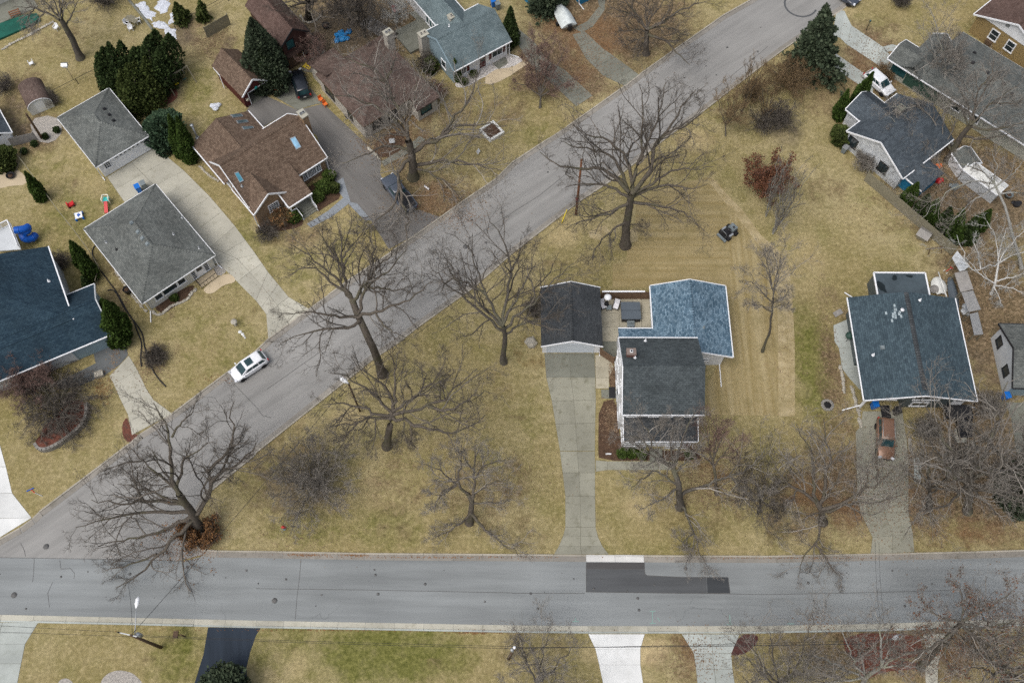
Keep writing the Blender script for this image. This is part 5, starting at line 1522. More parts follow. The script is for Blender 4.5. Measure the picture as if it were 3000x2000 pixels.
# barrel roofed shed
A_, B_ = q(0, 0, 300, 1065), q(0, 0, 455, 1000)
h = House('barrel_shed', A_, B_, None, 0.0, 'barrel roofed shed with a brown curved roof and a white arched front', 'shed', d=3.6)
W = 2.9
b, w_ = MB(), MB()
arc = [(W / 2 - math.cos(math.pi * k / 12) * (W / 2 + .06), 1.15 + math.sin(math.pi * k / 12) * 1.15) for k in range(13)]
for k in range(12):
    (xa, za), (xb, zb) = arc[k], arc[k + 1]
    b.add([(xb, -.15, zb), (xa, -.15, za), (xa, 3.7, za), (xb, 3.7, zb)], [(0, 1, 2, 3)], [[(k * .4, 0), (k * .4 + .4, 0), (k * .4 + .4, 3), (k * .4, 3)]])
h.part(b, 'roof', 'sh_maroon')
w_.add([(x, 0, z) for x, z in arc] + [(W + .0, 0, 0), (0, 0, 0)], [tuple(range(14, -1, -1))])
w_.add([(x, 3.55, z) for x, z in arc] + [(W, 3.55, 0), (0, 3.55, 0)], [tuple(range(15))])
for x in (0, W): w_.add([(x, 0, 0), (x, 3.55, 0), (x, 3.55, 1.2), (x, 0, 1.2)], [(0, 1, 2, 3)])
h.part(w_, 'wall', 'cream_siding')
h.part(MB().box(W / 2 - .55, W / 2 + .55, -.04, -.005, .05, 1.8), 'door', 'offwhite')
t_ = MB()
for (xa, za), (xb, zb) in zip(arc, arc[1:]): t_.bar((xa, -.16, za), (xb, -.16, zb), .05)
h.part(t_, 'arch_trim', 'white')
h = House('white_garage', q(0, 0, -160, 1345), q(0, 0, 108, 1218), None, 2.4, 'small white garage with a pale grey roof cut by the left edge', 'garage', d=7)
h.walls(.3, h.w - .3, .3, 6.7, 0, 2.4, 'white_siding')
h.gable(0, h.w, 0, 7, 2.4, 3.6, 'y', 'sh_slate', rakes=(1, 0))
h = House('beige_house', q(0, 0, -200, 300), q(0, 0, 345, 60), None, 0.0, 'beige house at the top left corner with two white framed windows', d=7)
h.walls(.0, h.w, 3.0, 9, 0, 3.0, 'cream_siding')
h.gable(-.3, h.w + .3, 2.7, 9.3, 3.0, 4.8, 'x', 'sh_grey')
b = MB().box(-4, h.w, -.2, 3, 0, .12)
h.part(b, 'terrace', 'conc_dark')
for k in (0, 1):
    u = h.w * (.38 + .22 * k)
    h.win('S', 3.0, u - .5, u + .5, .9, 2.1, 1, 2)
# three lean-to woodshed roofs in a row
for i, (s, lab, z) in enumerate((('500,195 585,80 790,330 700,400 625,415', 'pale lean-to roof nearest the board fence, first of the row beside the slate house', 2.1), ('540,445 745,405 850,710 640,760', 'grey green lean-to roof, second of the row under the birch', 2.0), ('655,765 840,735 965,1045 775,1085', 'ribbed grey lean-to roof, third of the row of sheds', 2.0), ('790,1120 915,1088 1005,1450 865,1465', 'narrow ribbed lean-to roof at the lower end of the row of sheds', 1.7))):
    pts = [P(Z(2700, 720, 200 / 1120, t), z) for t in s.split()]
    c = sum(pts, Vector()) / len(pts)
    root = empty('lean_to', (c.x, c.y, 0), 0, lab, 'shed', 'lean-to sheds beside the slate house')
    b = MB().prism([(v.x - c.x, v.y - c.y) for v in pts], z - .06, z)
    b.build('roof', MAT['grey_siding' if i == 0 else 'greywood'], root)
    if i >= 2:
        a0, a1, a2, a3 = [(Vector((v.x, v.y, z)) - Vector((c.x, c.y, 0))) for v in pts[:4]]
        n_ = 9
        b = MB()
        for k in range(n_ + 1):
            b.bar(a0.lerp(a1, k / n_) + Vector((0, 0, .02)), a3.lerp(a2, k / n_) + Vector((0, 0, .02)), .05, .05)
        b.build('roof_rib', MAT['metal'], root)
    for v in pts:
        w_ = (v - Vector((c.x, c.y, 0))) * .94
        MB().bar((w_.x, w_.y, 0), (w_.x, w_.y, z - .06), .09).build('post', MAT['oldwood'], root)
# ------------------------------------------------------------------ vehicles: x forward, built about the middle of the wheelbase
PAINT = {'white': paint('white_car_paint', (.72, .74, .77)), 'black': paint('black_car_paint', (.010, .013, .018), .8, .25), 'tan': paint('bronze_car_paint', (.21, .115, .07), .6, .35, .3),
         'blue': paint('blue_black_truck_paint', (.045, .055, .075), .8, .25), 'silver': paint('grey_blue_truck_paint', (.065, .08, .105), .6, .3)}
MAT['lamp_clear'] = glass('lamp_glass', (.5, .52, .55), .1)
MAT['lamp_red'] = glass('tail_lamp_glass', (.30, .01, .012), .15)
MAT['carglass'] = glass('car_glass', (.012, .035, .04), .06)
def car(px, heading_px, label, cat, paintname, L, Wd, H, cab, hood=.98, zbelt=.95, kind='hatch', roofmat=None, sun=False, rails=False, name='parked_car'):
    """px: picture points of the two ends (rear, front) at bumper height; cab = (x of cabin foot rear, roof rear, roof front, windscreen foot) as fractions of L from the rear"""
    a, c = P(px[0], .6), P(px[1], .6)
    mid = (a + c) / 2
    ang = math.atan2(c.y - a.y, c.x - a.x)
    root = empty(name, (mid.x, mid.y, .03), ang, label, cat)
    pm = PAINT[paintname]
    hw = Wd / 2
    # lower body
    st = [(0, .80, .55, .78), (.02, .90, .36, .90), (.10, .97, .30, zbelt), (.30, 1, .26, zbelt + .01), (.62, 1, .26, zbelt - .0), (.78, .985, .27, hood * zbelt - .02), (.90, .95, .30, hood * zbelt - .12), (.975, .86, .36, hood * zbelt - .26), (1, .74, .48, hood * zbelt - .36)]
    if kind == 'pickup': st = [(0, .94, .55, 1.02), (.02, .98, .45, 1.08), (.35, 1, .36, 1.08), (.62, 1, .36, 1.08), (.80, 1, .36, 1.06), (.95, .97, .40, 1.0), (.985, .92, .45, .92), (1, .85, .55, .8)]
    vs, fs = [], []
    for t, k, z0, z1 in st:
        x, w = (t - .5) * L, hw * k
        ring = [(-w * .86, z0), (-w, z0 + .14), (-w * 1.0, (z0 + z1) / 2 + .05), (-w * .95, z1 - .05), (-w * .84, z1), (w * .84, z1), (w * .95, z1 - .05), (w, (z0 + z1) / 2 + .05), (w, z0 + .14), (w * .86, z0)]
        vs += [(x, y, z) for y, z in ring]
    n = 10
    for i in range(len(st) - 1):
        for k in range(n): fs.append((i * n + k, (i + 1) * n + k, (i + 1) * n + (k + 1) % n, i * n + (k + 1) % n))
    fs.append(tuple(range(n))); fs.append(tuple(range((len(st) - 1) * n, len(st) * n))[::-1])
    b = MB().add(vs, [f[::-1] for f in fs], smooth=True)
    body = b.build('body', pm, root)
    body.modifiers.new('edge', 'EDGE_SPLIT').split_angle = R(40)
    # cabin
    x0, x1, x2, x3 = [(t - .5) * L for t in cab]
    zb, zr = (1.07 if kind == 'pickup' else zbelt - .01), H
    wb, wr = hw * .93, hw * .74
    foot = [(x0, -wb * .92), (x3, -wb * .9), (x3, wb * .9), (x0, wb * .92)]
    top = [(x1, -wr * .97), (x2, -wr), (x2, wr), (x1, wr * .97)]
    b = MB().add([(x, y, zb) for x, y in foot] + [(x, y, zr - .05) for x, y in top], [(0, 1, 5, 4), (1, 2, 6, 5), (2, 3, 7, 6), (3, 0, 4, 7)])
    b.build('pillars', pm, root)
    rv = []
    cx_ = (x1 + x2) / 2
    for k, dz in ((1.0, -.055), (.97, -.015), (.82, .015), (.4, .03)):
        rv += [(cx_ + (x - cx_) * (k if k < 1 else 1.01), y * (k if k < 1 else 1.01), zr + dz) for x, y in top]
    rf = [(i * 4 + k, i * 4 + (k + 1) % 4, i * 4 + 4 + (k + 1) % 4, i * 4 + 4 + k) for i in range(3) for k in range(4)] + [(12, 13, 14, 15)]
    MB().add(rv, rf, smooth=True).build('roof', roofmat or pm, root)
    def pane(i, j, m0, m1, v0, v1, nm, mat='carglass', off=.012):
        A_, B_ = Vector((*foot[i], zb)), Vector((*foot[j], zb))
        C_, D_ = Vector((*top[j], zr - .05)), Vector((*top[i], zr - .05))
        nn = (B_ - A_).cross(D_ - A_).normalized() * off
        f = lambda u, v: A_.lerp(B_, u).lerp(D_.lerp(C_, u), v) + nn
        MB().add([f(m0, v0), f(m1, v0), f(m1, v1), f(m0, v1)], [(0, 1, 2, 3)]).build(nm, MAT[mat], root)
    pane(1, 2, .06, .94, .05, .93, 'windscreen')
    pane(3, 0, .08, .92, .12, .88, 'rear_window')
    for i, j in ((0, 1), (2, 3)):
        rngs = ((.06, .30), (.34, .60), (.63, .86)) if kind in ('suv', 'hatch') else ((.08, .46), (.5, .9))
        for m0, m1 in rngs:
            if i == 2: m0, m1 = 1 - m1, 1 - m0
            pane(i, j, m0, m1, .12, .86, 'side_window')
    wr_ = .33 if kind != 'pickup' else .39
    for x in (-L * .31, L * .31):
        for s in (-1, 1):
            w = link('wheel', MB().tube([(0, -.105, 0), (0, .105, 0)], wr_ * .62, 12).mesh('wheel', MAT['rim']), root, (x, s * (hw - .09), wr_))
            MB().lathe([(wr_ * .6, -.11), (wr_ * .97, -.11), (wr_, -.07), (wr_, .07), (wr_ * .97, .11), (wr_ * .6, .11)], 16).build('tyre', MAT['rubber'], w).rotation_euler = (R(90), 0, 0)
    for s in (-1, 1):
        MB().obox(Vector((L * .468, s * hw * .70, hood * zbelt - .24 if kind != 'pickup' else .88)), (.26, .34, .13), s * R(-24)).build('headlight', MAT['lamp_clear'], root)
        MB().obox(Vector((-L * .488, s * hw * .80, .82)), (.12, .2, .3), s * R(14)).build('taillight', MAT['lamp_red'], root)
        MB().obox(Vector((x3 - .22, s * (hw + .07), zb + .05)), (.12, .2, .14)).build('mirror', pm, root)
        MB().obox(Vector((L * .12, s * hw * .99, zbelt - .2)), (.18, .04, .03)).build('door_handle', MAT['metal'], root)
        MB().obox(Vector((-L * .08, s * hw * .99, zbelt - .2)), (.18, .04, .03)).build('door_handle', MAT['metal'], root)
    MB().obox(Vector((L * .492, 0, .52)), (.05, Wd * .5, .2)).build('grille', MAT['black'], root)
    MB().obox(Vector((-L * .499, 0, .72)), (.02, .32, .12)).build('number_plate', MAT['offwhite'], root)
    if sun: MB().box(cx_ - .05, cx_ + .75, -.42, .42, zr + .032, zr + .045).build('sunroof', MAT['carglass'], root)
    if rails:
        for s in (-1, 1): MB().tube([(x1 + .1, s * wr * .9, zr + .02), (x1 + .25, s * wr * .9, zr + .09), (x2 - .25, s * wr * .9, zr + .09), (x2 - .1, s * wr * .9, zr + .0)], .025, 6).build('roof_rail', MAT['metal'], root)
    if kind == 'pickup':
        xa, xb = -L * .485, x0 - .03
        b = MB().box(xa, xb, -hw * .86, hw * .86, 1.083, 1.10)
        b.build('bed_cover', MAT['black'], root)
        for s in (-1, 1): MB().box(xa, xb, s * hw * .93 - .06, s * hw * .93 + .06, 1.075, 1.13).build('bed_rail', pm, root)
    return root
car((q(1, 2, 70, 140), q(0, 2, 2150, 320)), None, 'white hatchback with a dark sunroof standing at the kerb of the diagonal road', 'car', 'white', 4.25, 1.80, 1.50, (.03, .13, .60, .79), kind='hatch', sun=True)
car((q(3, 0, 915, 670), q(3, 0, 1130, 860)), None, 'white car nosed in beside tall arborvitae in the upper right drive', 'car', 'white', 4.3, 1.82, 1.52, (.03, .12, .58, .76), kind='hatch')
car((q(3, 2, 1072, 735), q(3, 2, 1082, 1060)), None, 'bronze sport utility car with roof rails in the cracked drive of the slate house', 'car', 'tan', 4.55, 1.82, 1.70, (.02, .07, .58, .72), kind='suv', rails=True)
car((q(1, 0, 445, 880), q(1, 0, 365, 665)), None, 'black sport utility car parked between the spruce and the stone house', 'car', 'black', 4.75, 1.92, 1.72, (.02, .08, .60, .75), kind='suv')
car((q(1, 1, 1420, 355), q(1, 1, 1210, 70)), None, 'dark pickup truck with a covered bed at the road end of the asphalt drive', 'pickup', 'silver', 5.75, 1.95, 1.80, (.40, .43, .62, .72), kind='pickup', name='pickup_truck')
car((q(3, 0, 640, -90), q(3, 0, 760, -10)), None, 'dark car cut off by the top edge beside the kerb of the upper right drive', 'car', 'blue', 4.5, 1.8, 1.5, (.03, .12, .58, .76), kind='hatch')

# ------------------------------------------------------------------ small tracked machine on the raked lawn
c = P(Z(2080, 630, 120 / 2091, '960,850'), .5)
r_ = empty('stand_on_machine', (c.x, c.y, 0), R(38), 'small black and grey grounds machine standing on the raked lawn', 'lawn machine')
for s in (-1, 1):
    for x in (-.55, .6):
        w = link('wheel', MB().tube([(0, -.13, 0), (0, .13, 0)], .14, 12).mesh('wheel', MAT['metal']), r_, (x, s * .66, .3))
        MB().lathe([(.14, -.15), (.28, -.15), (.3, -.1), (.3, .1), (.28, .15), (.14, .15)], 14).build('tyre', MAT['rubber'], w).rotation_euler = (R(90), 0, 0)
MB().box(-.95, .95, -.52, .52, .3, .62).build('chassis', MAT['black'], r_)
MB().box(.15, .95, -.42, .42, .621, 1.02).box(.25, .8, -.3, .3, 1.02, 1.12).build('engine_cover', MAT['grey_plastic'], r_)
MB().lathe([(.12, 1.12), (.13, 1.22), (.05, 1.26)], 10, (.5, -.12, 0)).build('air_filter', MAT['black'], r_)
MB().tube([(.75, .25, 1.0), (.78, .3, 1.15), (.6, .42, 1.2)], .05, 8).build('exhaust', MAT['metal'], r_)
MB().box(-.75, -.2, -.28, .28, .621, .78).box(-.85, -.72, -.28, .28, .78, 1.15).build('seat', MAT['black'], r_)
MB().box(-.55, .05, -.72, -.5, .62, .82).box(-.55, .05, .5, .72, .62, .82).build('fender', MAT['metal'], r_)
MB().tube([(.1, 0, .8), (-.12, 0, 1.15)], .03, 6).build('steering_column', MAT['black'], r_)
MB().lathe([(.19, 0), (.21, .02), (.19, .04)], 14, (-.13, 0, 1.15)).build('steering_wheel', MAT['black'], r_)
MB().box(-1.25, -.96, -.7, .7, .18, .34).build('rear_implement', MAT['grey_plastic'], r_)
MB().tube([(-.9, -.4, .6), (-.95, -.4, 1.35), (-.95, .4, 1.35), (-.9, .4, .6)], .035, 6).build('roll_bar', MAT['metal'], r_)

# ------------------------------------------------------------------ patio by the hot tub
c = P(Z(1740, 820, 180 / 2016, '1200,1060'), .45)
r_ = empty('hot_tub', (c.x, c.y, .03), 0, 'square hot tub under a grey vinyl cover on the patio', 'hot tub')
MB().box(-1.02, 1.02, -1.02, 1.02, 0, .78).build('cabinet', MAT['black'], r_)
def rounded(hx, hy, r, n=5):
    return [(sx * (hx - r) + r * math.cos(a0 + k * math.pi / 2 / n), sy * (hy - r) + r * math.sin(a0 + k * math.pi / 2 / n)) for sx, sy, a0 in ((1, 1, 0), (-1, 1, math.pi / 2), (-1, -1, math.pi), (1, -1, 1.5 * math.pi)) for k in range(n + 1)]
for s in (-1, 1):
    pl = [(x, y * .5 + s * .555) for x, y in rounded(1.1, 1.085, .18)]
    b = MB().prism(pl, .781, .87)
    pl2 = [(x * .97, (y - s * .555) * .94 + s * .555) for x, y in pl]
    b.prism(pl2, .8701, .90)
    b.build('cover_half', MAT['hottub'], r_)
c2 = P(Z(1740, 820, 180 / 2016, '1205,1440'), .2)
rr = empty('hot_tub_steps', (c2.x, c2.y, .03), 0, 'two grey plastic steps in front of the hot tub', 'steps')
MB().box(-.4, .4, .02, .36, 0, .40).box(-.42, .42, -.02, .38, .401, .43).build('upper_step', MAT['grey_plastic'], rr)
MB().box(-.4, .4, -.36, .018, 0, .2).box(-.42, .42, -.38, .016, .201, .23).build('lower_step', MAT['grey_plastic'], rr)
c = P(Z(1740, 820, 180 / 2016, '400,860'))
hh = vh(Z(1740, 820, 180 / 2016, '400,870'), Z(1740, 820, 180 / 2016, '460,575'))
r_ = empty('patio_heater', (c.x, c.y, .03), 0, 'black patio heater with a round white reflector', 'patio heater')
MB().lathe([(.26, 0), (.27, .5), (.2, .8), (.05, .85)], 14).build('base', MAT['black'], r_)
MB().tube([(0, 0, .8), (0, 0, 2.1)], .04, 8).build('post', MAT['black'], r_)
MB().lathe([(.12, 1.75), (.14, 2.1), (.1, 2.15)], 12).build('burner', MAT['metal'], r_)
MB().lathe([(.05, 2.27), (.25, 2.24), (.42, 2.15), (.43, 2.16), (.25, 2.27), (.02, 2.3)], 20).build('reflector', MAT['white'], r_)
for s, rz, lab in (('715,900', -18, 'patio chair with a white cushion next to the hot tub'), ('290,890', 22, 'patio chair with a white cushion tucked against the garage roof edge')):
    c = P(Z(1740, 820, 180 / 2016, s))
    r_ = empty('patio_chair', (c.x, c.y, .03), R(rz), lab, 'chair', 'patio chairs')
    MB().box(-.33, .33, -.42, .35, .28, .36).build('seat_frame', MAT['black'], r_)
    for sx in (-1, 1):
        MB().bar((sx * .33, -.38, 0), (sx * .33, -.38, .55), .05).bar((sx * .33, .33, 0), (sx * .33, .45, .85), .05).bar((sx * .33, -.38, .55), (sx * .33, .38, .58), .06).build('arm_frame', MAT['black'], r_)
    MB().obox(Vector((0, -.03, .42)), (.58, .72, .11)).build('seat_cushion', MAT['fabric_white'], r_)
    MB().obox(Vector((0, .42, .72)), (.58, .11, .6), 0, R(-18)).build('back_cushion', MAT['fabric_white'], r_)
c = P(Z(1740, 820, 180 / 2016, '480,960'))
r_ = empty('side_table', (c.x, c.y, .03), 0, 'small dark square table between the patio chairs', 'table')
MB().box(-.3, .3, -.3, .3, .42, .46).build('tabletop', MAT['grey_plastic'], r_)
for sx in (-1, 1):
    for sy in (-1, 1): MB().bar((sx * .26, sy * .26, 0), (sx * .26, sy * .26, .42), .04).build('leg', MAT['black'], r_)

# ------------------------------------------------------------------ fences
def board_fence(a, c, label, mat='wood', h=1.8, panel=2.4, name='board_fence', cap=True, z=0.0, group=None, railtop=None):
    A_, B_ = P(a), P(c)
    ang = math.atan2(B_.y - A_.y, B_.x - A_.x)
    Lf = math.hypot(B_.x - A_.x, B_.y - A_.y)
    root = empty(name, (A_.x, A_.y, z), ang, label, 'fence', group)
    n_ = max(1, round(Lf / panel)); pl = Lf / n_
    nb = round(pl / .145); bw = pl / nb
    bm = MB().box(.005, bw - .005, -.012, .012, .05, h).mesh('board', MAT[mat])
    pm = MB().box(-.055, .055, -.055, .055, 0, h + .06).mesh('post', MAT[mat])
    rm = MB().box(.06, pl - .06, .0125, .05, 0, .09).mesh('rail', MAT[mat])
    for i in range(n_ + 1): link('post', pm, root, (i * pl, .075, 0))
    for i in range(n_):
        for zz in (.3, h - .35): link('rail', rm, root, (i * pl, 0, zz))
        if n_ * nb <= 260:
            for k in range(nb):
                link('board', bm, root, (i * pl + k * bw, random.uniform(-.003, .003), random.uniform(-.02, .01)))
    if railtop: MB().box(0, Lf * railtop[1], -.09, .09, h + .061, h + .12).build('top_rail', MAT[railtop[0]], root)
    return root
board_fence(q(3, 1, 880, 92), q(3, 1, 1678, 775), 'long weathered board fence running diagonally behind the whitewashed house', 'oldwood')
board_fence(q(2, 1, 815, 1180), q(2, 1, 1278, 1180), 'brown board fence closing the patio between garage and blue roofed wing', 'wood', 1.75, 2.3, railtop=('white', .84))
board_fence(q(2, 2, 803, 122), q(2, 2, 930, 205), 'short brown gate fence between the garage and the white house', 'wood', 1.6, 2.0)
board_fence(q(0, 0, 60, 1360), q(0, 0, 345, 1290), 'grey slatted fence beside the white garage at the left edge', 'greywood', 1.5, 2.0)
board_fence(q(0, 0, 1910, 350), q(0, 0, 2120, 230), 'short old plank fence beside the dark barn', 'oldwood', 1.9, 2.0)
def wire_fence(px, label, h=1.1, top='oldwood', step=2.4, tk=.07):
    pts = [P(p) for p in px]
    root = empty('rail_fence', pts[0], 0, label, 'fence')
    o = pts[0]
    for a, c in zip(pts, pts[1:]):
        n_ = max(1, round((c - a).length / step))
        for k in range(n_ + (c == pts[-1])):
            v = a.lerp(c, k / n_) - o
            MB().bar((v.x, v.y, 0), (v.x, v.y, h), .07).build('post', MAT[top], root)
        b = MB()
        for zz in (h, h * .5): b.bar((a.x - o.x, a.y - o.y, zz), (c.x - o.x, c.y - o.y, zz), tk if zz == h else .02)
        b.build('rail', MAT[top], root)
wire_fence(T(0, 0, '130,1390 270,1568') + T(0, 1, '380,150 560,400 720,600 880,820 940,930 905,1050'), 'low rail fence between the toy strewn lawn and the blue roofed house', 1.1, 'oldwood')
wire_fence(T(0, 0, '510,880 930,668'), 'thin dark wire fence across the back lawn near the barrel shed', 1.0, 'black', 3.5, .04)
wire_fence(T(0, 0, '1620,280 1850,150 2100,10'), 'thin wire fence by the two small pines', 1.0, 'black', 3.5, .04)
b = MB()
pts = [P(p, .05) for p in T(0, 0, '1165,-20 1260,90 1340,190 1400,270')]
mesh_at('low_wall', MB().tube(pts, .22, 4), 'conc_dark', 'low pale concrete garden wall running down from the top edge', 'wall')

# ------------------------------------------------------------------ utility poles and lamps
def pole(base, top, label, mat='pole', arm=None, h=None):
    h = h or vh(base, top)
    a = P(base); t = P(top, h)
    root = empty('utility_pole', (a.x, a.y, 0), 0, label, 'utility pole')
    d = t - a
    MB().tube([(0, 0, 0), tuple(d * .5), tuple(d)], [.17, .145, .12], 10).build('shaft', MAT[mat], root)
    return root, a, d
p1, a1, d1 = pole(q(0, 3, 1478, 1240), q(0, 3, 1203, 1128), 'wooden utility pole with a long white street lamp arm at the lower left')
top1 = a1 + d1
lh = P(q(0, 3, 1255, 855), 8.2)
b = MB().tube([d1 - Vector((0, 0, .9)), d1 * .98 + (lh - top1) * .3 + Vector((0, 0, -.5)), lh - a1], .045, 8)
b.build('lamp_arm', MAT['metal'], p1)
u = (lh - top1); u.z = 0; u.normalize()
hd = MB().tube([lh - a1 - u * .25, lh - a1 + u * .1, lh - a1 + u * .55, lh - a1 + u * .8], [.06, .2, .2, .05], 10)
hd.build('lamp_head', MAT['white'], p1)
MB().bar(d1 + Vector((-1.15, .25, -.15)), d1 + Vector((.5, -.1, -.15)), .1).build('cross_arm', MAT['metal'], p1)
MB().tube([d1 + Vector((-1.15, .25, -.1)), d1 + Vector((-1.15, .25, .18))], .06, 8).build('insulator', MAT['black'], p1)
MB().tube([d1 + Vector((.3, .2, -1.6)), d1 + Vector((.3, .2, -.7))], .2, 12).build('transformer', MAT['metal'], p1)
p2, a2, d2 = pole(q(2, 1, 588, 402), q(2, 0, 640, 1465), 'reddish wooden utility pole beside the big oak at the kerb', 'pole_red')
MB().tube([d2 * .25 + Vector((0, 0, 0)), d2 * .25 + Vector((-.1, -.05, .8))], .19, 8).build('ground_guard', MAT['barnred'], p2)
p3, a3, d3 = pole(q(1, 3, 2320, 1345), q(2, 3, 22, 1243), 'short looking wooden pole seen from above on the bottom lawn', 'pole')
MB().tube([d3 - Vector((.2, .1, 1.3)), d3 - Vector((.2, .1, .4))], .16, 12).build('transformer', MAT['metal'], p3)
MB().tube([d3 + Vector((0, 0, 0)), d3 + Vector((0, 0, .25))], .13, 12).build('pole_cap', MAT['white'], p3)
p5, a5, d5 = pole(q(0, 0, 385, 1270), q(0, 0, 240, 1048), 'dark utility pole beside the barrel roofed shed', 'pole', h=8.0)
# street lamp standing in the crown of the spreading oak
a4 = P(q(1, 2, 955, 640)); h4 = 8.0
r4 = empty('street_lamp', (a4.x, a4.y, 0), 0, 'street lamp with a pale head showing through the bare branches by the diagonal road', 'street lamp')
t4 = P(q(1, 2, 850, 385), h4) - a4
MB().tube([(0, 0, 0), t4 * .5, t4], [.11, .1, .08], 8).build('shaft', MAT['pole'], r4)
hd4 = P(q(1, 2, 770, 330), h4 + .1) - a4
MB().tube([t4, t4.lerp(hd4, .35), t4.lerp(hd4, .75), hd4], [.07, .22, .24, .05], 10).build('lamp_head', MAT['white'], r4)
# second lamp, bottom right
lh6 = P(q(3, 3, 1150, 1160), 8)
a6 = P(q(3, 3, 830, 1290))
r6 = empty('street_lamp', (a6.x, a6.y, 0), 0, 'street lamp over the red bed at the lower right', 'street lamp')
MB().tube([(0, 0, 0), (0, 0, 8.2)], [.12, .09], 8).build('shaft', MAT['pole'], r6)
d6 = lh6 - a6
MB().tube([(0, 0, 8.0), (d6.x * .4, d6.y * .4, 8.3), (d6.x, d6.y, 8.0)], .05, 8).build('lamp_arm', MAT['metal'], r6)
u = Vector((d6.x, d6.y, 0)).normalized()
MB().tube([d6 - u * .1, d6 + u * .3, d6 + u * .7, d6 + u * .95], [.08, .24, .22, .06], 10).build('lamp_head', MAT['white'], r6)
# small lamp post on the upper right lawn
def lamppost(base, top, label, mat='black'):
    a = P(base); h = vh(base, top)
    r_ = empty('lamp_post', (a.x, a.y, 0), 0, label, 'lamp post')
    MB().tube([(0, 0, 0), (0, 0, h - .3)], .05, 8).build('post', MAT[mat], r_)
    MB().lathe([(.06, h - .3), (.15, h - .05), (.16, h), (.05, h + .12)], 8).build('lantern', MAT['glass_teal'], r_)
lamppost(q(3, 0, 902, 278), q(3, 0, 942, 188), 'small dark lamp post on the lawn beside the upper right drive')
# wires: each hangs between real points
def wire(a, c, sag, name='overhead_wire', r=.016, label=None):
    a, c = Vector(a), Vector(c)
    pts = [a.lerp(c, k / 14) - Vector((0, 0, sag * 4 * (k / 14) * (1 - k / 14))) for k in range(15)]
    mesh_at(name, MB().tube(pts, r, 4), 'wire', label, 'cable', 'overhead wires')
T1, T3 = top1, a3 + d3
wire(T1 + Vector((-1.1, .25, .15)), (-75, T1.y + 2.5, T1.z), .5, label='thin overhead wire running left from the lamp pole across the pale drive')
wire(T1 - Vector((0, 0, .8)), (-75, T1.y + 1.6, T1.z - 1), .5, label='lower overhead wire running left from the lamp pole')
wire(T1 + Vector((.4, 0, 0)), T3 + Vector((0, .1, .1)), .5, label='upper wire strung over the bottom lawns between the two poles')
wire(T1 - Vector((0, 0, .7)), T3 - Vector((0, 0, .5)), .5, label='lower wire strung over the bottom lawns between the two poles')
wire(T3 + Vector((0, 0, .1)), P(q(3, 3, 1000, 1205), 8.2), .4, r=.03, label='thick twisted cable from the short pole to the lamp over the red bed')
wire(T3 - Vector((0, 0, .6)), P(q(3, 3, 2300, 1140), 7.5), .4, label='thin wire from the short pole past the lower right trees')
wire(T1, a4 + t4, .4, r=.022, label='cable slanting over the junction from the lamp pole to the street lamp')
wire(a4 + t4, P(q(2, 1, 590, 380), 7.5), .5, label='cable along the diagonal road from the street lamp to the reddish pole')
wire(T1 - Vector((0, 0, .3)), P(q(0, 2, 1180, 2240), 7.0), .3, label='wire straight across the street from the lamp pole')
wire(a5 + d5, P(q(0, 0, 150, 1568), 5), .3, label='service wire from the dark pole by the barrel shed')
for dx in (0, .9):
    wire(P(q(3, 3, 985 + dx * 40, 270), 8), P(q(3, 3, 1030 + dx * 40, 1000), 8), .3, label='left one of two wires crossing the street near the right edge' if not dx else 'right one of two wires crossing the street near the right edge')

# ------------------------------------------------------------------ bins, toys and garden things
def bin_(px, label, mat, rz=0, h=1.05, lid=None, group=None):
    c = P(px)
    r_ = empty('wheelie_bin', (c.x, c.y, .02), R(rz), label, 'bin', group)
    b = MB()
    b.add([(-.24, -.26, .06), (.24, -.26, .06), (.24, .26, .06), (-.24, .26, .06), (-.3, -.34, h), (.3, -.34, h), (.3, .34, h), (-.3, .34, h)], [(3, 2, 1, 0), (0, 1, 5, 4), (1, 2, 6, 5), (2, 3, 7, 6), (3, 0, 4, 7), (4, 5, 6, 7)])
    b.build('body', MAT[mat], r_)
    MB().box(-.32, .32, -.38, .36, h + .001, h + .07).bar((-.25, .4, h - .02), (.25, .4, h - .02), .05).build('lid', MAT[lid or mat], r_)
    for s in (-1, 1): MB().tube([(s * .2, .3, .11), (s * .27, .3, .11)], .11, 10).build('wheel', MAT['rubber'], r_)
bin_(q(0, 1, 1285, 190), 'blue wheelie bin on the drive behind the hipped house', 'blue_plastic', 30)
bin_(q(0, 1, 1335, 160), 'grey wheelie bin next to the blue one behind the hipped house', 'grey_plastic', 30)
bin_(q(1, 0, 2180, 60), 'blue wheelie bin beside the grey green house', 'blue_plastic', 20)
bin_(q(1, 0, 2220, 85), 'grey wheelie bin beside the grey green house', 'grey_plastic', 20)
bin_(q(3, 0, 690, 1400), 'grey bin with a pale lid at the corner of the whitewashed house', 'grey_plastic', -40, 1.05, 'metal')
bin_(q(3, 2, 960, 605), 'blue wheelie bin inside the carport of the slate house', 'blue_plastic', 5)
bin_(q(3, 2, 2160, 525), 'blue bin beside the house at the right edge', 'blue_plastic', 10)
bin_(q(3, 2, 1165, 660), 'black bin at the carport mouth', 'black', 5)
for px, s, m, lab in ((q(3, 1, 728, 1545), .5, 'green_plastic', 'dark green covered kettle grill on the pale side path'),):
    c = P(px); r_ = empty('kettle_grill', (c.x, c.y, .03), 0, lab, 'grill')
    MB().lathe([(.15, .45), (.42, .7), (.46, .9), (.36, 1.1), (.1, 1.22)], 14).build('bowl', MAT[m], r_)
    for k in range(3): MB().bar((.36 * math.cos(k * 2.1), .36 * math.sin(k * 2.1), 0), (.2 * math.cos(k * 2.1), .2 * math.sin(k * 2.1), .6), .04).build('leg', MAT['black'], r_)
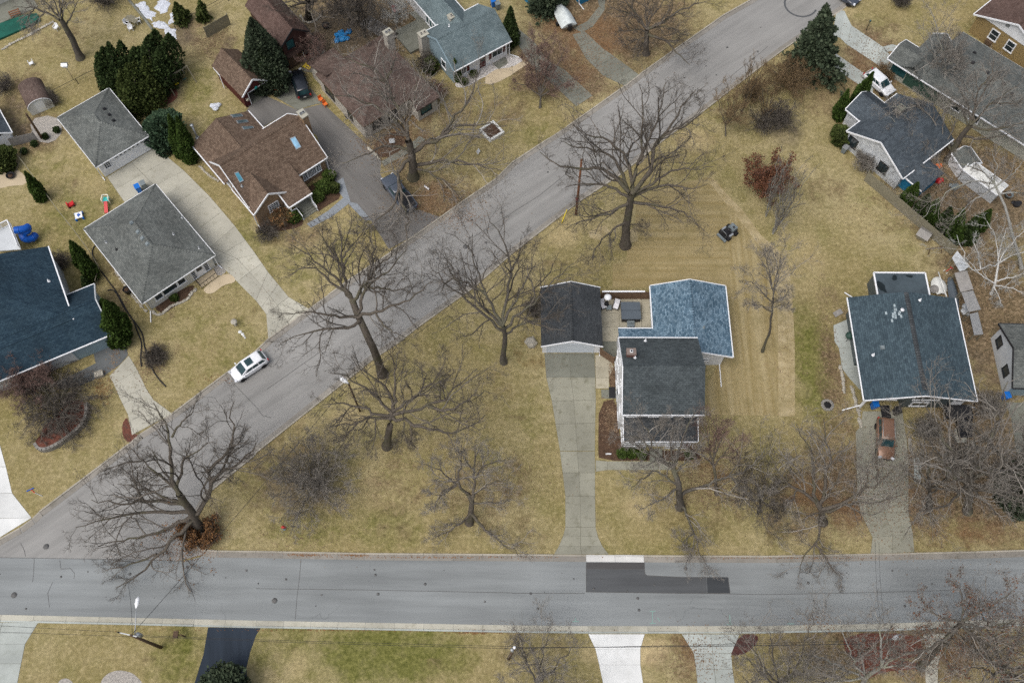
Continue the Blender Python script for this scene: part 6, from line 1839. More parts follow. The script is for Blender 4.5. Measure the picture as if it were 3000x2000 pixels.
def pot(px, label, mat, r=.35, h=.5, fill='mulch', name='planter'):
    c = P(px); o = empty(name, (c.x, c.y, .02), 0, label, 'planter')
    MB().lathe([(r * .75, 0), (r, h), (r * 1.06, h), (r * 1.06, h + .05), (r * .92, h + .05), (r * .9, h - .06)], 16).build('pot', MAT[mat], o)
    MB().lathe([(r * .88, h - .08), (r * .2, h - .02)], 12).build('soil', MAT[fill], o)
pot(q(0, 1, 1185, 1120), 'dark round barrel beside the left wall of the hipped house', 'black', .42, .8)
pot(q(1, 0, 645, 255), 'dark round planter in the bare yard behind the stone house', 'black', .5, .45)
pot(q(1, 0, 190, 850), 'small clay pot under the tall spruce', 'orange', .2, .25)
pot(q(3, 1, 2200, 240), 'grey round planter near the white shed', 'grey_plastic', .45, .5)
pot(q(0, 1, 105, 55), 'round black fire pit in the sandy circle', 'black', .5, .3, name='fire_pit')
# blue twisting tube slide
pts = [P(p, z) for p, z in zip(Z(0, 640, 300 / 2138, '300,250 420,235 520,215 580,190 560,265 480,290 470,350 520,420 600,430 690,400 730,350'), (2.6, 2.5, 2.35, 2.15, 1.9, 1.7, 1.5, 1.25, .95, .75, .55))]
sm = []
for i in range(len(pts) - 1):
    p0, p1_, p2_, p3_ = pts[max(i - 1, 0)], pts[i], pts[i + 1], pts[min(i + 2, len(pts) - 1)]
    for k in range(4):
        t = k / 4
        sm.append(.5 * ((2 * p1_) + (-p0 + p2_) * t + (2 * p0 - 5 * p1_ + 4 * p2_ - p3_) * t * t + (-p0 + 3 * p1_ - 3 * p2_ + p3_) * t ** 3))
sm.append(pts[-1])
r_ = empty('tube_slide', (pts[4].x, pts[4].y, 0), 0, 'bright blue twisting tube slide beside the white railed deck', 'slide')
o = pts[4] * 1; o.z = 0
MB().tube([p - o for p in sm], .44, 14, False).build('tube', MAT['slide_blue'], r_)
for p in (sm[4], sm[12], sm[26]):
    v = p - o; MB().tube([(v.x, v.y, 0), (v.x, v.y, v.z)], .05, 8).build('support', MAT['metal'], r_)
b = MB()
for i in range(3, len(sm) - 1, 8):
    t = (sm[i + 1] - sm[i]).normalized() * .04
    b.tube([sm[i] - o - t, sm[i] - o + t], .475, 14)
b.build('joint_ring', MAT['slide_blue'], r_)
c = P(q(0, 1, 658, 322)); r_ = empty('toy_chair', (c.x, c.y, 0), R(30), 'small red plastic toy car on the lawn', 'toy')
MB().box(-.4, .4, -.25, .25, .12, .4).box(-.4, -.28, -.25, .25, .401, .7).box(.28, .4, -.25, .25, .401, .55).build('body', MAT['red_plastic'], r_)
for sx in (-.28, .28):
    for sy in (-1, 1): MB().tube([(sx, sy * .26, .12), (sx, sy * .32, .12)], .12, 10).build('wheel', MAT['black'], r_)
c = P(q(0, 1, 735, 428)); r_ = empty('play_table', (c.x, c.y, 0), R(20), 'blue and white plastic play table on the lawn', 'toy')
MB().box(-.42, .42, -.42, .42, .38, .46).build('tabletop', MAT['white'], r_)
MB().box(-.15, .2, -.1, .12, .461, .5).box(-.05, .05, -.3, .3, .461, .49).build('top_print', MAT['slide_blue'], r_)
for sx in (-1, 1):
    for sy in (-1, 1): MB().box(sx * .4 - .1, sx * .4 + .1, sy * .4 - .1, sy * .4 + .1, 0, .379).build('leg', MAT['blue_plastic'], r_)
c = P(q(0, 1, 990, 320)); r_ = empty('toddler_slide', (c.x, c.y, 0), R(3), 'toddler slide with a red chute and cream climbing frame against the hipped roof', 'slide')
MB().add([(-.2, .1, .75), (.2, .1, .75), (.22, -1.1, .12), (-.22, -1.1, .12), (-.2, .1, .70), (.2, .1, .70), (.22, -1.1, .07), (-.22, -1.1, .07)], [(3, 2, 1, 0), (4, 5, 6, 7), (0, 1, 5, 4), (2, 3, 7, 6), (1, 2, 6, 5), (3, 0, 4, 7)]).build('chute', MAT['red_plastic'], r_)
MB().box(-.35, .35, .1, .7, .7, .76).build('platform', MAT['turq'], r_)
MB().tube([(-.4, .1, 0), (-.42, .15, 1.1), (-.3, .75, 1.15), (.3, .75, 1.15), (.42, .15, 1.1), (.4, .1, 0)], .07, 8).build('frame', MAT['cream_plastic'], r_)
for s in (-1, 1): MB().bar((s * .3, .75, 0), (s * .3, .75, 1.1), .08).build('leg', MAT['cream_plastic'], r_)
# wooden swing set under the dark junipers
A_, B_ = P(q(0, 0, 1510, 735), 2.2), P(q(0, 0, 1722, 605), 2.2)
r_ = empty('swing_set', (A_.x, A_.y, 0), math.atan2(B_.y - A_.y, B_.x - A_.x), 'wooden swing set in front of the dark junipers', 'swing set')
Ls = (B_ - A_).length
MB().bar((0, 0, 2.2), (Ls, 0, 2.2), .13).build('beam', MAT['oldwood'], r_)
for x in (.1, Ls - .1):
    for s in (-1, 1): MB().bar((x, 0, 2.2), (x, s * 1.0, 0), .1).build('leg', MAT['oldwood'], r_)
for x in (Ls * .35, Ls * .7):
    sw = MB().box(x - .25, x + .25, -.09, .09, .5, .54).build('swing_seat', MAT['yellow' if x < Ls / 2 else 'green_plastic'], r_)
    for dx in (-.23, .23): MB().tube([(x + dx, 0, .54), (x + dx, 0, 2.15)], .015, 4).build('chain', MAT['metal'], sw)
# lawn chairs, bird feeder, signs
def lawn_chair(px, rz, label, tip=False):
    c = P(px); r_ = empty('lawn_chair', (c.x, c.y, .02), R(rz), label, 'chair', 'white plastic lawn chairs')
    if tip: r_.rotation_euler = (R(95), 0, R(rz)); r_.location.z = .3
    MB().box(-.25, .25, -.25, .25, .40, .44).build('seat', MAT['white'], r_)
    MB().obox(Vector((0, .28, .66)), (.48, .04, .46), 0, R(-12)).build('backrest', MAT['white'], r_)
    for sx in (-1, 1):
        MB().box(sx * .28 - .03, sx * .28 + .03, -.27, .28, .6, .63).build('armrest', MAT['white'], r_)
        for sy in (-1, 1): MB().bar((sx * .25, sy * .24, .0), (sx * .26, sy * .25, .6 if sy < 0 else .42), .05).build('leg', MAT['white'], r_)
lawn_chair(q(0, 0, 285, 575), 30, 'white plastic chair tipped over on the upper left lawn', True)
lawn_chair(q(0, 0, 525, 275), -20, 'white plastic chair at the foot of the leaning trunk, upper left')
lawn_chair(q(0, 0, 1172, 232), 60, 'white plastic chair left of the garden bench by the snow')
lawn_chair(q(0, 0, 1207, 280), 20, 'white plastic chair nearest the dark junipers')
lawn_chair(q(0, 0, 1280, 215), -70, 'white plastic chair right of the garden bench by the snow')
c = P(q(0, 0, 1225, 215)); r_ = empty('picnic_table', (c.x, c.y, 0), R(-30), 'dark weathered picnic table between white chairs', 'table')
for k in range(4): MB().box(-.9, .9, -.36 + k * .18, -.20 + k * .18, .7, .74).build('plank', MAT['oldwood'], r_)
for s in (-1, 1):
    MB().box(-.9, .9, s * .62 - .12, s * .62 + .12, .42, .46).build('bench_plank', MAT['oldwood'], r_)
    MB().bar((s * .6, -.6, 0), (s * .6, .3, .7), .08).bar((s * .6, .6, 0), (s * .6, -.3, .7), .08).build('leg', MAT['oldwood'], r_)
a = P(q(0, 0, 680, 738)); hb = vh(q(0, 0, 680, 738), q(0, 0, 600, 610))
r_ = empty('bird_feeder', (a.x, a.y, 0), 0, 'pale bird feeder on a thin post in the upper left lawn', 'bird feeder')
MB().tube([(0, 0, 0), (0, 0, hb)], .04, 6).build('post', MAT['oldwood'], r_)
MB().box(-.32, .32, -.26, .26, hb, hb + .05).box(-.2, .2, -.16, .16, hb + .051, hb + .3).build('tray', MAT['grey_siding'], r_)
MB().add([(-.4, -.34, hb + .3), (.4, -.34, hb + .3), (.4, .34, hb + .3), (-.4, .34, hb + .3), (-.4, 0, hb + .5), (.4, 0, hb + .5)], [(0, 1, 5, 4), (2, 3, 4, 5), (1, 2, 5), (3, 0, 4), (3, 2, 1, 0)]).build('roof', MAT['metal'], r_)
def yard_sign(px, top, w, h, mat, label, rz=0, pmat='metal'):
    c = P(px); r_ = empty('yard_sign', (c.x, c.y, 0), R(rz), label, 'sign')
    for s in (-1, 1): MB().bar((s * w * .3, 0, 0), (s * w * .3, 0, top), .03).build('stake', MAT[pmat], r_)
    MB().obox(Vector((0, -.02, top - h / 2)), (w, .02, h), 0, R(-25)).build('sign_panel', MAT[mat], r_)
yard_sign(q(1, 0, 2042, 1415), .8, .6, .5, 'white', 'small white yard sign on the lawn near the square planter', 60)
yard_sign(q(1, 0, 1255, 1325), 1.0, .7, .6, 'grey_siding', 'pale sign in the leafy front bed of the stone house', 10)
yard_sign(q(1, 1, 1570, 170), .5, .8, .25, 'fabric_white', 'small lilac sign lying beside the road under the big tree', -40)
yard_sign(q(2, 2, 885, 1035), .3, .6, .2, 'white', 'low white marker in the mulch bed beside the white house', 0)
c = P(q(0, 3, 1700, 1142)); r_ = empty('mail_post', (c.x, c.y, 0), 0, 'dark wooden mailbox post near the kerb on the bottom left lawn', 'mailbox')
MB().bar((0, 0, 0), (0, 0, 1.15), .11).bar((0, 0, 1.05), (-.5, .02, 1.05), .1).build('post', MAT['pole'], r_)
MB().box(-.75, -.3, -.3, .35, 1.1, 1.32).build('mailbox', MAT['pole'], r_)
c = P(q(0, 2, 380, 1415)); r_ = empty('kick_scooter', (c.x, c.y, 0), 0, 'toy with a blue bar and a red stem lying on the lower left lawn', 'toy')
v = [P(p, .06) - c for p in T(0, 2, '245,1375 310,1345 285,1360 320,1390 390,1420')]
MB().bar(v[0], v[1], .09).build('handlebar', MAT['slide_blue'], r_)
MB().bar(v[2], v[3], .06).build('stem', MAT['red_plastic'], r_)
MB().bar(v[3], v[4], .05).build('deck', MAT['metal'], r_)
c = P(q(1, 3, 262, 150)); r_ = empty('fire_hydrant', (c.x, c.y, 0), 0, 'red and grey fire hydrant on the corner lawn', 'hydrant')
MB().lathe([(.2, 0), (.2, .06), (.13, .08), (.13, .6), (.17, .62)], 12).build('barrel', MAT['grey_plastic'], r_)
MB().lathe([(.17, .621), (.16, .7), (.08, .8), (.03, .86)], 12).build('bonnet', MAT['red_plastic'], r_)
for s in (-1, 1): MB().tube([(s * .1, 0, .5), (s * .24, 0, .5)], .07, 8).build('outlet', MAT['red_plastic'], r_)
c = P(q(2, 1, 455, 485)); d = P(q(2, 1, 505, 355), 1.2)
mesh_at('guy_wire_guard', MB().tube([c, c.lerp(d, .6), d], .05, 6), 'yellow', 'yellow guard sleeve on a guy wire beside the kerb', 'guy guard')
# square stone planter
c = P(q(1, 0, 2165, 1215)); r_ = empty('square_planter', (c.x, c.y, 0), R(38), 'white square block planter with bare soil on the lawn', 'planter')
for i in range(4):
    for k in range(5):
        t = (k - 2) * .42 + .1
        x, y = [(t, -1.0), (1.0, t), (-t, 1.0), (-1.0, -t)][i]
        link('block', MB().box(-.2 if i % 2 == 0 else -.13, .2 if i % 2 == 0 else .13, -.13 if i % 2 == 0 else -.2, .13 if i % 2 == 0 else .2, 0, .35).mesh('block', MAT['white_stone'] if 0 else MAT['offwhite']), r_, (x, y, 0))
MB().box(-.86, .86, -.86, .86, 0, .22).build('soil', MAT['mulch'], r_)
MB().rock((.45, 1.25, .1), .3).build('stone', MAT['rock'], r_)
# covered boat on its trailer
a, c = P(Z(1580, 0, 180 / 2352, '640,260')), P(Z(1580, 0, 180 / 2352, '1140,1180'))
ang = math.atan2(c.y - a.y, c.x - a.x); mid = (a + c) / 2
r_ = empty('covered_boat', (mid.x, mid.y, 0), ang, 'boat on a trailer under a torn white cover beside the blue house', 'boat')
L_ = (c - a).length
vs_, fs_ = [], []
for i in range(9):
    t = i / 8; x = (t - .5) * L_
    w = 1.05 * math.sin(math.pi * (t * .62 + .38)) ** .8 if t < 1 else 1.0
    w = max(.12, 1.1 * (1 - (1 - min(1, t * 1.7)) ** 2.2))
    ht = 1.35 + .35 * math.sin(math.pi * t)
    for k in range(9):
        u = (k / 8 - .5) * 2
        vs_.append((x, u * w, .75 + (ht - .75) * (1 - abs(u) ** 1.6)))
for i in range(8):
    for k in range(8): fs_.append((i * 9 + k, i * 9 + 9 + k, i * 9 + 10 + k, i * 9 + 1 + k))
MB().add(vs_, fs_, smooth=True).add([vs_[72 + k] for k in range(9)], [tuple(range(9))]).build('cover', MAT['cover_white'], r_)
hv = []
for i in range(9):
    t = i / 8; w = max(.12, 1.08 * (1 - (1 - min(1, t * 1.7)) ** 2.2)); x = (t - .5) * L_
    hv += [(x, -w, .76), (x, -w * .7, .45), (x, 0, .32), (x, w * .7, .45), (x, w, .76)]
MB().add(hv, [(i * 5 + k, i * 5 + k + 1, i * 5 + 6 + k, i * 5 + 5 + k) for i in range(8) for k in range(4)] + [(40, 41, 42, 43, 44)], smooth=True).build('hull', MAT['offwhite'], r_)
MB().bar((-L_ * .62, 0, .35), (L_ * .45, 0, .35), .1).bar((L_ * .2, -1.1, .3), (L_ * .2, 1.1, .3), .1).build('trailer_frame', MAT['metal'], r_)
for s in (-1, 1): MB().tube([(L_ * .2, s * 1.08, .3), (L_ * .2, s * 1.28, .3)], .3, 14).build('wheel', MAT['rubber'], r_)
MB().box(L_ * .5, L_ * .58, -.25, .25, .3, 1.15).build('outboard_motor', MAT['black'], r_)
# long boats beside the slate house
for s, w, m, lab in (('260,510 335,780', .9, 'offwhite', 'pale overturned boat between the flat extension and the lean-to row'), ('210,640 250,760', .7, 'greywood', 'old grey boat hull beside the flat extension'), ('480,510 590,1080', .55, 'hottub', 'long dark canoe lying beside the slate roof')):
    a, c = [P(Z(2700, 720, 200 / 1120, t), .5) for t in s.split()]
    mid = (a + c) / 2; L_ = (c - a).length
    r_ = empty('upturned_boat', (mid.x, mid.y, 0), math.atan2(c.y - a.y, c.x - a.x), lab, 'boat')
    vs_ = []
    for i in range(9):
        t = i / 8; ww = w * math.sin(math.pi * (.08 + .84 * t)) ** .6
        for k in range(7):
            u = (k / 6 - .5) * 2; vs_.append(((t - .5) * L_, u * ww, .25 + .5 * (1 - abs(u) ** 2) * math.sin(math.pi * (.1 + .8 * t)) ** .5))
    MB().add(vs_, [(i * 7 + k, i * 7 + 7 + k, i * 7 + 8 + k, i * 7 + 1 + k) for i in range(8) for k in range(6)], smooth=True).build('hull', MAT[m], r_)
    for x in (-.3, .3): MB().bar((x * L_, -w, .2), (x * L_, w, .2), .1).bar((x * L_, -w * .7, 0), (x * L_, -w * .7, .2), .08).bar((x * L_, w * .7, 0), (x * L_, w * .7, .2), .08).build('trestle', MAT['oldwood'], r_)
a, c = P(Z(2700, 720, 200 / 1120, '275,430'), 1.5), P(Z(2700, 720, 200 / 1120, '410,840'), 1.5)
mesh_at('mast', MB().tube([a, c], .07, 8), 'offwhite', 'long pale pole laid beside the overturned boat', 'pole')
# green covered pool, stacked timber
pl = [P(p) for p in Z(0, 0, 240 / 2352, '-150,780 700,480 1080,430 1180,620 880,780 180,1090 -150,1230')]
b = MB().prism([(v.x, v.y) for v in pl], .02, .3)
mesh_at('pool_cover', b, 'tarp_green', 'dark green covered pool beside the beige house in the corner', 'pool cover')
c = P(Z(0, 0, 240 / 2352, '480,470')); r_ = empty('timber_bench', (c.x, c.y, .3), R(28), 'reddish slatted bench at the edge of the green pool cover', 'bench')
for k in range(3): MB().box(-.7, .7, -.32 + k * .24, -.14 + k * .24, .2 + k * .12, .25 + k * .12).build('slat', MAT['pole_red'], r_)
for s in (-1, 1): MB().bar((s * .6, -.35, 0), (s * .6, .4, .5), .08).build('bracket', MAT['pole_red'], r_)
def stones(name, px, n, r, label, mat='rock', cat='stone edging', sq=.6, closed=False):
    pts = [P(p) for p in smooth_poly(px, 2, closed)]
    root = empty(name, pts[0], 0, label, cat)
    cum = [0]
    for a, c in zip(pts, pts[1:]): cum.append(cum[-1] + (c - a).length)
    for k in range(n):
        s = cum[-1] * k / max(1, n - 1); i = max(j for j in range(len(cum)) if cum[j] <= s + 1e-6); i = min(i, len(pts) - 2)
        v = pts[i].lerp(pts[i + 1], (s - cum[i]) / max(1e-6, cum[i + 1] - cum[i])) - pts[0]
        link('stone', MB().rock((0, 0, .05), r * random.uniform(.75, 1.25), sq).mesh('stone', MAT[mat]), root, (v.x + random.uniform(-.05, .05), v.y + random.uniform(-.05, .05), 0))
stones('stone_edging', T(0, 1, '1400,1290 1440,1330 1500,1320 1540,1260 1640,1220 1720,1190 1760,1130 1800,1090'), 34, .2, 'pale field stone edging round the front bed of the hipped house')
stones('stone_edging', T(0, 1, '1065,930 1150,1060 1230,1160 1300,1250 1340,1290'), 26, .17, 'line of small stones along the left wall of the hipped house')
stones('stone_edging', T(0, 0, '20,460 130,390 250,340 330,290 420,240 490,205'), 26, .22, 'mossy stone edging below the green pool cover')
stones('stone_ring', T(1, 0, '410,150 430,195 480,215 540,200 580,165 590,145'), 16, .2, 'ring of pale stones round a trunk behind the barn')
stones('stone_edging', T(1, 0, '1035,1360 1060,1385 1100,1420 1130,1460'), 9, .2, 'cream stones at the corner of the leafy front bed')
stones('stone_edging', T(3, 2, '660,230 690,330 690,400 700,470'), 12, .22, 'dark stones along the pale side path of the slate house')
stones('stone_edging', T(3, 2, '1300,900 1300,980 1330,1040'), 8, .22, 'pale stones on the right side of the cracked drive')
stones('stone_edging', T(3, 2, '1580,860 1600,960 1650,1000 1620,1050'), 11, .22, 'broken row of pale stones in the leafy front yard')
stones('stone_pile', T(3, 2, '1870,930 1900,960 1890,990 1920,1010'), 12, .26, 'heap of pale stones in the leafy yard near the right edge', cat='stone heap')
stones('stone_edging', T(3, 2, '760,420 790,470 800,560 830,640 840,720 850,780'), 16, .24, 'field stones around the little bed left of the carport')
stones('stone_edging', T(1, 1, '-80,-10 10,60 100,130 150,180'), 1, .1, 'single stone by the brick wall') if 0 else None
stones('stone_edging', Z(560, 300, 440 / 1725, '100,735 160,800 240,870 310,900'), 16, .17, 'small stones along the left wall of the brick house')
# crescent retaining wall of the left bed
px_ = T(0, 2, '810,590 815,680 785,760 720,830 620,910 520,975 430,1010 370,1000 340,950')
pts = [P(p) for p in smooth_poly(px_, 2, False)]
root = empty('retaining_wall', pts[0], 0, 'crescent wall of grey blocks holding the red bed on the left lawn', 'wall')
cum = [0]
for a, c in zip(pts, pts[1:]): cum.append(cum[-1] + (c - a).length)
n_ = int(cum[-1] / .4)
bmesh_ = [MB().box(-.185, .185, -.16, .16, z, z + .18).mesh('block', MAT['edging']) for z in (0, .185, .37, .555)]
for k in range(n_):
    for row in range(4):
        s = cum[-1] * min((k + .5 * (row % 2)) / n_, .999); i = max(j for j in range(len(cum)) if cum[j] <= s); i = min(i, len(pts) - 2)
        v = pts[i].lerp(pts[i + 1], (s - cum[i]) / (cum[i + 1] - cum[i])) - pts[0]
        d = pts[i + 1] - pts[i]
        link('block', bmesh_[row], root, (v.x, v.y, 0), math.atan2(d.y, d.x))
inner = [(p.x, p.y) for p in pts] + xy(T(0, 2, '370,860 400,780 500,690 590,600 600,540 740,540'))
b = MB(); cc = Vector((sum(p[0] for p in inner) / len(inner), sum(p[1] for p in inner) / len(inner)))
n_ = len(inner)
wallset = len(pts)
zs = [.68 if i < wallset else .03 for i in range(n_)]
b.add([(p[0], p[1], z) for p, z in zip(inner, zs)] + [(cc.x, cc.y, .6)], [(i, (i + 1) % n_, n_) for i in range(n_)])
b.add([(p[0], p[1], z) for p, z in zip(inner, zs)] + [(cc.x, cc.y, .6)], [((i + 1) % n_, i, n_) for i in range(0)])
tag(b.build('raised_bed_soil', MAT['redmulch']), kind='structure')
# drain hose
for s, lab in ((T(0, 1, '895,665 855,710 845,760 870,830 930,920 1000,1020 1070,1110 1130,1220 1190,1330 1270,1430 1310,1500 1320,1568') + T(0, 2, '1330,60 1370,180 1400,260 1460,350 1525,415'), 'long black corrugated drain pipe winding down the lawn edge'), (T(0, 1, '985,1100 1040,1090 1080,1140 1140,1260 1220,1360 1260,1470 1300,1568') + T(0, 2, '1300,60 1290,150 1300,230'), 'second black drain pipe beside the first')):
    mesh_at('drain_pipe', MB().tube([P(p, .07) for p in smooth_poly(s, 1, False)], .075, 6), 'black', lab, 'drain pipe')
# loose things near the stone house, blue tarp, red barrow, cart
c = P(q(1, 0, 800, 345)); b = MB()
for k in range(9): b.rock((random.uniform(-.8, .8), random.uniform(-.9, .9), .15), random.uniform(.3, .6), .7)
mesh_at('tarpaulin', b, 'tarp_blue', 'crumpled blue tarpaulin behind the stone house', 'tarpaulin', loc=(c.x, c.y, 0))
c = P(q(1, 0, 475, 620)); mesh_at('plastic_sled', MB().add([(-.4, -.3, .02), (.5, -.3, .02), (.5, .3, .02), (-.4, .3, .02), (-.5, -.4, .2), (.6, -.4, .25), (.6, .4, .25), (-.5, .4, .2)], [(0, 1, 2, 3), (0, 4, 5, 1), (1, 5, 6, 2), (2, 6, 7, 3), (3, 7, 4, 0)]), 'yellow', 'yellow plastic tray lying on the concrete by the black car', 'plastic tray', loc=(c.x, c.y, .03), rz=R(-30))
for px, lab in ((q(1, 0, 600, 930), 'orange plastic chair against the stone wall'), (q(1, 0, 640, 975), 'orange plastic chair nearer the asphalt drive')):
    c = P(px); r_ = empty('garden_chair', (c.x, c.y, .02), R(40), lab, 'chair', 'orange chairs')
    MB().box(-.25, .25, -.25, .25, .38, .43).build('seat', MAT['orange'], r_)
    MB().box(-.25, .25, .2, .25, .43, .85).build('backrest', MAT['orange'], r_)
    for sx in (-1, 1):
        for sy in (-1, 1): MB().bar((sx * .22, sy * .22, 0), (sx * .22, sy * .22, .38), .05).build('leg', MAT['orange'], r_)
c = P(q(1, 0, 1275, 110)); r_ = empty('wheelbarrow', (c.x, c.y, 0), R(-70), 'red wheelbarrow standing behind the grey green house', 'wheelbarrow')
MB().add([(-.4, -.25, .3), (.5, -.25, .35), (.5, .25, .35), (-.4, .25, .3), (-.6, -.38, .62), (.7, -.38, .68), (.7, .38, .68), (-.6, .38, .62)], [(0, 3, 2, 1), (0, 1, 5, 4), (1, 2, 6, 5), (2, 3, 7, 6), (3, 0, 4, 7)]).build('tray', MAT['red_plastic'], r_)
MB().tube([(.75, -.06, .2), (.75, .06, .2)], .2, 12).build('wheel', MAT['rubber'], r_)
for s in (-1, 1): MB().bar((.7, s * .2, .3), (-1.1, s * .3, .6), .05).build('handle', MAT['oldwood'], r_)
c = P(q(1, 0, 1130, 260), .5); r_ = empty('plank_deck', (c.x, c.y, 0), R(-38), 'grey weathered plank platform behind the stone house', 'deck')
for k in range(9):
    MB().box(-2.6 + random.uniform(-.06, .06), 2.6, -.95 + k * .215, -.95 + k * .215 + .2, .3, .35).build('plank', MAT['greywood'], r_)
MB().box(-2.4, 2.4, -.8, -.7, 0, .299).box(-2.4, 2.4, .7, .8, 0, .299).build('joist', MAT['oldwood'], r_)
# doghouse by the fence, swing frame, tv dish etc.
c = P(q(3, 1, 1415, 610)); r_ = empty('dog_house', (c.x, c.y, 0), R(-38), 'small grey roofed dog house leaning against the board fence', 'dog house')
MB().box(-.6, .6, -.5, .5, 0, .8).build('wall', MAT['oldwood'], r_)
MB().add([(-.75, -.75, .75), (.75, -.75, .75), (.75, 0, 1.25), (-.75, 0, 1.25), (-.75, .75, .75), (.75, .75, .75)], [(0, 1, 2, 3), (3, 2, 5, 4), (0, 3, 4), (1, 5, 2)]).build('roof', MAT['greywood'], r_)
c = P(q(3, 1, 1520, 740)); r_ = empty('sawhorse', (c.x, c.y, 0), R(10), 'dark wooden trestle near the end of the board fence', 'trestle')
MB().bar((-.8, 0, .75), (.8, 0, .75), .1).build('beam', MAT['pole'], r_)
for sx in (-1, 1):
    for sy in (-1, 1): MB().bar((sx * .7, 0, .72), (sx * .8, sy * .4, 0), .07).build('leg', MAT['pole'], r_)
c = P(q(3, 1, 1645, 925)); r_ = empty('tricycle', (c.x, c.y, 0), R(30), 'red and white tricycle near the slate house', 'tricycle')
for x, y, rr_ in ((.35, 0, .2), (-.3, .22, .14), (-.3, -.22, .14)): MB().tube([(x, y - .03, rr_), (x, y + .03, rr_)], rr_, 12).build('wheel', MAT['offwhite'], r_)
MB().bar((.35, 0, .45), (-.3, 0, .3), .06).bar((.35, -.2, .6), (.35, .2, .6), .05).bar((.35, 0, .2), (.35, 0, .6), .05).build('frame', MAT['red_plastic'], r_)
c = P(q(3, 1, 1800, 1310)); mesh_at('blue_grey_tarp', MB().rock((0, 0, .3), .55, .8).rock((.15, .7, .3), .45, .8), 'grey_siding', 'covered equipment beside the slate roof', 'covered equipment', loc=(c.x, c.y, 0))
c = P(q(3, 2, 545, 585)); r_ = empty('stone_fire_ring', (c.x, c.y, 0), 0, 'dark round fire ring on the lawn left of the slate house', 'fire ring')
for k in range(14): link('stone', MB().rock((0, 0, .05), .2).mesh('stone', MAT['edging']), r_, (.55 * math.cos(k * .449), .55 * math.sin(k * .449), 0))
MB().lathe([(.45, 0), (.4, .06)], 12).build('ash', MAT['dark'], r_)
c = P(q(3, 1, 640, 1310)); mesh_at('plywood_sheet', MB().obox(Vector((0, 0, .12)), (1.1, .6, .05), R(30), R(8)), 'greywood', 'weathered board lying by the corner of the slate house', 'board', loc=(c.x, c.y, 0))
c = P(q(2, 2, 175, 20)); mesh_at('garden_boulder', MB().rock((0, 0, .2), .75, .9), 'rock', 'pale boulder left of the detached garage', 'boulder', loc=(c.x, c.y, 0))
for px, m, lab in ((Z(2680, 400, 320 / 1673, '350,700'), 'red_plastic', 'red plastic toy in the bare yard behind the fence'), (Z(2680, 400, 320 / 1673, '590,790'), 'grey_plastic', 'grey covered heap in the bare yard behind the fence'), (Z(2680, 400, 320 / 1673, '330,480'), 'orange', 'orange crate beside the dark trunk'), (Z(2680, 400, 320 / 1673, '1545,1050'), 'black', 'black drum in the yard near the right edge')):
    c = P(px); b = MB().rock((0, 0, .2), .5, .8).rock((.4, .2, .15), .35, .8).rock((-.3, .25, .15), .3, .8)
    mesh_at('yard_clutter', b, m, lab, 'clutter', loc=(c.x, c.y, 0))
c = P(Z(0, 980, 380 / 1568, '1210,490')); mesh_at('stone_block', MB().obox(Vector((0, 0, .25)), (.9, .7, .5), R(20)), 'rock', 'pale stone block on the dark paver apron', 'stone block', loc=(c.x, c.y, 0))
c = P(q(2, 2, 920, 470)); mesh_at('door_mat', MB().box(-.35, .35, -.65, .65, 0, .02), 'black', 'black mat on the side pad of the white house', 'mat', loc=(c.x, c.y, .035))
c = P(q(3, 2, 1080, 650)); mesh_at('door_mat', MB().box(-.5, .5, -.8, .8, 0, .02), 'black', 'black mat at the carport mouth of the slate house', 'mat', loc=(c.x, c.y, .035))
c = P(Z(560, 120, 400 / 2091, '370,1010')); b = MB().rock((0, 0, .1), .55, .5).rock((.4, .2, .1), .4, .6).rock((-.35, .1, .1), .4, .5).rock((.1, -.4, .1), .4, .5)
mesh_at('snow_pile', b, 'snow', 'melting snow heap behind the brick house', 'snow heap', loc=(c.x, c.y, 0))
c = P(q(0, 1, 2165, 1415)); mesh_at('stone_bird_bath', MB().lathe([(.2, 0), (.12, .1), (.1, .6), (.35, .75), (.36, .82), (.1, .76)], 14), 'rock', 'grey stone bird bath on the front lawn of the hipped house', 'bird bath', loc=(c.x, c.y, 0))
for i, s in enumerate(('2205,1480', '2228,1500', '2240,1518', '2252,1535')):
    c = P(T(0, 1, s)[0]); mesh_at('stepping_stone', MB().lathe([(.22 - i * .035, 0), (.2 - i * .035, .05)], 10), 'conc_white', ['largest round pale stone, nearest the bird bath', 'second round pale stone below the bird bath', 'third round pale stone below the bird bath', 'smallest round pale stone, farthest from the bird bath'][i], 'stone', 'round stones on the lawn', loc=(c.x, c.y, 0))
# ------------------------------------------------------------------ bare trees: limbs first, every finer generation grown from them in one go
def tube_arrays(Pt, Rd, sides):
    N, Kp, _ = Pt.shape
    T_ = np.empty_like(Pt)
    T_[:, 1:-1] = Pt[:, 2:] - Pt[:, :-2]
    T_[:, 0], T_[:, -1] = Pt[:, 1] - Pt[:, 0], Pt[:, -1] - Pt[:, -2]
    T_ /= np.linalg.norm(T_, axis=2, keepdims=True) + 1e-9
    ref = np.array([.23, .41, .88])
    U = np.cross(T_, ref); U /= np.linalg.norm(U, axis=2, keepdims=True) + 1e-9
    V = np.cross(T_, U)
    a = np.arange(sides) * 2 * np.pi / sides
    vv = Pt[:, :, None, :] + Rd[:, :, None, None] * (np.cos(a)[None, None, :, None] * U[:, :, None, :] + np.sin(a)[None, None, :, None] * V[:, :, None, :])
    idx = np.arange(N * Kp * sides).reshape(N, Kp, sides)
    A_ = idx[:, :-1, :]; B_ = np.roll(idx, -1, 2)[:, :-1, :]; C_ = np.roll(idx, -1, 2)[:, 1:, :]; D_ = idx[:, 1:, :]
    return vv.reshape(-1, 3), np.stack([A_, B_, C_, D_], -1).reshape(-1, 4)
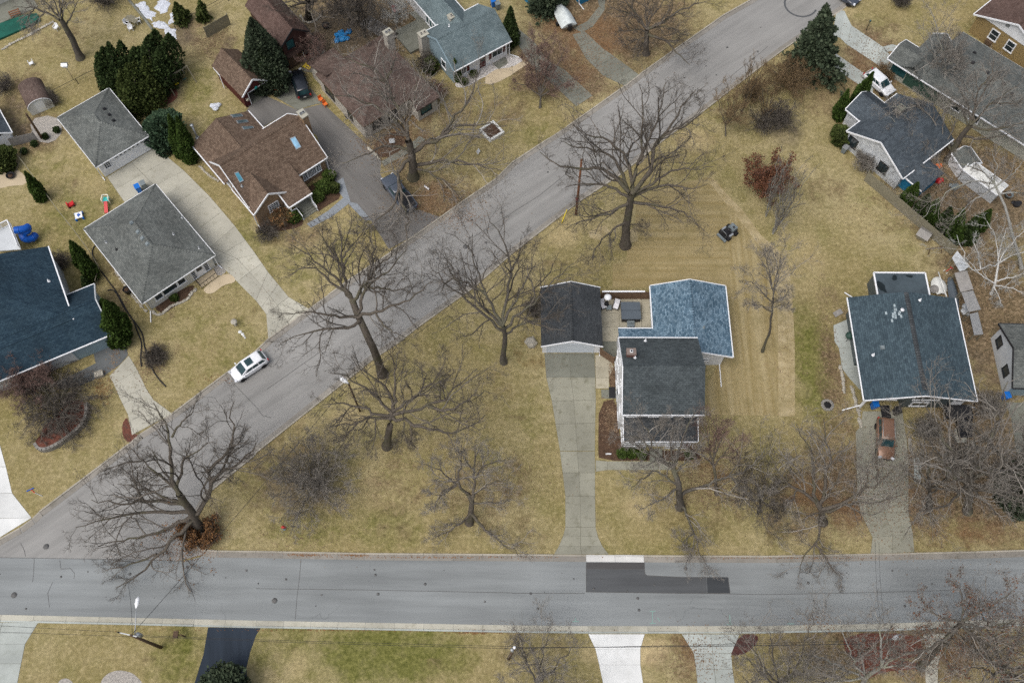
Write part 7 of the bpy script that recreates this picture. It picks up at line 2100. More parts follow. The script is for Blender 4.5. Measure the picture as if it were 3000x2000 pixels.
def np_mesh(name, chunks, mat, smooth=True, origin=None):
    vs_, fs_, n = [], [], 0
    for v, f in chunks:
        vs_.append(v); fs_.append(f + n); n += len(v)
    v, f = np.concatenate(vs_), np.concatenate(fs_)
    if origin is not None: v = v - np.array(origin)
    me = bpy.data.meshes.new(name)
    k = f.shape[1]
    me.vertices.add(len(v)); me.vertices.foreach_set('co', v.astype(np.float32).ravel())
    me.loops.add(f.size); me.loops.foreach_set('vertex_index', f.astype(np.int32).ravel())
    me.polygons.add(len(f)); me.polygons.foreach_set('loop_start', np.arange(0, f.size, k, dtype=np.int32)); me.polygons.foreach_set('loop_total', np.full(len(f), k, np.int32))
    if smooth: me.polygons.foreach_set('use_smooth', np.ones(len(f), bool))
    me.update()
    me.materials.append(mat)
    return me
def resample(pts, Kp, wig=0.0):
    p = np.array(pts, float)
    d = np.concatenate([[0], np.cumsum(np.linalg.norm(np.diff(p, axis=0), axis=1))])
    s = np.linspace(0, d[-1], Kp)
    out = np.stack([np.interp(s, d, p[:, i]) for i in range(3)], 1)
    if Kp > 4:
        sm_ = out.copy(); sm_[1:-1] = .25 * out[:-2] + .5 * out[1:-1] + .25 * out[2:]; out = sm_
    if wig:
        n = rng.normal(0, wig * d[-1], (Kp, 3)); n[0] = 0; n[:, 2] *= .5
        out = out + n
    return out
def children(Pp, Rp, n, t0, t1, lf, ang, Kp, rf, up, wig, lmin=.25, rmin=.011, spread=.35):
    N, K0, _ = Pp.shape
    L = np.linalg.norm(np.diff(Pp, axis=1), axis=2).sum(1)
    t = t0 + (t1 - t0) * (np.arange(n)[None, :] + rng.random((N, n))) / n
    x = t * (K0 - 1); i = np.clip(x.astype(int), 0, K0 - 2); fr = x - i
    r_ = np.arange(N)[:, None]
    p = Pp[r_, i] * (1 - fr)[..., None] + Pp[r_, i + 1] * fr[..., None]
    T_ = Pp[r_, i + 1] - Pp[r_, i]; T_ /= np.linalg.norm(T_, axis=2, keepdims=True) + 1e-9
    R0 = Rp[r_, i] * (1 - fr) + Rp[r_, i + 1] * fr
    M = N * n
    p, T_, R0 = p.reshape(M, 3), T_.reshape(M, 3), R0.reshape(M)
    ln = np.maximum(lmin, (L[:, None] * lf * (1.12 - .55 * t) * rng.uniform(.55, 1.35, (N, n))).reshape(M))
    ref = rng.normal(0, 1, (M, 3)); U = ref - (ref * T_).sum(1, keepdims=True) * T_; U /= np.linalg.norm(U, axis=1, keepdims=True) + 1e-9
    a = np.radians(ang) * rng.uniform(.6, 1.25, M)
    d = np.cos(a)[:, None] * T_ + np.sin(a)[:, None] * U
    d[:, 2] += up * rng.uniform(.3, 1.4, M)
    d /= np.linalg.norm(d, axis=1, keepdims=True)
    out = np.empty((M, Kp, 3)); out[:, 0] = p
    st = (ln / (Kp - 1))[:, None]
    for k in range(1, Kp):
        out[:, k] = out[:, k - 1] + d * st
        d = d + rng.normal(0, wig, (M, 3)); d[:, 2] += up * .25
        d /= np.linalg.norm(d, axis=1, keepdims=True)
    out[:, :, 2] = np.maximum(out[:, :, 2], .25)
    rs = np.maximum(np.minimum(R0 * rf, .011 + ln * .0145), rmin)
    rad = rs[:, None] * np.linspace(1, .45, Kp)[None, :]
    return out, np.maximum(rad, rmin * .75)
def finish_tree(name, base, trunk, rtrunk, limbs, label, barkm, twigm, dens=(7, 6, 5, 2), fine=1.0, leaves=None, group=None, cat='tree', up=.12, wig=.2, limb_r=None, ang=(48, 46, 50, 50), flare=True, lf=(.52, .5, .52, .6), rmin=.0105):
    b0 = np.array(base, float)
    root = empty(name, tuple(b0), 0, label, cat, group)
    tr = resample(trunk, 9, .004)
    rtrunk = rtrunk * .88
    rr = np.interp(np.linspace(0, 1, 9), [0, .07, .2, 1], [rtrunk * (1.55 if flare else 1), rtrunk * 1.15, rtrunk, rtrunk * .72])
    link('trunk', np_mesh('trunk', [tube_arrays(tr[None], rr[None], 12)], MAT[barkm], True, b0), root)
    LP, LRd = [], []
    for k, lb in enumerate(limbs):
        lp = resample(lb, 13, .013)
        L = np.linalg.norm(np.diff(lp, axis=0), axis=1).sum()
        r0 = (limb_r[k] if limb_r else min(rtrunk * .60, .04 + L * .018)) * random.uniform(.85, 1.1)
        rd = np.linspace(r0, max(.022, r0 * .14), 13) ** 1.0
        LP.append(lp); LRd.append(rd)
        link('limb', np_mesh('limb', [tube_arrays(lp[None], rd[None], 7)], MAT[barkm], True, b0), root)
    LP, LRd = np.array(LP), np.array(LRd)
    chunks = []
    P1, R1 = children(LP, LRd, dens[0], .10, .98, lf[0], ang[0], 8, .62, up, wig, .6, rmin * 1.5)
    chunks.append(tube_arrays(P1, R1, 4))
    P2, R2 = children(P1, R1, dens[1], .18, 1.0, lf[1], ang[1], 5, .6, up, wig, .45, rmin * 1.2)
    chunks.append(tube_arrays(P2, R2, 3))
    P3, R3 = children(P2, R2, dens[2], .2, 1.0, lf[2], ang[2], 4, .65, up * .8, wig, .3, rmin)
    chunks.append(tube_arrays(P3, R3, 3))
    if dens[3]:
        P4, R4 = children(P3, R3, dens[3], .25, 1.0, lf[3], ang[3], 2, .7, up * .5, wig, .22, rmin * .85)
        chunks.append(tube_arrays(P4, R4, 3))
    o = link('crown', np_mesh('crown', chunks, MAT[twigm], True, b0), root)
    if leaves:
        m_, cnt, size, zr_ = leaves
        src = P3.reshape(-1, 3)
        if zr_:
            cc = np.array(P(zr_[0], zr_[1])); dd = np.linalg.norm(src - cc, axis=1)
            src = src[rng.random(len(src)) < np.exp(-(dd / zr_[2]) ** 2 * 1.5)]
        pk = src[rng.integers(0, len(src), cnt)] + rng.normal(0, .12, (cnt, 3))
        o = link('leaves', np_mesh('leaves', [cards(pk, size)], MAT[m_], False, b0), root)
        o['kind'] = 'stuff'
    return root, P2
def cards(c, size, up=None, jitter=.4):
    n = len(c)
    a = rng.normal(0, 1, (n, 3)); a /= np.linalg.norm(a, axis=1, keepdims=True)
    b_ = rng.normal(0, 1, (n, 3))
    if up is not None: b_ = up + rng.normal(0, jitter, (n, 3)); a = np.cross(b_, a); a /= np.linalg.norm(a, axis=1, keepdims=True) + 1e-9
    b_ = b_ - (b_ * a).sum(1, keepdims=True) * a; b_ /= np.linalg.norm(b_, axis=1, keepdims=True) + 1e-9
    s = (size * rng.uniform(.6, 1.4, n))[:, None]
    v = np.stack([c - a * s * .5, c - b_ * s * .7, c + a * s * .5, c + b_ * s * .7], 1).reshape(-1, 3)
    return v, np.arange(4 * n).reshape(n, 4)
def traced(name, tr_px, limbs_px, label, r, ztop=16, barkm='bark_oak', twigm='twig', zfork=None, **k):
    base = P(tr_px[0])
    ztr = [0.0]
    for p in tr_px[1:]:
        ztr.append(max(ztr[-1] + .3, min(vh(tr_px[0], p), zfork or 11)))
    if zfork:
        f = zfork / max(ztr[-1], .1); ztr = [z * f for z in ztr]
    trunk = [P(p, z) for p, z in zip(tr_px, ztr)]
    known = []
    for a, c in zip(trunk, trunk[1:]):
        for t in np.linspace(0, 1, 8): known.append(a.lerp(c, t))
    limbs = []
    for lp in limbs_px:
        px0 = lp[0]
        s = min(known, key=lambda v: (proj(v)[0] - px0[0]) ** 2 + (proj(v)[1] - px0[1]) ** 2)
        z0 = s.z
        ds = [0]
        for a, c in zip(lp, lp[1:]): ds.append(ds[-1] + math.hypot(c[0] - a[0], c[1] - a[1]))
        Lm = ds[-1] / 27
        u = (lp[0][1] - lp[-1][1]) / max(1, ds[-1])
        rise = Lm * (.22 + .48 * u) if u > -.3 else Lm * (.02 + .25 * u)
        z1 = max(1.2, min(ztop, z0 + rise))
        pts = [s]
        for p, d in zip(lp[1:], ds[1:]):
            t = d / ds[-1]
            pts.append(P(p, z0 + (z1 - z0) * t ** .85))
        limbs.append(pts)
        for a, c in zip(pts, pts[1:]):
            for t in np.linspace(0, 1, 5): known.append(a.lerp(c, t))
    return finish_tree(name, base, trunk, r, limbs, label, barkm, twigm, **k)
def auto_tree(name, base_px, top_px, label, r, nl=9, spread=5.0, fork=.35, elev=(25, 70), barkm='bark_grey', twigm='twig_grey', h=None, **k):
    base = P(base_px)
    h = h or vh(base_px, top_px)
    t = P(top_px, h)
    lean = Vector((t.x - base.x, t.y - base.y, 0))
    zf = h * fork
    trunk = [base, base + lean * fork * .5 + Vector((0, 0, zf * .55)), base + lean * fork + Vector((0, 0, zf)), base + lean * (fork + .15) + Vector((0, 0, zf + h * .15))]
    limbs = []
    for i in range(nl):
        az = i * 2.399 + random.uniform(-.4, .4)
        e = R(random.uniform(*elev)) if i else R(80)
        L = spread / max(.35, math.cos(e)) * random.uniform(.75, 1.1) if e < R(60) else (h - zf) * random.uniform(.75, 1.0)
        L = min(L, (h - zf) * 1.5)
        s = Vector(trunk[2]).lerp(Vector(trunk[3]), random.random()) if i > 1 else Vector(trunk[3])
        d = Vector((math.cos(az) * math.cos(e), math.sin(az) * math.cos(e), math.sin(e)))
        m_ = s + d * L * .5 + Vector((random.uniform(-.4, .4), random.uniform(-.4, .4), -.05 * L))
        e_ = s + d * L + Vector((0, 0, .06 * L)) + lean * .3
        limbs.append([s, s.lerp(m_, .5) + Vector((0, 0, -.02 * L)), m_, e_])
    return finish_tree(name, base, trunk, r, limbs, label, barkm, twigm, **k)
def bare_shrub(name, base_px, rad, h, label, stems=14, barkm='bark_grey', twigm='twig_grey', dens=(5, 5, 4, 0), up=.2, droop=0, leaves=None, cat='shrub', tilt=(10, 55), group=None, wig=.22, r0=.035, rmin=.011, lf=(.42, .5, .52, .5)):
    base = P(base_px)
    limbs = []
    for i in range(stems):
        az = i * 2.399 + random.uniform(-.3, .3)
        tl = R(tilt[0] + (tilt[1] - tilt[0]) * math.sqrt((i + .5) / stems))
        hx = rad * math.sin(tl) / math.sin(R(tilt[1])) * random.uniform(.75, 1.1)
        hz = h * (1 if droop == 0 else .9) * math.cos(tl * .8) * random.uniform(.8, 1.05)
        s = base + Vector((math.cos(az) * rad * .06, math.sin(az) * rad * .06, .05))
        d = Vector((math.cos(az), math.sin(az), 0))
        limbs.append([s, s + d * hx * .3 + Vector((0, 0, hz * .55)), s + d * hx * .65 + Vector((0, 0, hz * .9)), s + d * hx + Vector((0, 0, hz * (1 - droop)))])
    trunk = [base, base + Vector((0, 0, .15)), base + Vector((.02, 0, .35))]
    return finish_tree(name, base, trunk, r0 * 2.2, limbs, label, barkm, twigm, dens=dens, up=up if not droop else -.25, wig=wig, limb_r=[r0] * stems, cat=cat, leaves=leaves, flare=False, group=group, rmin=rmin, lf=lf)
# ------------------------------------------------------------------ evergreens
def evergreen(name, base_px, top_px, rad, label, mat, shape='column', n=6000, size=.22, h=None, cat='evergreen', group=None, tr=.12, lobes=0):
    base = P(base_px)
    h = h or vh(base_px, top_px)
    if group and 'row' in group: h, rad = max(h, 4.6), rad * .78
    t = P(top_px, h) if top_px else base
    lean = Vector((t.x - base.x, t.y - base.y, 0))
    if lean.length > h * .25: lean = lean.normalized() * h * .25
    root = empty(name, base, 0, label, cat, group)
    MB().tube([(0, 0, 0), tuple(lean * .5 + Vector((0, 0, h * .5))), tuple(lean * .9 + Vector((0, 0, h * .9)))], [tr, tr * .7, .02], 7).build('trunk', MAT['bark_grey'], root)
    u = rng.random(n)
    az = rng.random(n) * 2 * np.pi
    if shape == 'column': zf = 1 - np.sqrt(1 - u * .98); zf = u ** 1.0; pr = np.minimum(1, (1 - zf) * 1.55) ** .85 * np.clip(.72 + zf * 3, 0, 1)
    elif shape == 'cone': zf = 1 - np.sqrt(u); pr = (1 - zf) ** .85 * np.clip(.6 + zf * 5, 0, 1)
    elif shape == 'spruce': zf = .04 + .96 * (1 - np.sqrt(u)); pr = (1 - zf) ** .9 * (.78 + .22 * np.abs(np.sin(zf * h * 3.2)))
    elif shape == 'blob': zf = .5 - .5 * np.cos(np.arccos(1 - 2 * u)); pr = np.sqrt(np.clip(1 - (2 * zf - 1) ** 2, 0, 1)); pr = np.where(zf < .35, np.maximum(pr, .8), pr)
    else: zf = u; pr = np.ones(n)
    ph = rng.random(6) * 6.28
    lob = 1 + .10 * np.sin(3 * az + zf * 5 + ph[0]) + .08 * np.sin(5 * az - zf * 9 + ph[1]) + .07 * np.sin(9 * az + zf * 17 + ph[2])
    if lobes: lob += lobes * (np.sin(4 * az + 3 * zf + ph[3]) * np.sin(7 * zf + ph[4]))
    if shape == 'spruce':
        lob = lob * (1 + .16 * np.sin(2 * az + 4 * zf + ph[5]))
        br = np.sin(az * 9 + np.floor(zf * h * 1.6) * 2.1 + ph[0]); lob = lob * (.78 + .30 * br)
    dep = 1 - rng.random(n) ** 2.2 * .55 + .10 * (rng.random(n) ** 6)
    rr_ = rad * pr * lob * dep
    c = np.stack([np.cos(az) * rr_ + lean.x * zf, np.sin(az) * rr_ + lean.y * zf, zf * h * .98 + .05], 1)
    if lobes:
        K_ = 9
        ca = np.arange(K_) * 2.4 + ph[0]; cr_ = rad * np.array([0] + [.55] * (K_ - 1)) * rng.uniform(.8, 1.2, K_); ch = h * rng.uniform(.62, 1.0, K_); ch[0] = h
        w_ = rng.integers(0, K_, n); rl = rad * .52
        pz = np.minimum(1, (1 - zf) * 1.8) ** .8
        r2 = rl * pz * (1 - rng.random(n) ** 2.2 * .5) * (1 + .15 * np.sin(5 * az + w_))
        c = np.stack([cr_[w_] * np.cos(ca[w_]) * (1 + .25 * zf) + r2 * np.cos(az) + lean.x * zf, cr_[w_] * np.sin(ca[w_]) * (1 + .25 * zf) + r2 * np.sin(az) + lean.y * zf, zf * ch[w_] + .1], 1)
    out = np.stack([np.cos(az), np.sin(az), np.full(n, .9 if shape in ('column', 'blob') else .35)], 1)
    link('foliage', np_mesh('foliage', [cards(c, size, out, .55)], MAT[mat], False), root)
    if lobes: return root
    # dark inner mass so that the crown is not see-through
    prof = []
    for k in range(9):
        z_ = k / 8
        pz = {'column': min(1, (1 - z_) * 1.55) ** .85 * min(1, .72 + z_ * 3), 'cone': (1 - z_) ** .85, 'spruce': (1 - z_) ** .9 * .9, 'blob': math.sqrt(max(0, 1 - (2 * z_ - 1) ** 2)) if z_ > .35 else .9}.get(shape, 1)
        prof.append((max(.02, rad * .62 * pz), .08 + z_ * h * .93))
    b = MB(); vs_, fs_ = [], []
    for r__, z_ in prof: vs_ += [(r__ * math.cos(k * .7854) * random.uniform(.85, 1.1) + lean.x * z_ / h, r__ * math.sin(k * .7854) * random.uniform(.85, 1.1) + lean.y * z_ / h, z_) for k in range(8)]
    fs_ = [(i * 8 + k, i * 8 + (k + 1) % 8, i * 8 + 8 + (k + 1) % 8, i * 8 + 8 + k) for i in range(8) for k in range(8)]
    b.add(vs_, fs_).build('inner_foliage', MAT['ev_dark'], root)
    return root
def TT(c, r, *ss): return [T(c, r, s) for s in ss]
# ------------------------------------------------------------------ the traced trees
traced('oak_tree', T(2, 0, '1040,2255 1055,2030 1105,1780'), TT(2, 0,
    '1100,1780 1080,1560 1040,1400 900,1290 700,1240 540,1140', '1085,1800 1000,1600 930,1430 800,1370 640,1380 470,1300', '1120,1740 1180,1400 1200,1150 1190,950 1175,760', '1180,1450 1300,1200 1370,1000 1400,780', '1130,1760 1250,1600 1330,1330 1500,1100 1560,950 1680,820',
    '1310,1350 1400,1240 1550,1150 1700,1070 1760,960', '1110,1790 1330,1660 1480,1560 1700,1560 1870,1530', '1090,1850 1300,1880 1500,1920 1650,2000 1720,2110', '1090,1810 930,1720 800,1700 650,1690 490,1715', '1070,1840 900,1950 760,2010 620,2030 490,2110',
    '1050,2040 900,2110 850,2190 740,2320 690,2430', '1060,1760 870,1550 650,1560 450,1530 260,1410', '1060,2050 1150,2060 1250,2110', '1090,1830 1250,1740 1450,1700 1620,1730 1800,1700'),
    'broad bare oak standing on the raked lawn behind the white house', .56, 19, dens=(8, 6, 5, 2))
traced('oak_tree', T(1, 1, '1165,1868 1040,1540 940,1350 880,1180'), TT(1, 1,
    '880,1180 820,1050 800,850 790,650 740,450', '870,1170 700,950 560,860 480,780 310,670', '870,1190 720,1050 560,900 330,870', '890,1200 1000,1030 1080,850 1090,600 1070,520', '930,1320 1000,1080 1150,960 1300,820 1400,720', '1010,1070 1150,1080 1300,1110 1440,1050',
    '940,1350 1080,1290 1150,1290 1350,1210 1530,1100 1640,1010', '1090,1290 1130,1370 1200,1450 1390,1540', '940,1360 780,1340 600,1310 450,1300 280,1310', '950,1390 850,1440 600,1460 440,1500 230,1570', '800,900 700,750 620,640 560,520', '810,800 870,700 960,600 1000,520', '1000,1060 1100,900 1250,760 1290,640'),
    'tall bare oak leaning from the kerb over the diagonal road, centre left', .5, 18, dens=(8, 6, 5, 2))
traced('ash_tree', T(1, 1, '2275,1758 2290,1500 2265,1420'), TT(1, 1,
    '2265,1420 2200,1290 2120,1150 2050,980 1980,750 2000,580', '2270,1420 2310,1200 2330,950 2350,800 2250,600 2150,500 2130,380', '2275,1480 2120,1350 1950,1180 1850,1130 1700,960 1580,840', '2260,1440 2050,1250 1900,1080 1740,870', '2285,1450 2420,1330 2600,1200 2750,1000 2920,840',
    '2285,1500 2450,1400 2650,1350 2800,1300', '2270,1410 2380,1200 2480,1000 2560,780', '2330,950 2420,780 2440,600', '2120,1150 1980,1050 1800,980 1660,1150'),
    'slender vase shaped bare tree left of the detached garage', .34, 15, barkm='bark_grey', dens=(8, 6, 5, 2))
traced('oak_tree', T(1, 2, '1205,960 1230,760 1258,640'), TT(1, 2,
    '1258,640 1280,450 1285,250 1240,100 1200,30', '1250,650 1100,500 1000,420 880,350 780,290 650,280', '1255,640 1230,470 1120,360 980,270 870,160', '1262,650 1400,540 1510,470 1560,330 1500,200', '1520,450 1620,390 1720,240 1740,160', '1255,680 1450,640 1580,590 1720,545 1830,430 2010,250',
    '1590,600 1750,650 1850,590 2000,500 2160,455', '1250,700 1480,780 1700,830 1780,870 1950,780 2110,680', '1245,680 1100,660 940,600 800,560 580,590', '1240,700 1050,710 900,750 700,780 610,840', '930,745 850,850 750,940', '1330,740 1345,880 1330,970', '1420,775 1430,960', '1110,700 1100,850 1065,1010', '1690,560 1700,400 1680,300'),
    'wide low spreading oak between the diagonal road and the slab driveway', .46, 14, zfork=6.5, dens=(8, 6, 5, 2))
traced('maple_tree', T(1, 2, '1960,1665 1990,1450 1950,1400'), TT(1, 2,
    '1950,1400 1850,1330 1840,1310 1890,1150 1890,900', '1850,1320 1700,1190 1620,1150 1530,1120', '1850,1320 1720,1370 1650,1480 1640,1580', '1990,1450 2010,1200 2010,1050 2020,930', '2000,1250 2100,1130 2300,1090', '1985,1480 2200,1480 2360,1440', '1975,1580 2100,1720 2250,1840 2320,1900 2460,1970', '1970,1560 1850,1700 1700,1770 1600,1830', '2010,1200 1900,1050 1800,950', '1990,1420 2150,1300 2300,1270', '1840,1320 1700,1420 1600,1400'),
    'many branched bare tree near the street, left of the slab driveway', .36, 14, barkm='bark_oak', twigm='twig_grey', zfork=5, dens=(8, 6, 5, 2))
traced('oak_tree', T(0, 2, '1840,1730 1740,1540 1640,1400'), TT(0, 2,
    '1640,1400 1560,1250 1550,1000 1580,880 1480,700 1400,550', '1575,890 1650,750 1790,640 1800,540', '1620,1370 1450,1200 1300,1100 1190,960', '1310,1110 1150,1110 950,1190', '1640,1350 1650,1180 1700,1060 1830,1000 1960,920', '1780,1600 1870,1480 1940,1310 2050,1170 2230,1110 2350,920', '1930,1330 1890,1230 2000,1080 2130,1000 2120,700 2160,540', '2060,1160 2120,1000 2240,880',
    '1720,1500 1450,1400 1300,1350 1090,1300', '1730,1530 1400,1440 1100,1500 840,1440', '1750,1560 1300,1560 900,1640 690,1710', '1760,1600 1500,1750 1250,1800 900,1880', '1780,1640 1560,1850 1440,1950 1360,2080 1090,2270', '1450,1940 1250,2030 940,2115', '1690,1460 1600,1300 1500,1200 1400,1000', '1950,1300 2060,1230 2150,1300', '1840,1720 1900,1790 1960,1800', '1830,1700 1760,1780 1690,1800', '1835,1720 1820,1800 1800,1850', '1840,1690 1910,1690 1970,1660', '1825,1690 1740,1720 1660,1720', '1835,1710 1870,1810 1880,1860'),
    'bare oak with clinging orange leaves at the street corner', .5, 15, dens=(7, 6, 5, 2), leaves=('leaforange', 7000, .12, (T(0, 3, '1800,170')[0], 1.5, 3.6)))
traced('maple_tree', T(1, 0, '1445,1632 1440,1450 1400,1290'), TT(1, 0,
    '1400,1290 1370,1150 1280,900 1190,740 1000,690 840,700', '1190,745 1250,620 1300,500 1280,370', '1195,745 1080,630 900,560 760,500', '1385,1240 1250,1080 1050,960 850,880 690,880', '1440,1400 1600,1320 1700,1260 1850,1150 2100,1130 2290,1170', '1710,1255 1850,1050 1980,900 2050,600', '1440,1520 1700,1460 1950,1500 2260,1560', '1445,1540 1600,1590 1720,1650 1850,1780 1900,1860',
    '1430,1460 1330,1500 1290,1850 1180,1980 1000,2110', '1390,1270 1200,1230 1020,1250', '1400,1330 1330,1150 1450,950 1600,850', '1380,1230 1420,1000 1480,800 1460,600', '1290,920 1180,900 1050,800', '1290,1700 1390,2050 1380,2300', '1420,1380 1200,1330 1000,1420 800,1500'),
    'huge bare maple in front of the stone house, trunk beside the parked pickup', .6, 18, barkm='bark_oak', twigm='twig_grey', dens=(8, 6, 5, 2))
traced('vase_tree', T(2, 0, '258,990 265,870'), TT(2, 0, '265,870 230,700 205,470 200,330', '265,870 245,650 240,420', '265,870 280,600 300,420', '265,870 320,650 350,470 400,380', '265,870 350,720 430,590 480,450', '262,880 190,700 140,550', '265,880 400,810 560,740', '260,880 130,780 0,770', '265,870 300,700 330,560 300,350', '262,870 215,620 160,420 120,330'),
    'small reddish vase shaped tree by the grey green house drive', .16, 8, barkm='bark_grey', twigm='twig_red', dens=(9, 6, 5, 3), zfork=1.5, lf=(.32, .45, .5, .5))
traced('oak_tree', T(2, 0, '1230,495 1240,270'), TT(2, 0, '1240,270 1160,150 1040,0 980,-120', '1240,270 1230,100 1215,-80', '1240,270 1280,150 1380,30 1450,-60', '1240,280 1420,180 1600,60 1820,0', '1238,300 1420,380 1500,480 1640,600', '1235,330 1140,370 1030,430', '1238,290 1200,270 970,295', '1240,260 1110,140 900,60', '1240,300 1240,420 1150,480', '1250,260 1400,240 1560,280'),
    'dark bare oak at the top among fallen leaves', .42, 13, dens=(8, 6, 5, 2))
traced('slender_tree', T(2, 2, '2300,92 2370,-100 2400,-400'), TT(2, 2, '2400,-400 2410,-520 2470,-720 2490,-890 2530,-970', '2400,-420 2330,-720 2270,-770', '2400,-340 2500,-400 2540,-470', '2398,-450 2352,-700 2300,-850', '2395,-350 2200,-560 2080,-560', '2390,-250 2300,-330 2180,-350', '2395,-300 2480,-340 2530,-300', '2400,-420 2450,-600 2410,-850'),
    'slender leaning bare tree on the raked lawn right of the blue roof', .15, 12, barkm='bark_grey', twigm='twig_grey', dens=(8, 6, 5, 2))
traced('maple_tree', T(2, 2, '1545,1520 1530,1300 1485,1170'), TT(2, 2, '1485,1170 1290,1000 1280,900 1200,750 1140,690', '1285,910 1380,800 1420,700', '1490,1170 1560,950 1600,800 1690,640', '1480,1180 1300,1060 1120,930 1030,920', '1500,1330 1330,1180 1150,1290 1090,1370', '1510,1350 1400,1440 1190,1540', '1540,1420 1720,1310 1880,1290 2000,1220 2120,1190 2352,1020', '2000,1230 2080,1340 2210,1430', '1545,1500 1600,1600 1660,1720 1700,1850 1720,1980 1810,2090', '1490,1160 1450,950 1480,780', '1500,1200 1650,1050 1750,950', '1290,1000 1200,900 1060,850', '1660,1740 1560,1850 1500,1780'),
    'pale twigged bare tree reaching over the front porch roof', .4, 12, barkm='bark_grey', twigm='twig_grey', zfork=6, dens=(8, 6, 5, 2))
traced('maple_tree', T(2, 2, '1880,1400 1865,1200 1840,1090'), TT(2, 2, '1840,1090 1780,850 1730,720', '1845,1100 1900,950 1960,780', '1860,1150 1950,1020 2100,850', '1840,1100 1880,900 1860,700', '1850,1140 1760,1050 1650,1000'),
    'smaller brown twigged tree at the front corner of the white house', .2, 10, barkm='bark_oak', twigm='twig_red', zfork=4, dens=(8, 6, 5, 2))
traced('oak_tree', T(3, 2, '505,1660 490,1540 440,1460'), TT(3, 2, '450,1470 400,1440 150,1280 60,1120 -10,1000', '450,1470 420,1200 400,1000 250,750', '470,1500 580,1100 540,900 500,700', '480,1520 650,1250 700,1050', '490,1540 700,1500 900,1350 1050,1270 1280,1090', '490,1560 850,1480 1050,1470 1300,1390', '495,1600 480,1800 330,1980 270,2160', '480,1880 590,2090 700,2180', '900,1360 920,1200 880,1100', '1000,1290 990,1100 1020,900', '160,1290 60,1300 -60,1400', '480,1560 380,1600 200,1560'),
    'low spreading bare oak between the raked lawn and the cracked drive', .4, 11, barkm='bark_oak', twigm='twig_grey', zfork=4.5, dens=(8, 6, 5, 2))
traced('birch_tree', T(3, 1, '2050,1130 2090,1040 2115,850'), TT(3, 1, '2115,850 2200,720 2300,600 2400,520', '2112,840 2110,700 2080,560 2010,470', '2110,860 1900,910 1830,880 1760,650 1740,590', '1935,895 1930,750 1880,640', '2090,1040 1940,940 1800,780', '2080,1060 2120,1150 2150,1240', '2085,1050 2250,1080 2400,1160', '2115,850 2230,780 2420,720', '2115,830 2150,650 2200,520', '2100,1000 2250,980 2400,930'),
    'white barked birch at the right edge above the lean-to sheds', .17, 9, barkm='bark_birch', twigm='twig_pale', dens=(6, 5, 4, 2), zfork=3)
# ------------------------------------------------------------------ the other bare trees
auto_tree('tall_tree', q(3, 0, 1610, 935), q(3, 0, 1640, 380), 'tall thin bare tree in front of the long ranch house', .24, 8, 4.5, .45, (45, 75), 'bark_pale', 'twig_grey', dens=(8, 6, 5, 2))
traced('maple_tree', T(3, 0, '1650,1480 1760,1270 1860,1150'), TT(3, 0, '1860,1150 1930,830 1900,650', '1855,1150 1830,950 1720,760', '1865,1150 2050,950 2320,770', '1870,1140 1950,900 2100,650', '1840,1170 2050,1200 2300,1150 2500,1080', '1780,1250 1960,1280 2200,1240 2352,1200', '1850,1160 1780,1000 1640,900', '1930,840 2050,700 2080,520', '2050,960 2200,950 2400,940', '1700,1380 1560,1200 1450,1000 1290,960'),
    'large bare tree with a dark leaning trunk between the two upper right houses', .42, 15, barkm='bark_oak', twigm='twig_grey', dens=(8, 6, 5, 2))
traced('bare_tree', T(3, 0, '1725,1400 1640,1200 1570,1060'), TT(3, 0, '1560,1060 1450,1000 1280,980 1090,990', '1565,1080 1500,950 1380,850', '1580,1150 1620,1000 1600,860', '1610,1150 1430,1250 1200,1180 1100,1050', '1600,1130 1350,1350 1150,1420', '1620,1180 1450,1420 1250,1560 1050,1600'),
    'greenish trunked bare tree over the slate blue hipped roof', .26, 12, barkm='bark_pale', twigm='twig_grey', dens=(8, 6, 5, 2))
traced('bare_tree', T(3, 1, '2330,900 2180,330 2080,120'), TT(3, 1, '2080,120 1900,60 1650,190 1400,430', '2085,130 1980,20 1800,-60 1650,-80', '2080,120 2100,-50 2050,-200', '2100,150 2250,30 2352,-100', '2090,160 1850,300 1700,460', '2120,200 2300,200 2450,250'),
    'thin pale bare tree leaning over the long white shed', .2, 11, barkm='bark_pale', twigm='twig_grey', dens=(8, 6, 5, 2), zfork=7)
traced('oak_tree', T(0, 0, '740,535 650,330 560,180'), TT(0, 0, '560,180 500,20 440,-150', '570,200 570,50 600,-120', '560,200 420,110 280,60 120,70', '300,70 250,180 240,280', '560,190 460,60 330,-60', '590,240 680,100 740,-60', '420,110 330,200 310,300', '560,180 540,-20 480,-200', '550,170 400,0 180,-80'),
    'tall bare tree with a thick leaning trunk at the upper left', .48, 17, barkm='bark_grey', twigm='twig_grey', dens=(7, 6, 5, 2))
auto_tree('maple_tree', q(3, 2, 1830, 1560), q(3, 2, 1900, 900), 'dense grey twigged tree at the lower right above the street', .42, 12, 7.0, .3, (15, 60), 'bark_grey', 'twig_grey', h=13, dens=(6, 5, 4, 2))
auto_tree('maple_tree', q(3, 2, 1480, 1540), q(3, 2, 1500, 1050), 'bare tree in the leafy yard right of the cracked drive', .24, 10, 4.5, .3, (20, 65), 'bark_grey', 'twig_grey', h=9, dens=(7, 5, 5, 2))
auto_tree('maple_tree', q(3, 2, 2200, 1300), q(3, 2, 2300, 900), 'bare tree by the right edge in front of the gabled house', .3, 11, 5.5, .3, (20, 65), 'bark_grey', 'twig_grey', h=11, dens=(7, 5, 5, 2))
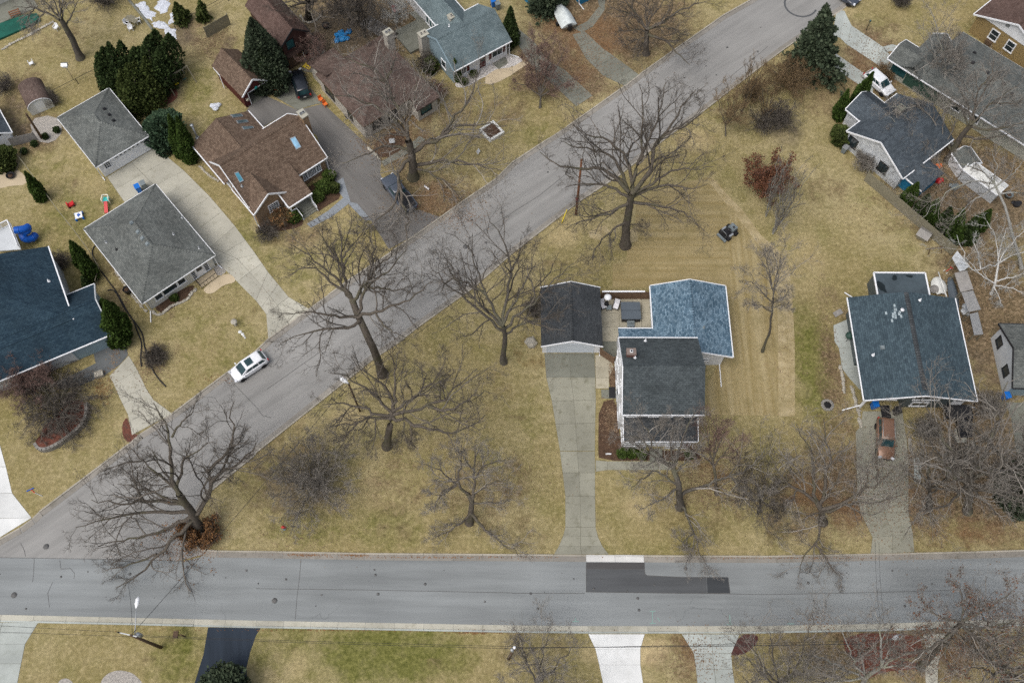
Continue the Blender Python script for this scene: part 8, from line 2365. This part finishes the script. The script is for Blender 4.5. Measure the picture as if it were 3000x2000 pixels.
traced('maple_tree', T(3, 3, '1400,1420 1560,1250 1780,1010'), TT(3, 3, '1780,1010 1790,800 1760,640', '1780,1010 1900,900 1920,760', '1785,1000 2000,900 2150,800 2280,680', '1770,1020 1560,960 1400,800', '1780,1030 1960,1060 2200,1010 2352,980', '1740,1060 1500,1250 1250,1300 1050,1380', '1780,1040 1850,1200 1890,1290', '1790,1050 2000,1200 2200,1320 2352,1400', '1700,1100 1520,1060 1380,1100', '1690,1120 1620,1300 1700,1500', '1800,1060 2050,1300 2150,1500'),
    'grey twigged tree with dry red leaves beside the lower right drive', .34, 12, barkm='bark_grey', twigm='twig_grey', dens=(8, 6, 5, 2), leaves=('leafred', 2200, .11, None))
traced('maple_tree', T(3, 3, '850,1640 900,1500 1040,1420'), TT(3, 3, '1040,1420 1040,1250 1020,1000 980,880', '1030,1400 1120,1260 1200,1160', '900,1500 800,1380 700,1150 650,950', '890,1520 700,1440 430,1420', '1050,1420 1190,1330 1350,1280', '900,1510 860,1350 830,1200', '700,1440 500,1330 220,1280', '890,1530 600,1560 300,1600', '1060,1430 1250,1400 1450,1450'),
    'pale barked bare tree over the red bed at the bottom', .26, 12, barkm='bark_pale', twigm='twig_grey', dens=(8, 6, 5, 2))
auto_tree('bare_tree', q(2, 3, 250, 1700), q(2, 3, 200, 1350), 'bare tree top showing at the bottom edge left of the white drive', .2, 9, 4.5, .3, (20, 60), 'bark_grey', 'twig_grey', h=7, dens=(8, 6, 5, 2))
auto_tree('bare_tree', q(3, 3, 100, 1750), q(3, 3, 100, 1350), 'grey bare tree at the bottom edge right of the pale drive', .22, 10, 5, .3, (20, 60), 'bark_grey', 'twig_grey', h=8, dens=(8, 6, 5, 2))
auto_tree('bare_tree', q(3, 3, 2150, 1600), q(3, 3, 2200, 1200), 'bare tree in the bottom right corner', .3, 11, 6, .3, (20, 60), 'bark_grey', 'twig_grey', h=10, dens=(8, 6, 5, 2))
auto_tree('bare_tree', q(1, 0, 1290, 215), q(1, 0, 1290, 60), 'small pale many stemmed tree by the rear terrace', .1, 9, 2.4, .15, (35, 75), 'bark_pale', 'twig_pale', h=4.5, dens=(7, 5, 4, 2))
auto_tree('bare_tree', q(1, 0, 620, 560), q(1, 0, 450, 400), 'small grey bare tree between the barn and the stone house', .1, 8, 2.6, .25, (20, 65), 'bark_grey', 'twig_red', h=4, dens=(7, 6, 5, 2))
auto_tree('bare_tree', q(1, 0, 480, 165), q(1, 0, 480, -150), 'bare tree with a thick upright trunk behind the barn', .45, 10, 5, .4, (30, 75), 'bark_oak', 'twig', h=12, dens=(7, 6, 5, 2))
auto_tree('bare_tree', q(1, 0, 950, 200), q(1, 0, 900, -60), 'thin bare tree in the scrub behind the stone house', .14, 9, 3.5, .25, (30, 70), 'bark_grey', 'twig', h=8, dens=(7, 6, 5, 2))
auto_tree('bare_tree', q(1, 0, 1000, 340), q(1, 0, 1010, 150), 'scrubby bare tree beside the plank platform', .12, 9, 3.2, .2, (25, 65), 'bark_grey', 'twig', h=5, dens=(7, 6, 5, 2))
auto_tree('bare_tree', q(1, 0, 780, 130), q(1, 0, 780, -20), 'low bare tree in the dirt yard behind the barn', .12, 9, 3.0, .2, (25, 65), 'bark_grey', 'twig', h=5, dens=(7, 6, 5, 2))
auto_tree('bare_tree', q(2, 2, 2280, 1560), q(2, 2, 2280, 1250), 'small bare tree near the kerb right of the porch', .16, 9, 3.6, .25, (20, 60), 'bark_grey', 'twig', h=6, dens=(8, 6, 5, 2))
auto_tree('small_tree', q(2, 0, 1962, 1250), q(2, 0, 1960, 800), 'small vase shaped sapling near the kerb beyond the oak', .09, 9, 1.9, .12, (45, 80), 'bark_grey', 'twig_tan', h=5.0, dens=(7, 5, 4, 2))
# pale many-stemmed saplings
def stems(name, base, tops, label, barkm, twigm, r0=.05, ztop=9):
    bp = P(base)
    limbs = []
    for t in tops:
        h = min(ztop, max(2, vh(base, t)))
        e = P(t, h)
        limbs.append([bp, bp.lerp(e, .3) + Vector((0, 0, .25)), bp.lerp(e, .65) + Vector((0, 0, .2)), e])
    return finish_tree(name, bp, [bp, bp + Vector((0, 0, .2)), bp + Vector((0, 0, .4))], r0 * 2, limbs, label, barkm, twigm, dens=(7, 5, 4, 0), up=.3, wig=.1, limb_r=[r0] * len(limbs), cat='tree', flare=False, ang=(22, 28, 34, 40), lf=(.3, .4, .45, .5))
stems('multi_stem_tree', q(3, 1, 45, 580), T(3, 1, '400,0 330,60 250,20 200,100 300,-60 160,60 120,180 230,150 320,220'), 'pale many stemmed young tree leaning right on the lawn beside the red bush', 'bark_pale', 'twig_grey', .06, 10)
stems('multi_stem_tree', q(3, 1, -20, 420), T(3, 1, '150,-20 60,40 100,-150 180,-100'), 'thin pale stems just behind the many stemmed young tree', 'bark_pale', 'twig_grey', .045, 9)
stems('multi_stem_tree', q(2, 0, 2110, 1050), T(2, 0, '2150,600 2200,560 2230,540 2280,600 2190,700 2330,560'), 'tall thin willowy stems by the kerb near the spruce', 'bark_grey', 'twig_tan', .05, 9)
stems('multi_stem_tree', q(2, 0, 2320, 1130), T(2, 0, '2300,800 2350,820 2400,850 2270,880'), 'willowy stems on the lawn right of the kerb', 'bark_grey', 'twig_tan', .05, 6)
# ------------------------------------------------------------------ bare shrubs
bare_shrub('thicket', q(1, 2, 560, 1330), 5.4, 5.0, 'large round tangled bare thicket on the corner lawn', 30, 'bark_grey', 'twig_grey', (7, 6, 4, 2), tilt=(5, 70), r0=.045)
bare_shrub('weeping_cherry', q(0, 2, 560, 640), 4.8, 3.6, 'weeping bare ornamental tree in the red bed on the left lawn', 46, 'bark_grey', 'twig', (6, 5, 4, 1), droop=.55, tilt=(15, 75), r0=.05)
bare_shrub('reddish_shrub', q(0, 2, 330, 420), 3.4, 3.4, 'red twigged shrub against the porch of the blue roofed house', 26, 'bark_grey', 'twig_red', (7, 6, 5, 1), tilt=(5, 55))
bare_shrub('round_shrub', q(0, 2, 1440, 170), 1.15, 1.1, 'round brown bare shrub on the lawn beside the drain pipe', 22, 'bark_oak', 'twig', (6, 5, 4, 0), tilt=(5, 75), r0=.02)
bare_shrub('red_leaf_bush', q(3, 1, -20, 170), 3.2, 3.3, 'red brown leafy bush beside the raked lawn', 18, 'bark_oak', 'twig_red', (6, 5, 4, 0), leaves=('leafred', 9000, .14, None), tilt=(5, 60))
bare_shrub('tan_shrub', q(3, 0, 170, 800), 3.6, 3.3, 'tan twiggy shrub under the spruce on the right lawn', 26, 'bark_oak', 'twig_tan', (7, 6, 5, 1), tilt=(5, 65))
bare_shrub('tan_shrub', q(2, 0, 2200, 900), 2.2, 2.5, 'tan twiggy shrub at the kerb beside the willowy stems', 18, 'bark_oak', 'twig_tan', (6, 5, 4, 1), tilt=(5, 60))
bare_shrub('dark_shrub', q(3, 0, 90, 1130), 2.3, 2.2, 'greyish bare shrub above the red leafy bush', 20, 'bark_grey', 'twig', (6, 5, 4, 1), tilt=(5, 65))
bare_shrub('dark_shrub', q(2, 0, 2290, 1180), 1.9, 1.8, 'low grey bare shrub on the open lawn below the willowy stems', 16, 'bark_grey', 'twig', (6, 5, 4, 0), tilt=(5, 65))
bare_shrub('brown_shrub', q(0, 1, 560, 860), 1.1, 1.0, 'brown bare shrub by the east wall of the blue roofed house', 16, 'bark_oak', 'twig', (6, 5, 4, 0), tilt=(5, 70), r0=.02)
bare_shrub('dry_hydrangea', q(1, 1, 240, 470), 1.2, 1.2, 'dry tan hydrangea beneath the brick gable', 14, 'bark_oak', 'twig_tan', (6, 5, 4, 0), leaves=('leaforange', 260, .2, None), r0=.02)
bare_shrub('bare_shrub', q(1, 1, 110, 590), 1.3, 1.0, 'low grey bare shrub near the long pale drive', 14, 'bark_grey', 'twig', (6, 5, 4, 0), r0=.02)
bare_shrub('bare_shrub', q(2, 1, 200, 1330), 1.3, 2.6, 'brown bare shrub against the left wall of the detached garage', 16, 'bark_oak', 'twig', (6, 5, 4, 0), tilt=(3, 40))
bare_shrub('bare_shrub', q(0, 0, 480, 950), .9, 1.1, 'brown bare shrub beside the barrel roofed shed', 14, 'bark_oak', 'twig', (6, 5, 4, 0), r0=.02)
bare_shrub('bare_shrub', q(0, 0, 60, 830), 1.5, 1.5, 'grey brushy shrub at the left edge above the barrel shed', 16, 'bark_grey', 'twig', (6, 5, 4, 0))
bare_shrub('bare_shrub', q(1, 0, 1640, 900), 1.6, 1.8, 'bare shrub at the east corner of the stone house', 16, 'bark_grey', 'twig_red', (6, 5, 4, 1))
bare_shrub('bare_shrub', q(1, 0, 1560, 640), 1.3, 1.8, 'bare shrub between the stone house and the pale blue gable', 14, 'bark_grey', 'twig', (6, 5, 4, 1))
bare_shrub('bare_shrub', q(3, 0, 870, 1540), 1.6, 1.6, 'spidery grey shrub below the whitewashed wall', 16, 'bark_pale', 'twig_grey', (6, 5, 4, 1))
bare_shrub('bare_shrub', q(3, 0, 1050, 700), 1.2, .9, 'tan tufted shrub beside the white car in the upper right', 14, 'bark_oak', 'twig_tan', (6, 5, 4, 0), r0=.02)
bare_shrub('bare_shrub', q(0, 0, 1000, 40), 2.2, 1.8, 'brown scrub at the top edge left of the snow', 18, 'bark_oak', 'twig', (6, 5, 4, 1))
bare_shrub('bare_shrub', q(3, 2, 2000, 620), 1.5, 1.6, 'grey bare shrub beside the black entry stairs', 14, 'bark_grey', 'twig_grey', (6, 5, 4, 1))
bare_shrub('bare_shrub', q(3, 2, 1420, 830), 1.4, 1.4, 'pale bare shrub in the front yard of the slate house', 14, 'bark_pale', 'twig_grey', (6, 5, 4, 1))
bare_shrub('bare_shrub', q(3, 2, 1700, 1100), 2.0, 2.2, 'grey bare shrub in the leafy yard below the stepping slabs', 16, 'bark_grey', 'twig_grey', (6, 5, 4, 1))
bare_shrub('bare_shrub', q(3, 0, 1200, 40), 1.2, 1.2, 'dark bushy shrub at the top edge of the upper right lawn', 16, 'bark_oak', 'twig', (7, 6, 4, 0), r0=.02)
# ------------------------------------------------------------------ evergreens
evergreen('juniper_tree', q(0, 0, 1420, 760), q(0, 0, 1380, 330), 3.3, 'broad dark juniper behind the hipped garage, upper one of the pair', 'ev_dark', 'blob', 15000, .26, h=6.5, lobes=.12)
evergreen('juniper_tree', q(0, 0, 1100, 800), q(0, 0, 1020, 420), 2.3, 'dark juniper at the left flank of the big evergreen clump', 'ev_dark', 'blob', 9000, .25, h=5.5, lobes=.12)
evergreen('juniper_tree', q(0, 0, 1310, 960), q(0, 0, 1190, 600), 2.6, 'lighter green juniper in front, leaning over the garage roof', 'ev_juniper', 'blob', 11000, .25, h=6.0, lobes=.12)
evergreen('yew_bush', q(0, 0, 1560, 1330), q(0, 0, 1500, 1000), 2.35, 'round blue green yew between garage and brick house', 'ev_blue', 'blob', 7000, .24, h=4.2)
evergreen('arborvitae', q(0, 0, 1680, 1430), q(0, 0, 1545, 1050), .85, 'tall arborvitae left of its twin beside the round yew', 'ev_arbor', 'column', 4500, .2)
evergreen('arborvitae', q(0, 0, 1760, 1480), q(0, 0, 1620, 1065), .95, 'tall arborvitae right of its twin beside the round yew', 'ev_arbor', 'column', 5000, .2)
evergreen('small_pine', q(0, 0, 1690, 200), q(0, 0, 1600, 10), 1.3, 'small open pine nearest the snow patches', 'ev_juniper', 'spruce', 2200, .26, h=4.0)
evergreen('small_pine', q(0, 0, 1870, 180), q(0, 0, 1830, 0), 1.15, 'small open pine at the top, right of the other', 'ev_juniper', 'spruce', 2000, .26, h=3.6)
evergreen('spruce_tree', q(1, 0, 150, 790), q(0, 0, 2300, 160), 2.6, 'tall dark spruce between the maroon garage and the dark barn', 'ev_spruce', 'column', 11000, .26, h=10)
evergreen('arborvitae', q(1, 0, 1860, 740), q(1, 0, 1822, 530), .55, 'narrow pointed arborvitae at the corner of the grey green house', 'ev_arbor', 'cone', 2200, .18)
evergreen('arborvitae', q(1, 0, 2330, 420), q(1, 0, 2340, 60), 1.1, 'tall dark arborvitae beside the grey green house drive', 'ev_dark', 'column', 5000, .22)
evergreen('yew_bush', q(1, 0, 1600, 660), q(1, 0, 1600, 540), .95, 'dark bush against the pale blue gable', 'ev_juniper', 'blob', 2400, .2, h=1.9)
for s, lab in (('1915,770', 'small round bush nearest the corner arborvitae'), ('2000,700', 'small round bush below the shuttered window')): evergreen('boxwood', T(1, 0, s)[0], None, .5, lab, 'ev_juniper', 'blob', 900, .15, h=.8, cat='bush')
evergreen('spruce_tree', q(3, 0, 430, 650), q(3, 0, 545, 20), 3.9, 'big spruce by the kerb at the upper right', 'ev_spruce', 'spruce', 17000, .3)
evergreen('arborvitae', q(3, 0, 640, 1090), q(3, 0, 740, 820), .8, 'dark arborvitae at the corner of the whitewashed house', 'ev_arbor', 'column', 4500, .2)
evergreen('arborvitae', q(3, 0, 800, 960), q(3, 0, 970, 660), .8, 'tall arborvitae in front of the white car', 'ev_arbor', 'column', 4500, .2)
evergreen('yew_bush', q(3, 0, 670, 1310), q(3, 0, 670, 1170), 1.25, 'round green bush against the whitewashed house', 'ev_juniper', 'blob', 3200, .2, h=2.2)
for k, (b_, t_, r_) in enumerate((('1270,290', '1380,110', 1.0), ('1390,400', '1480,220', 1.1), ('1480,470', '1560,260', 1.0), ('1600,560', '1680,330', 1.1), ('1700,640', '1800,350', 1.2), ('1810,650', '1920,430', 1.2), ('1900,540', '2050,360', 1.1))):
    evergreen('arborvitae', T(3, 1, b_)[0], T(3, 1, t_)[0], r_, ['first arborvitae behind the board fence, nearest the whitewashed house', 'second arborvitae along the back of the board fence', 'third arborvitae along the back of the board fence', 'fourth arborvitae along the back of the board fence', 'fifth arborvitae along the board fence, near its lower end', 'sixth arborvitae behind the lower end of the board fence', 'arborvitae standing off the row, nearest the black drum'][k], 'ev_dark' if k % 2 else 'ev_arbor', 'column', 3600, .22, group='arborvitae row behind the board fence')
evergreen('arborvitae', q(0, 1, 400, 265), q(0, 1, 225, 5), .75, 'narrow arborvitae by the sandy circle at the left', 'ev_arbor', 'column', 3200, .18)
evergreen('arborvitae', q(0, 1, 865, 985), q(0, 1, 705, 760), .85, 'pair-end arborvitae nearest the end of the rail fence', 'ev_arbor', 'column', 3600, .18)
evergreen('arborvitae', q(0, 1, 790, 880), q(0, 1, 640, 640), .85, 'tall arborvitae in the middle of the strip by the rail fence', 'ev_arbor', 'column', 3600, .18)
evergreen('arborvitae', q(0, 1, 820, 1080), q(0, 1, 745, 970), .6, 'small dark arborvitae behind the lower blue roof', 'ev_dark', 'cone', 1600, .18)
evergreen('cedar_tree', q(0, 1, 1110, 1560), q(0, 1, 960, 1200), 1.5, 'bushy dark cedar at the front corner of the blue roofed house', 'ev_arbor', 'column', 6500, .22)
evergreen('cedar_tree', q(0, 1, 1040, 1380), q(0, 1, 930, 1180), 1.1, 'smaller cedar behind the bushy one at the blue roofed house', 'ev_arbor', 'column', 3500, .22)
evergreen('yew_bush', q(0, 0, 60, 1530), q(0, 0, 10, 1380), 1.5, 'dark evergreen bush at the left edge near the slatted fence', 'ev_juniper', 'blob', 3500, .22, h=2.6)
evergreen('spruce_tree', q(0, 3, 2090, 1760), q(0, 3, 2060, 1440), 2.6, 'dark evergreen crown at the bottom edge beside the black drive', 'ev_spruce', 'blob', 6000, .26, h=4.5)
evergreen('spruce_tree', q(2, 0, 320, 60), q(2, 0, 330, -200), 3.0, 'dark spruce at the top edge behind the covered boat', 'ev_spruce', 'spruce', 7000, .3, h=7)
evergreen('pine_tree', q(3, 2, 2260, 1460), q(3, 2, 2352, 1200), 2.4, 'dark green pine half hidden by grey branches at the right edge', 'ev_spruce', 'blob', 5000, .28, h=5)
for s, lab in (('1008,1040', 'first low boxwood in front of the porch railing, at its left end'), ('1095,1040', 'second boxwood in front of the porch railing'), ('1190,1050', 'third boxwood, left of the porch step'), ('1630,1045', 'boxwood at the right end of the porch')): evergreen('boxwood', T(2, 2, s)[0], None, .55, lab, 'ev_box', 'blob', 900, .14, h=.85, cat='bush', group='boxwoods before the porch')
for s, r_, lab in (('680,75', .8, 'low evergreen in the brick house bed, nearest the drive'), ('630,180', 1.0, 'largest evergreen in the brick house bed'), ('570,260', .8, 'evergreen in the brick house bed beside the porch'), ('720,180', .7, 'small evergreen at the paved path corner'), ('360,440', .9, 'evergreen left of the porch steps')): evergreen('boxwood', T(1, 1, s)[0], None, r_, lab, 'ev_box' if '6' in s else 'ev_juniper', 'blob', 1500, .16, h=r_ * 1.4, cat='bush')
for s, lab in (('1610,1180', 'small green bush in the front bed of the hipped house'),): evergreen('boxwood', T(0, 1, s)[0], None, .45, lab, 'ev_box', 'blob', 700, .14, h=.6, cat='bush')
for k, s in enumerate(('530,1210', '425,1270', '325,1335', '230,1405')): evergreen('boxwood', T(0, 0, s)[0], None, .4, ['dark small round bush nearest the hipped garage', 'small bush at the foot of the dark pole', 'small bush in front of the slatted fence', 'small bush at the lower end of the slatted fence'][k], 'ev_dark', 'blob', 600, .13, h=.7, cat='bush', group='small bushes by the slatted fence')
# ------------------------------------------------------------------ fallen leaves
def leaf_fall(areas, n, size, mat, name='fallen_leaves'):
    pts = []
    for px, py, rx, ry, w in areas:
        k = int(n * w)
        c = P((px, py)); ax = abs(P((px + rx, py)).x - c.x); ay = abs(P((px, py - ry)).y - c.y)
        pts.append(np.stack([c.x + rng.normal(0, .55, k) * ax, c.y + rng.normal(0, .55, k) * ay, np.full(k, .035)], 1))
    c = np.concatenate(pts)
    v, f = cards(c, size, np.tile([1.0, 0, 0], (len(c), 1)), .9)
    v[:, 2] = .02 + np.abs(v[:, 2] - .035) * .35 + .015
    o = link(name, np_mesh(name, [(v, f)], MAT[mat], False))
    tag(o, kind='stuff')
leaf_fall([(1740, 110, 160, 110, 1), (1690, 220, 90, 70, .6), (1620, 130, 70, 60, .3), (1860, 60, 100, 60, .4), (1270, 590, 140, 60, .6), (1180, 420, 110, 90, .5), (2560, 190, 90, 110, .6), (2650, 1430, 260, 140, 1.2), (2440, 1440, 130, 110, .6), (2880, 1400, 150, 180, .8), (2850, 560, 200, 140, .6), (2880, 900, 130, 220, .5), (2100, 1420, 120, 70, .4), (1790, 1230, 30, 60, .25), (1794, 1100, 10, 40, .1), (1090, 420, 40, 30, .2), (450, 1070, 50, 60, .2), (2440, 1080, 30, 180, .3), (2030, 1920, 80, 70, .2), (2780, 1900, 120, 60, .4), (350, 980, 20, 150, .2), (620, 120, 60, 40, .2)], 4200, .10, 'litter')
leaf_fall([(560, 1590, 80, 60, .6), (900, 1625, 60, 4, .1), (1040, 1626, 40, 3, .08), (300, 1140, 30, 50, .15), (1400, 1852, 70, 4, .12), (640, 1110, 60, 12, .05), (1350, 640, 70, 30, .15), (2390, 1830, 60, 30, .1), (1300, 1632, 300, 3, .15), (2300, 1634, 300, 3, .15), (1100, 1845, 500, 3, .15)], 2200, .09, 'leaforange')
leaf_fall([(1480, 1400, 160, 100, .2), (1200, 1380, 160, 120, .2), (2300, 1050, 90, 140, .15), (2550, 620, 160, 100, .2), (700, 900, 140, 130, .15), (860, 1560, 160, 60, .15), (1620, 980, 60, 150, .12), (400, 280, 120, 90, .15)], 3600, .085, 'litter')
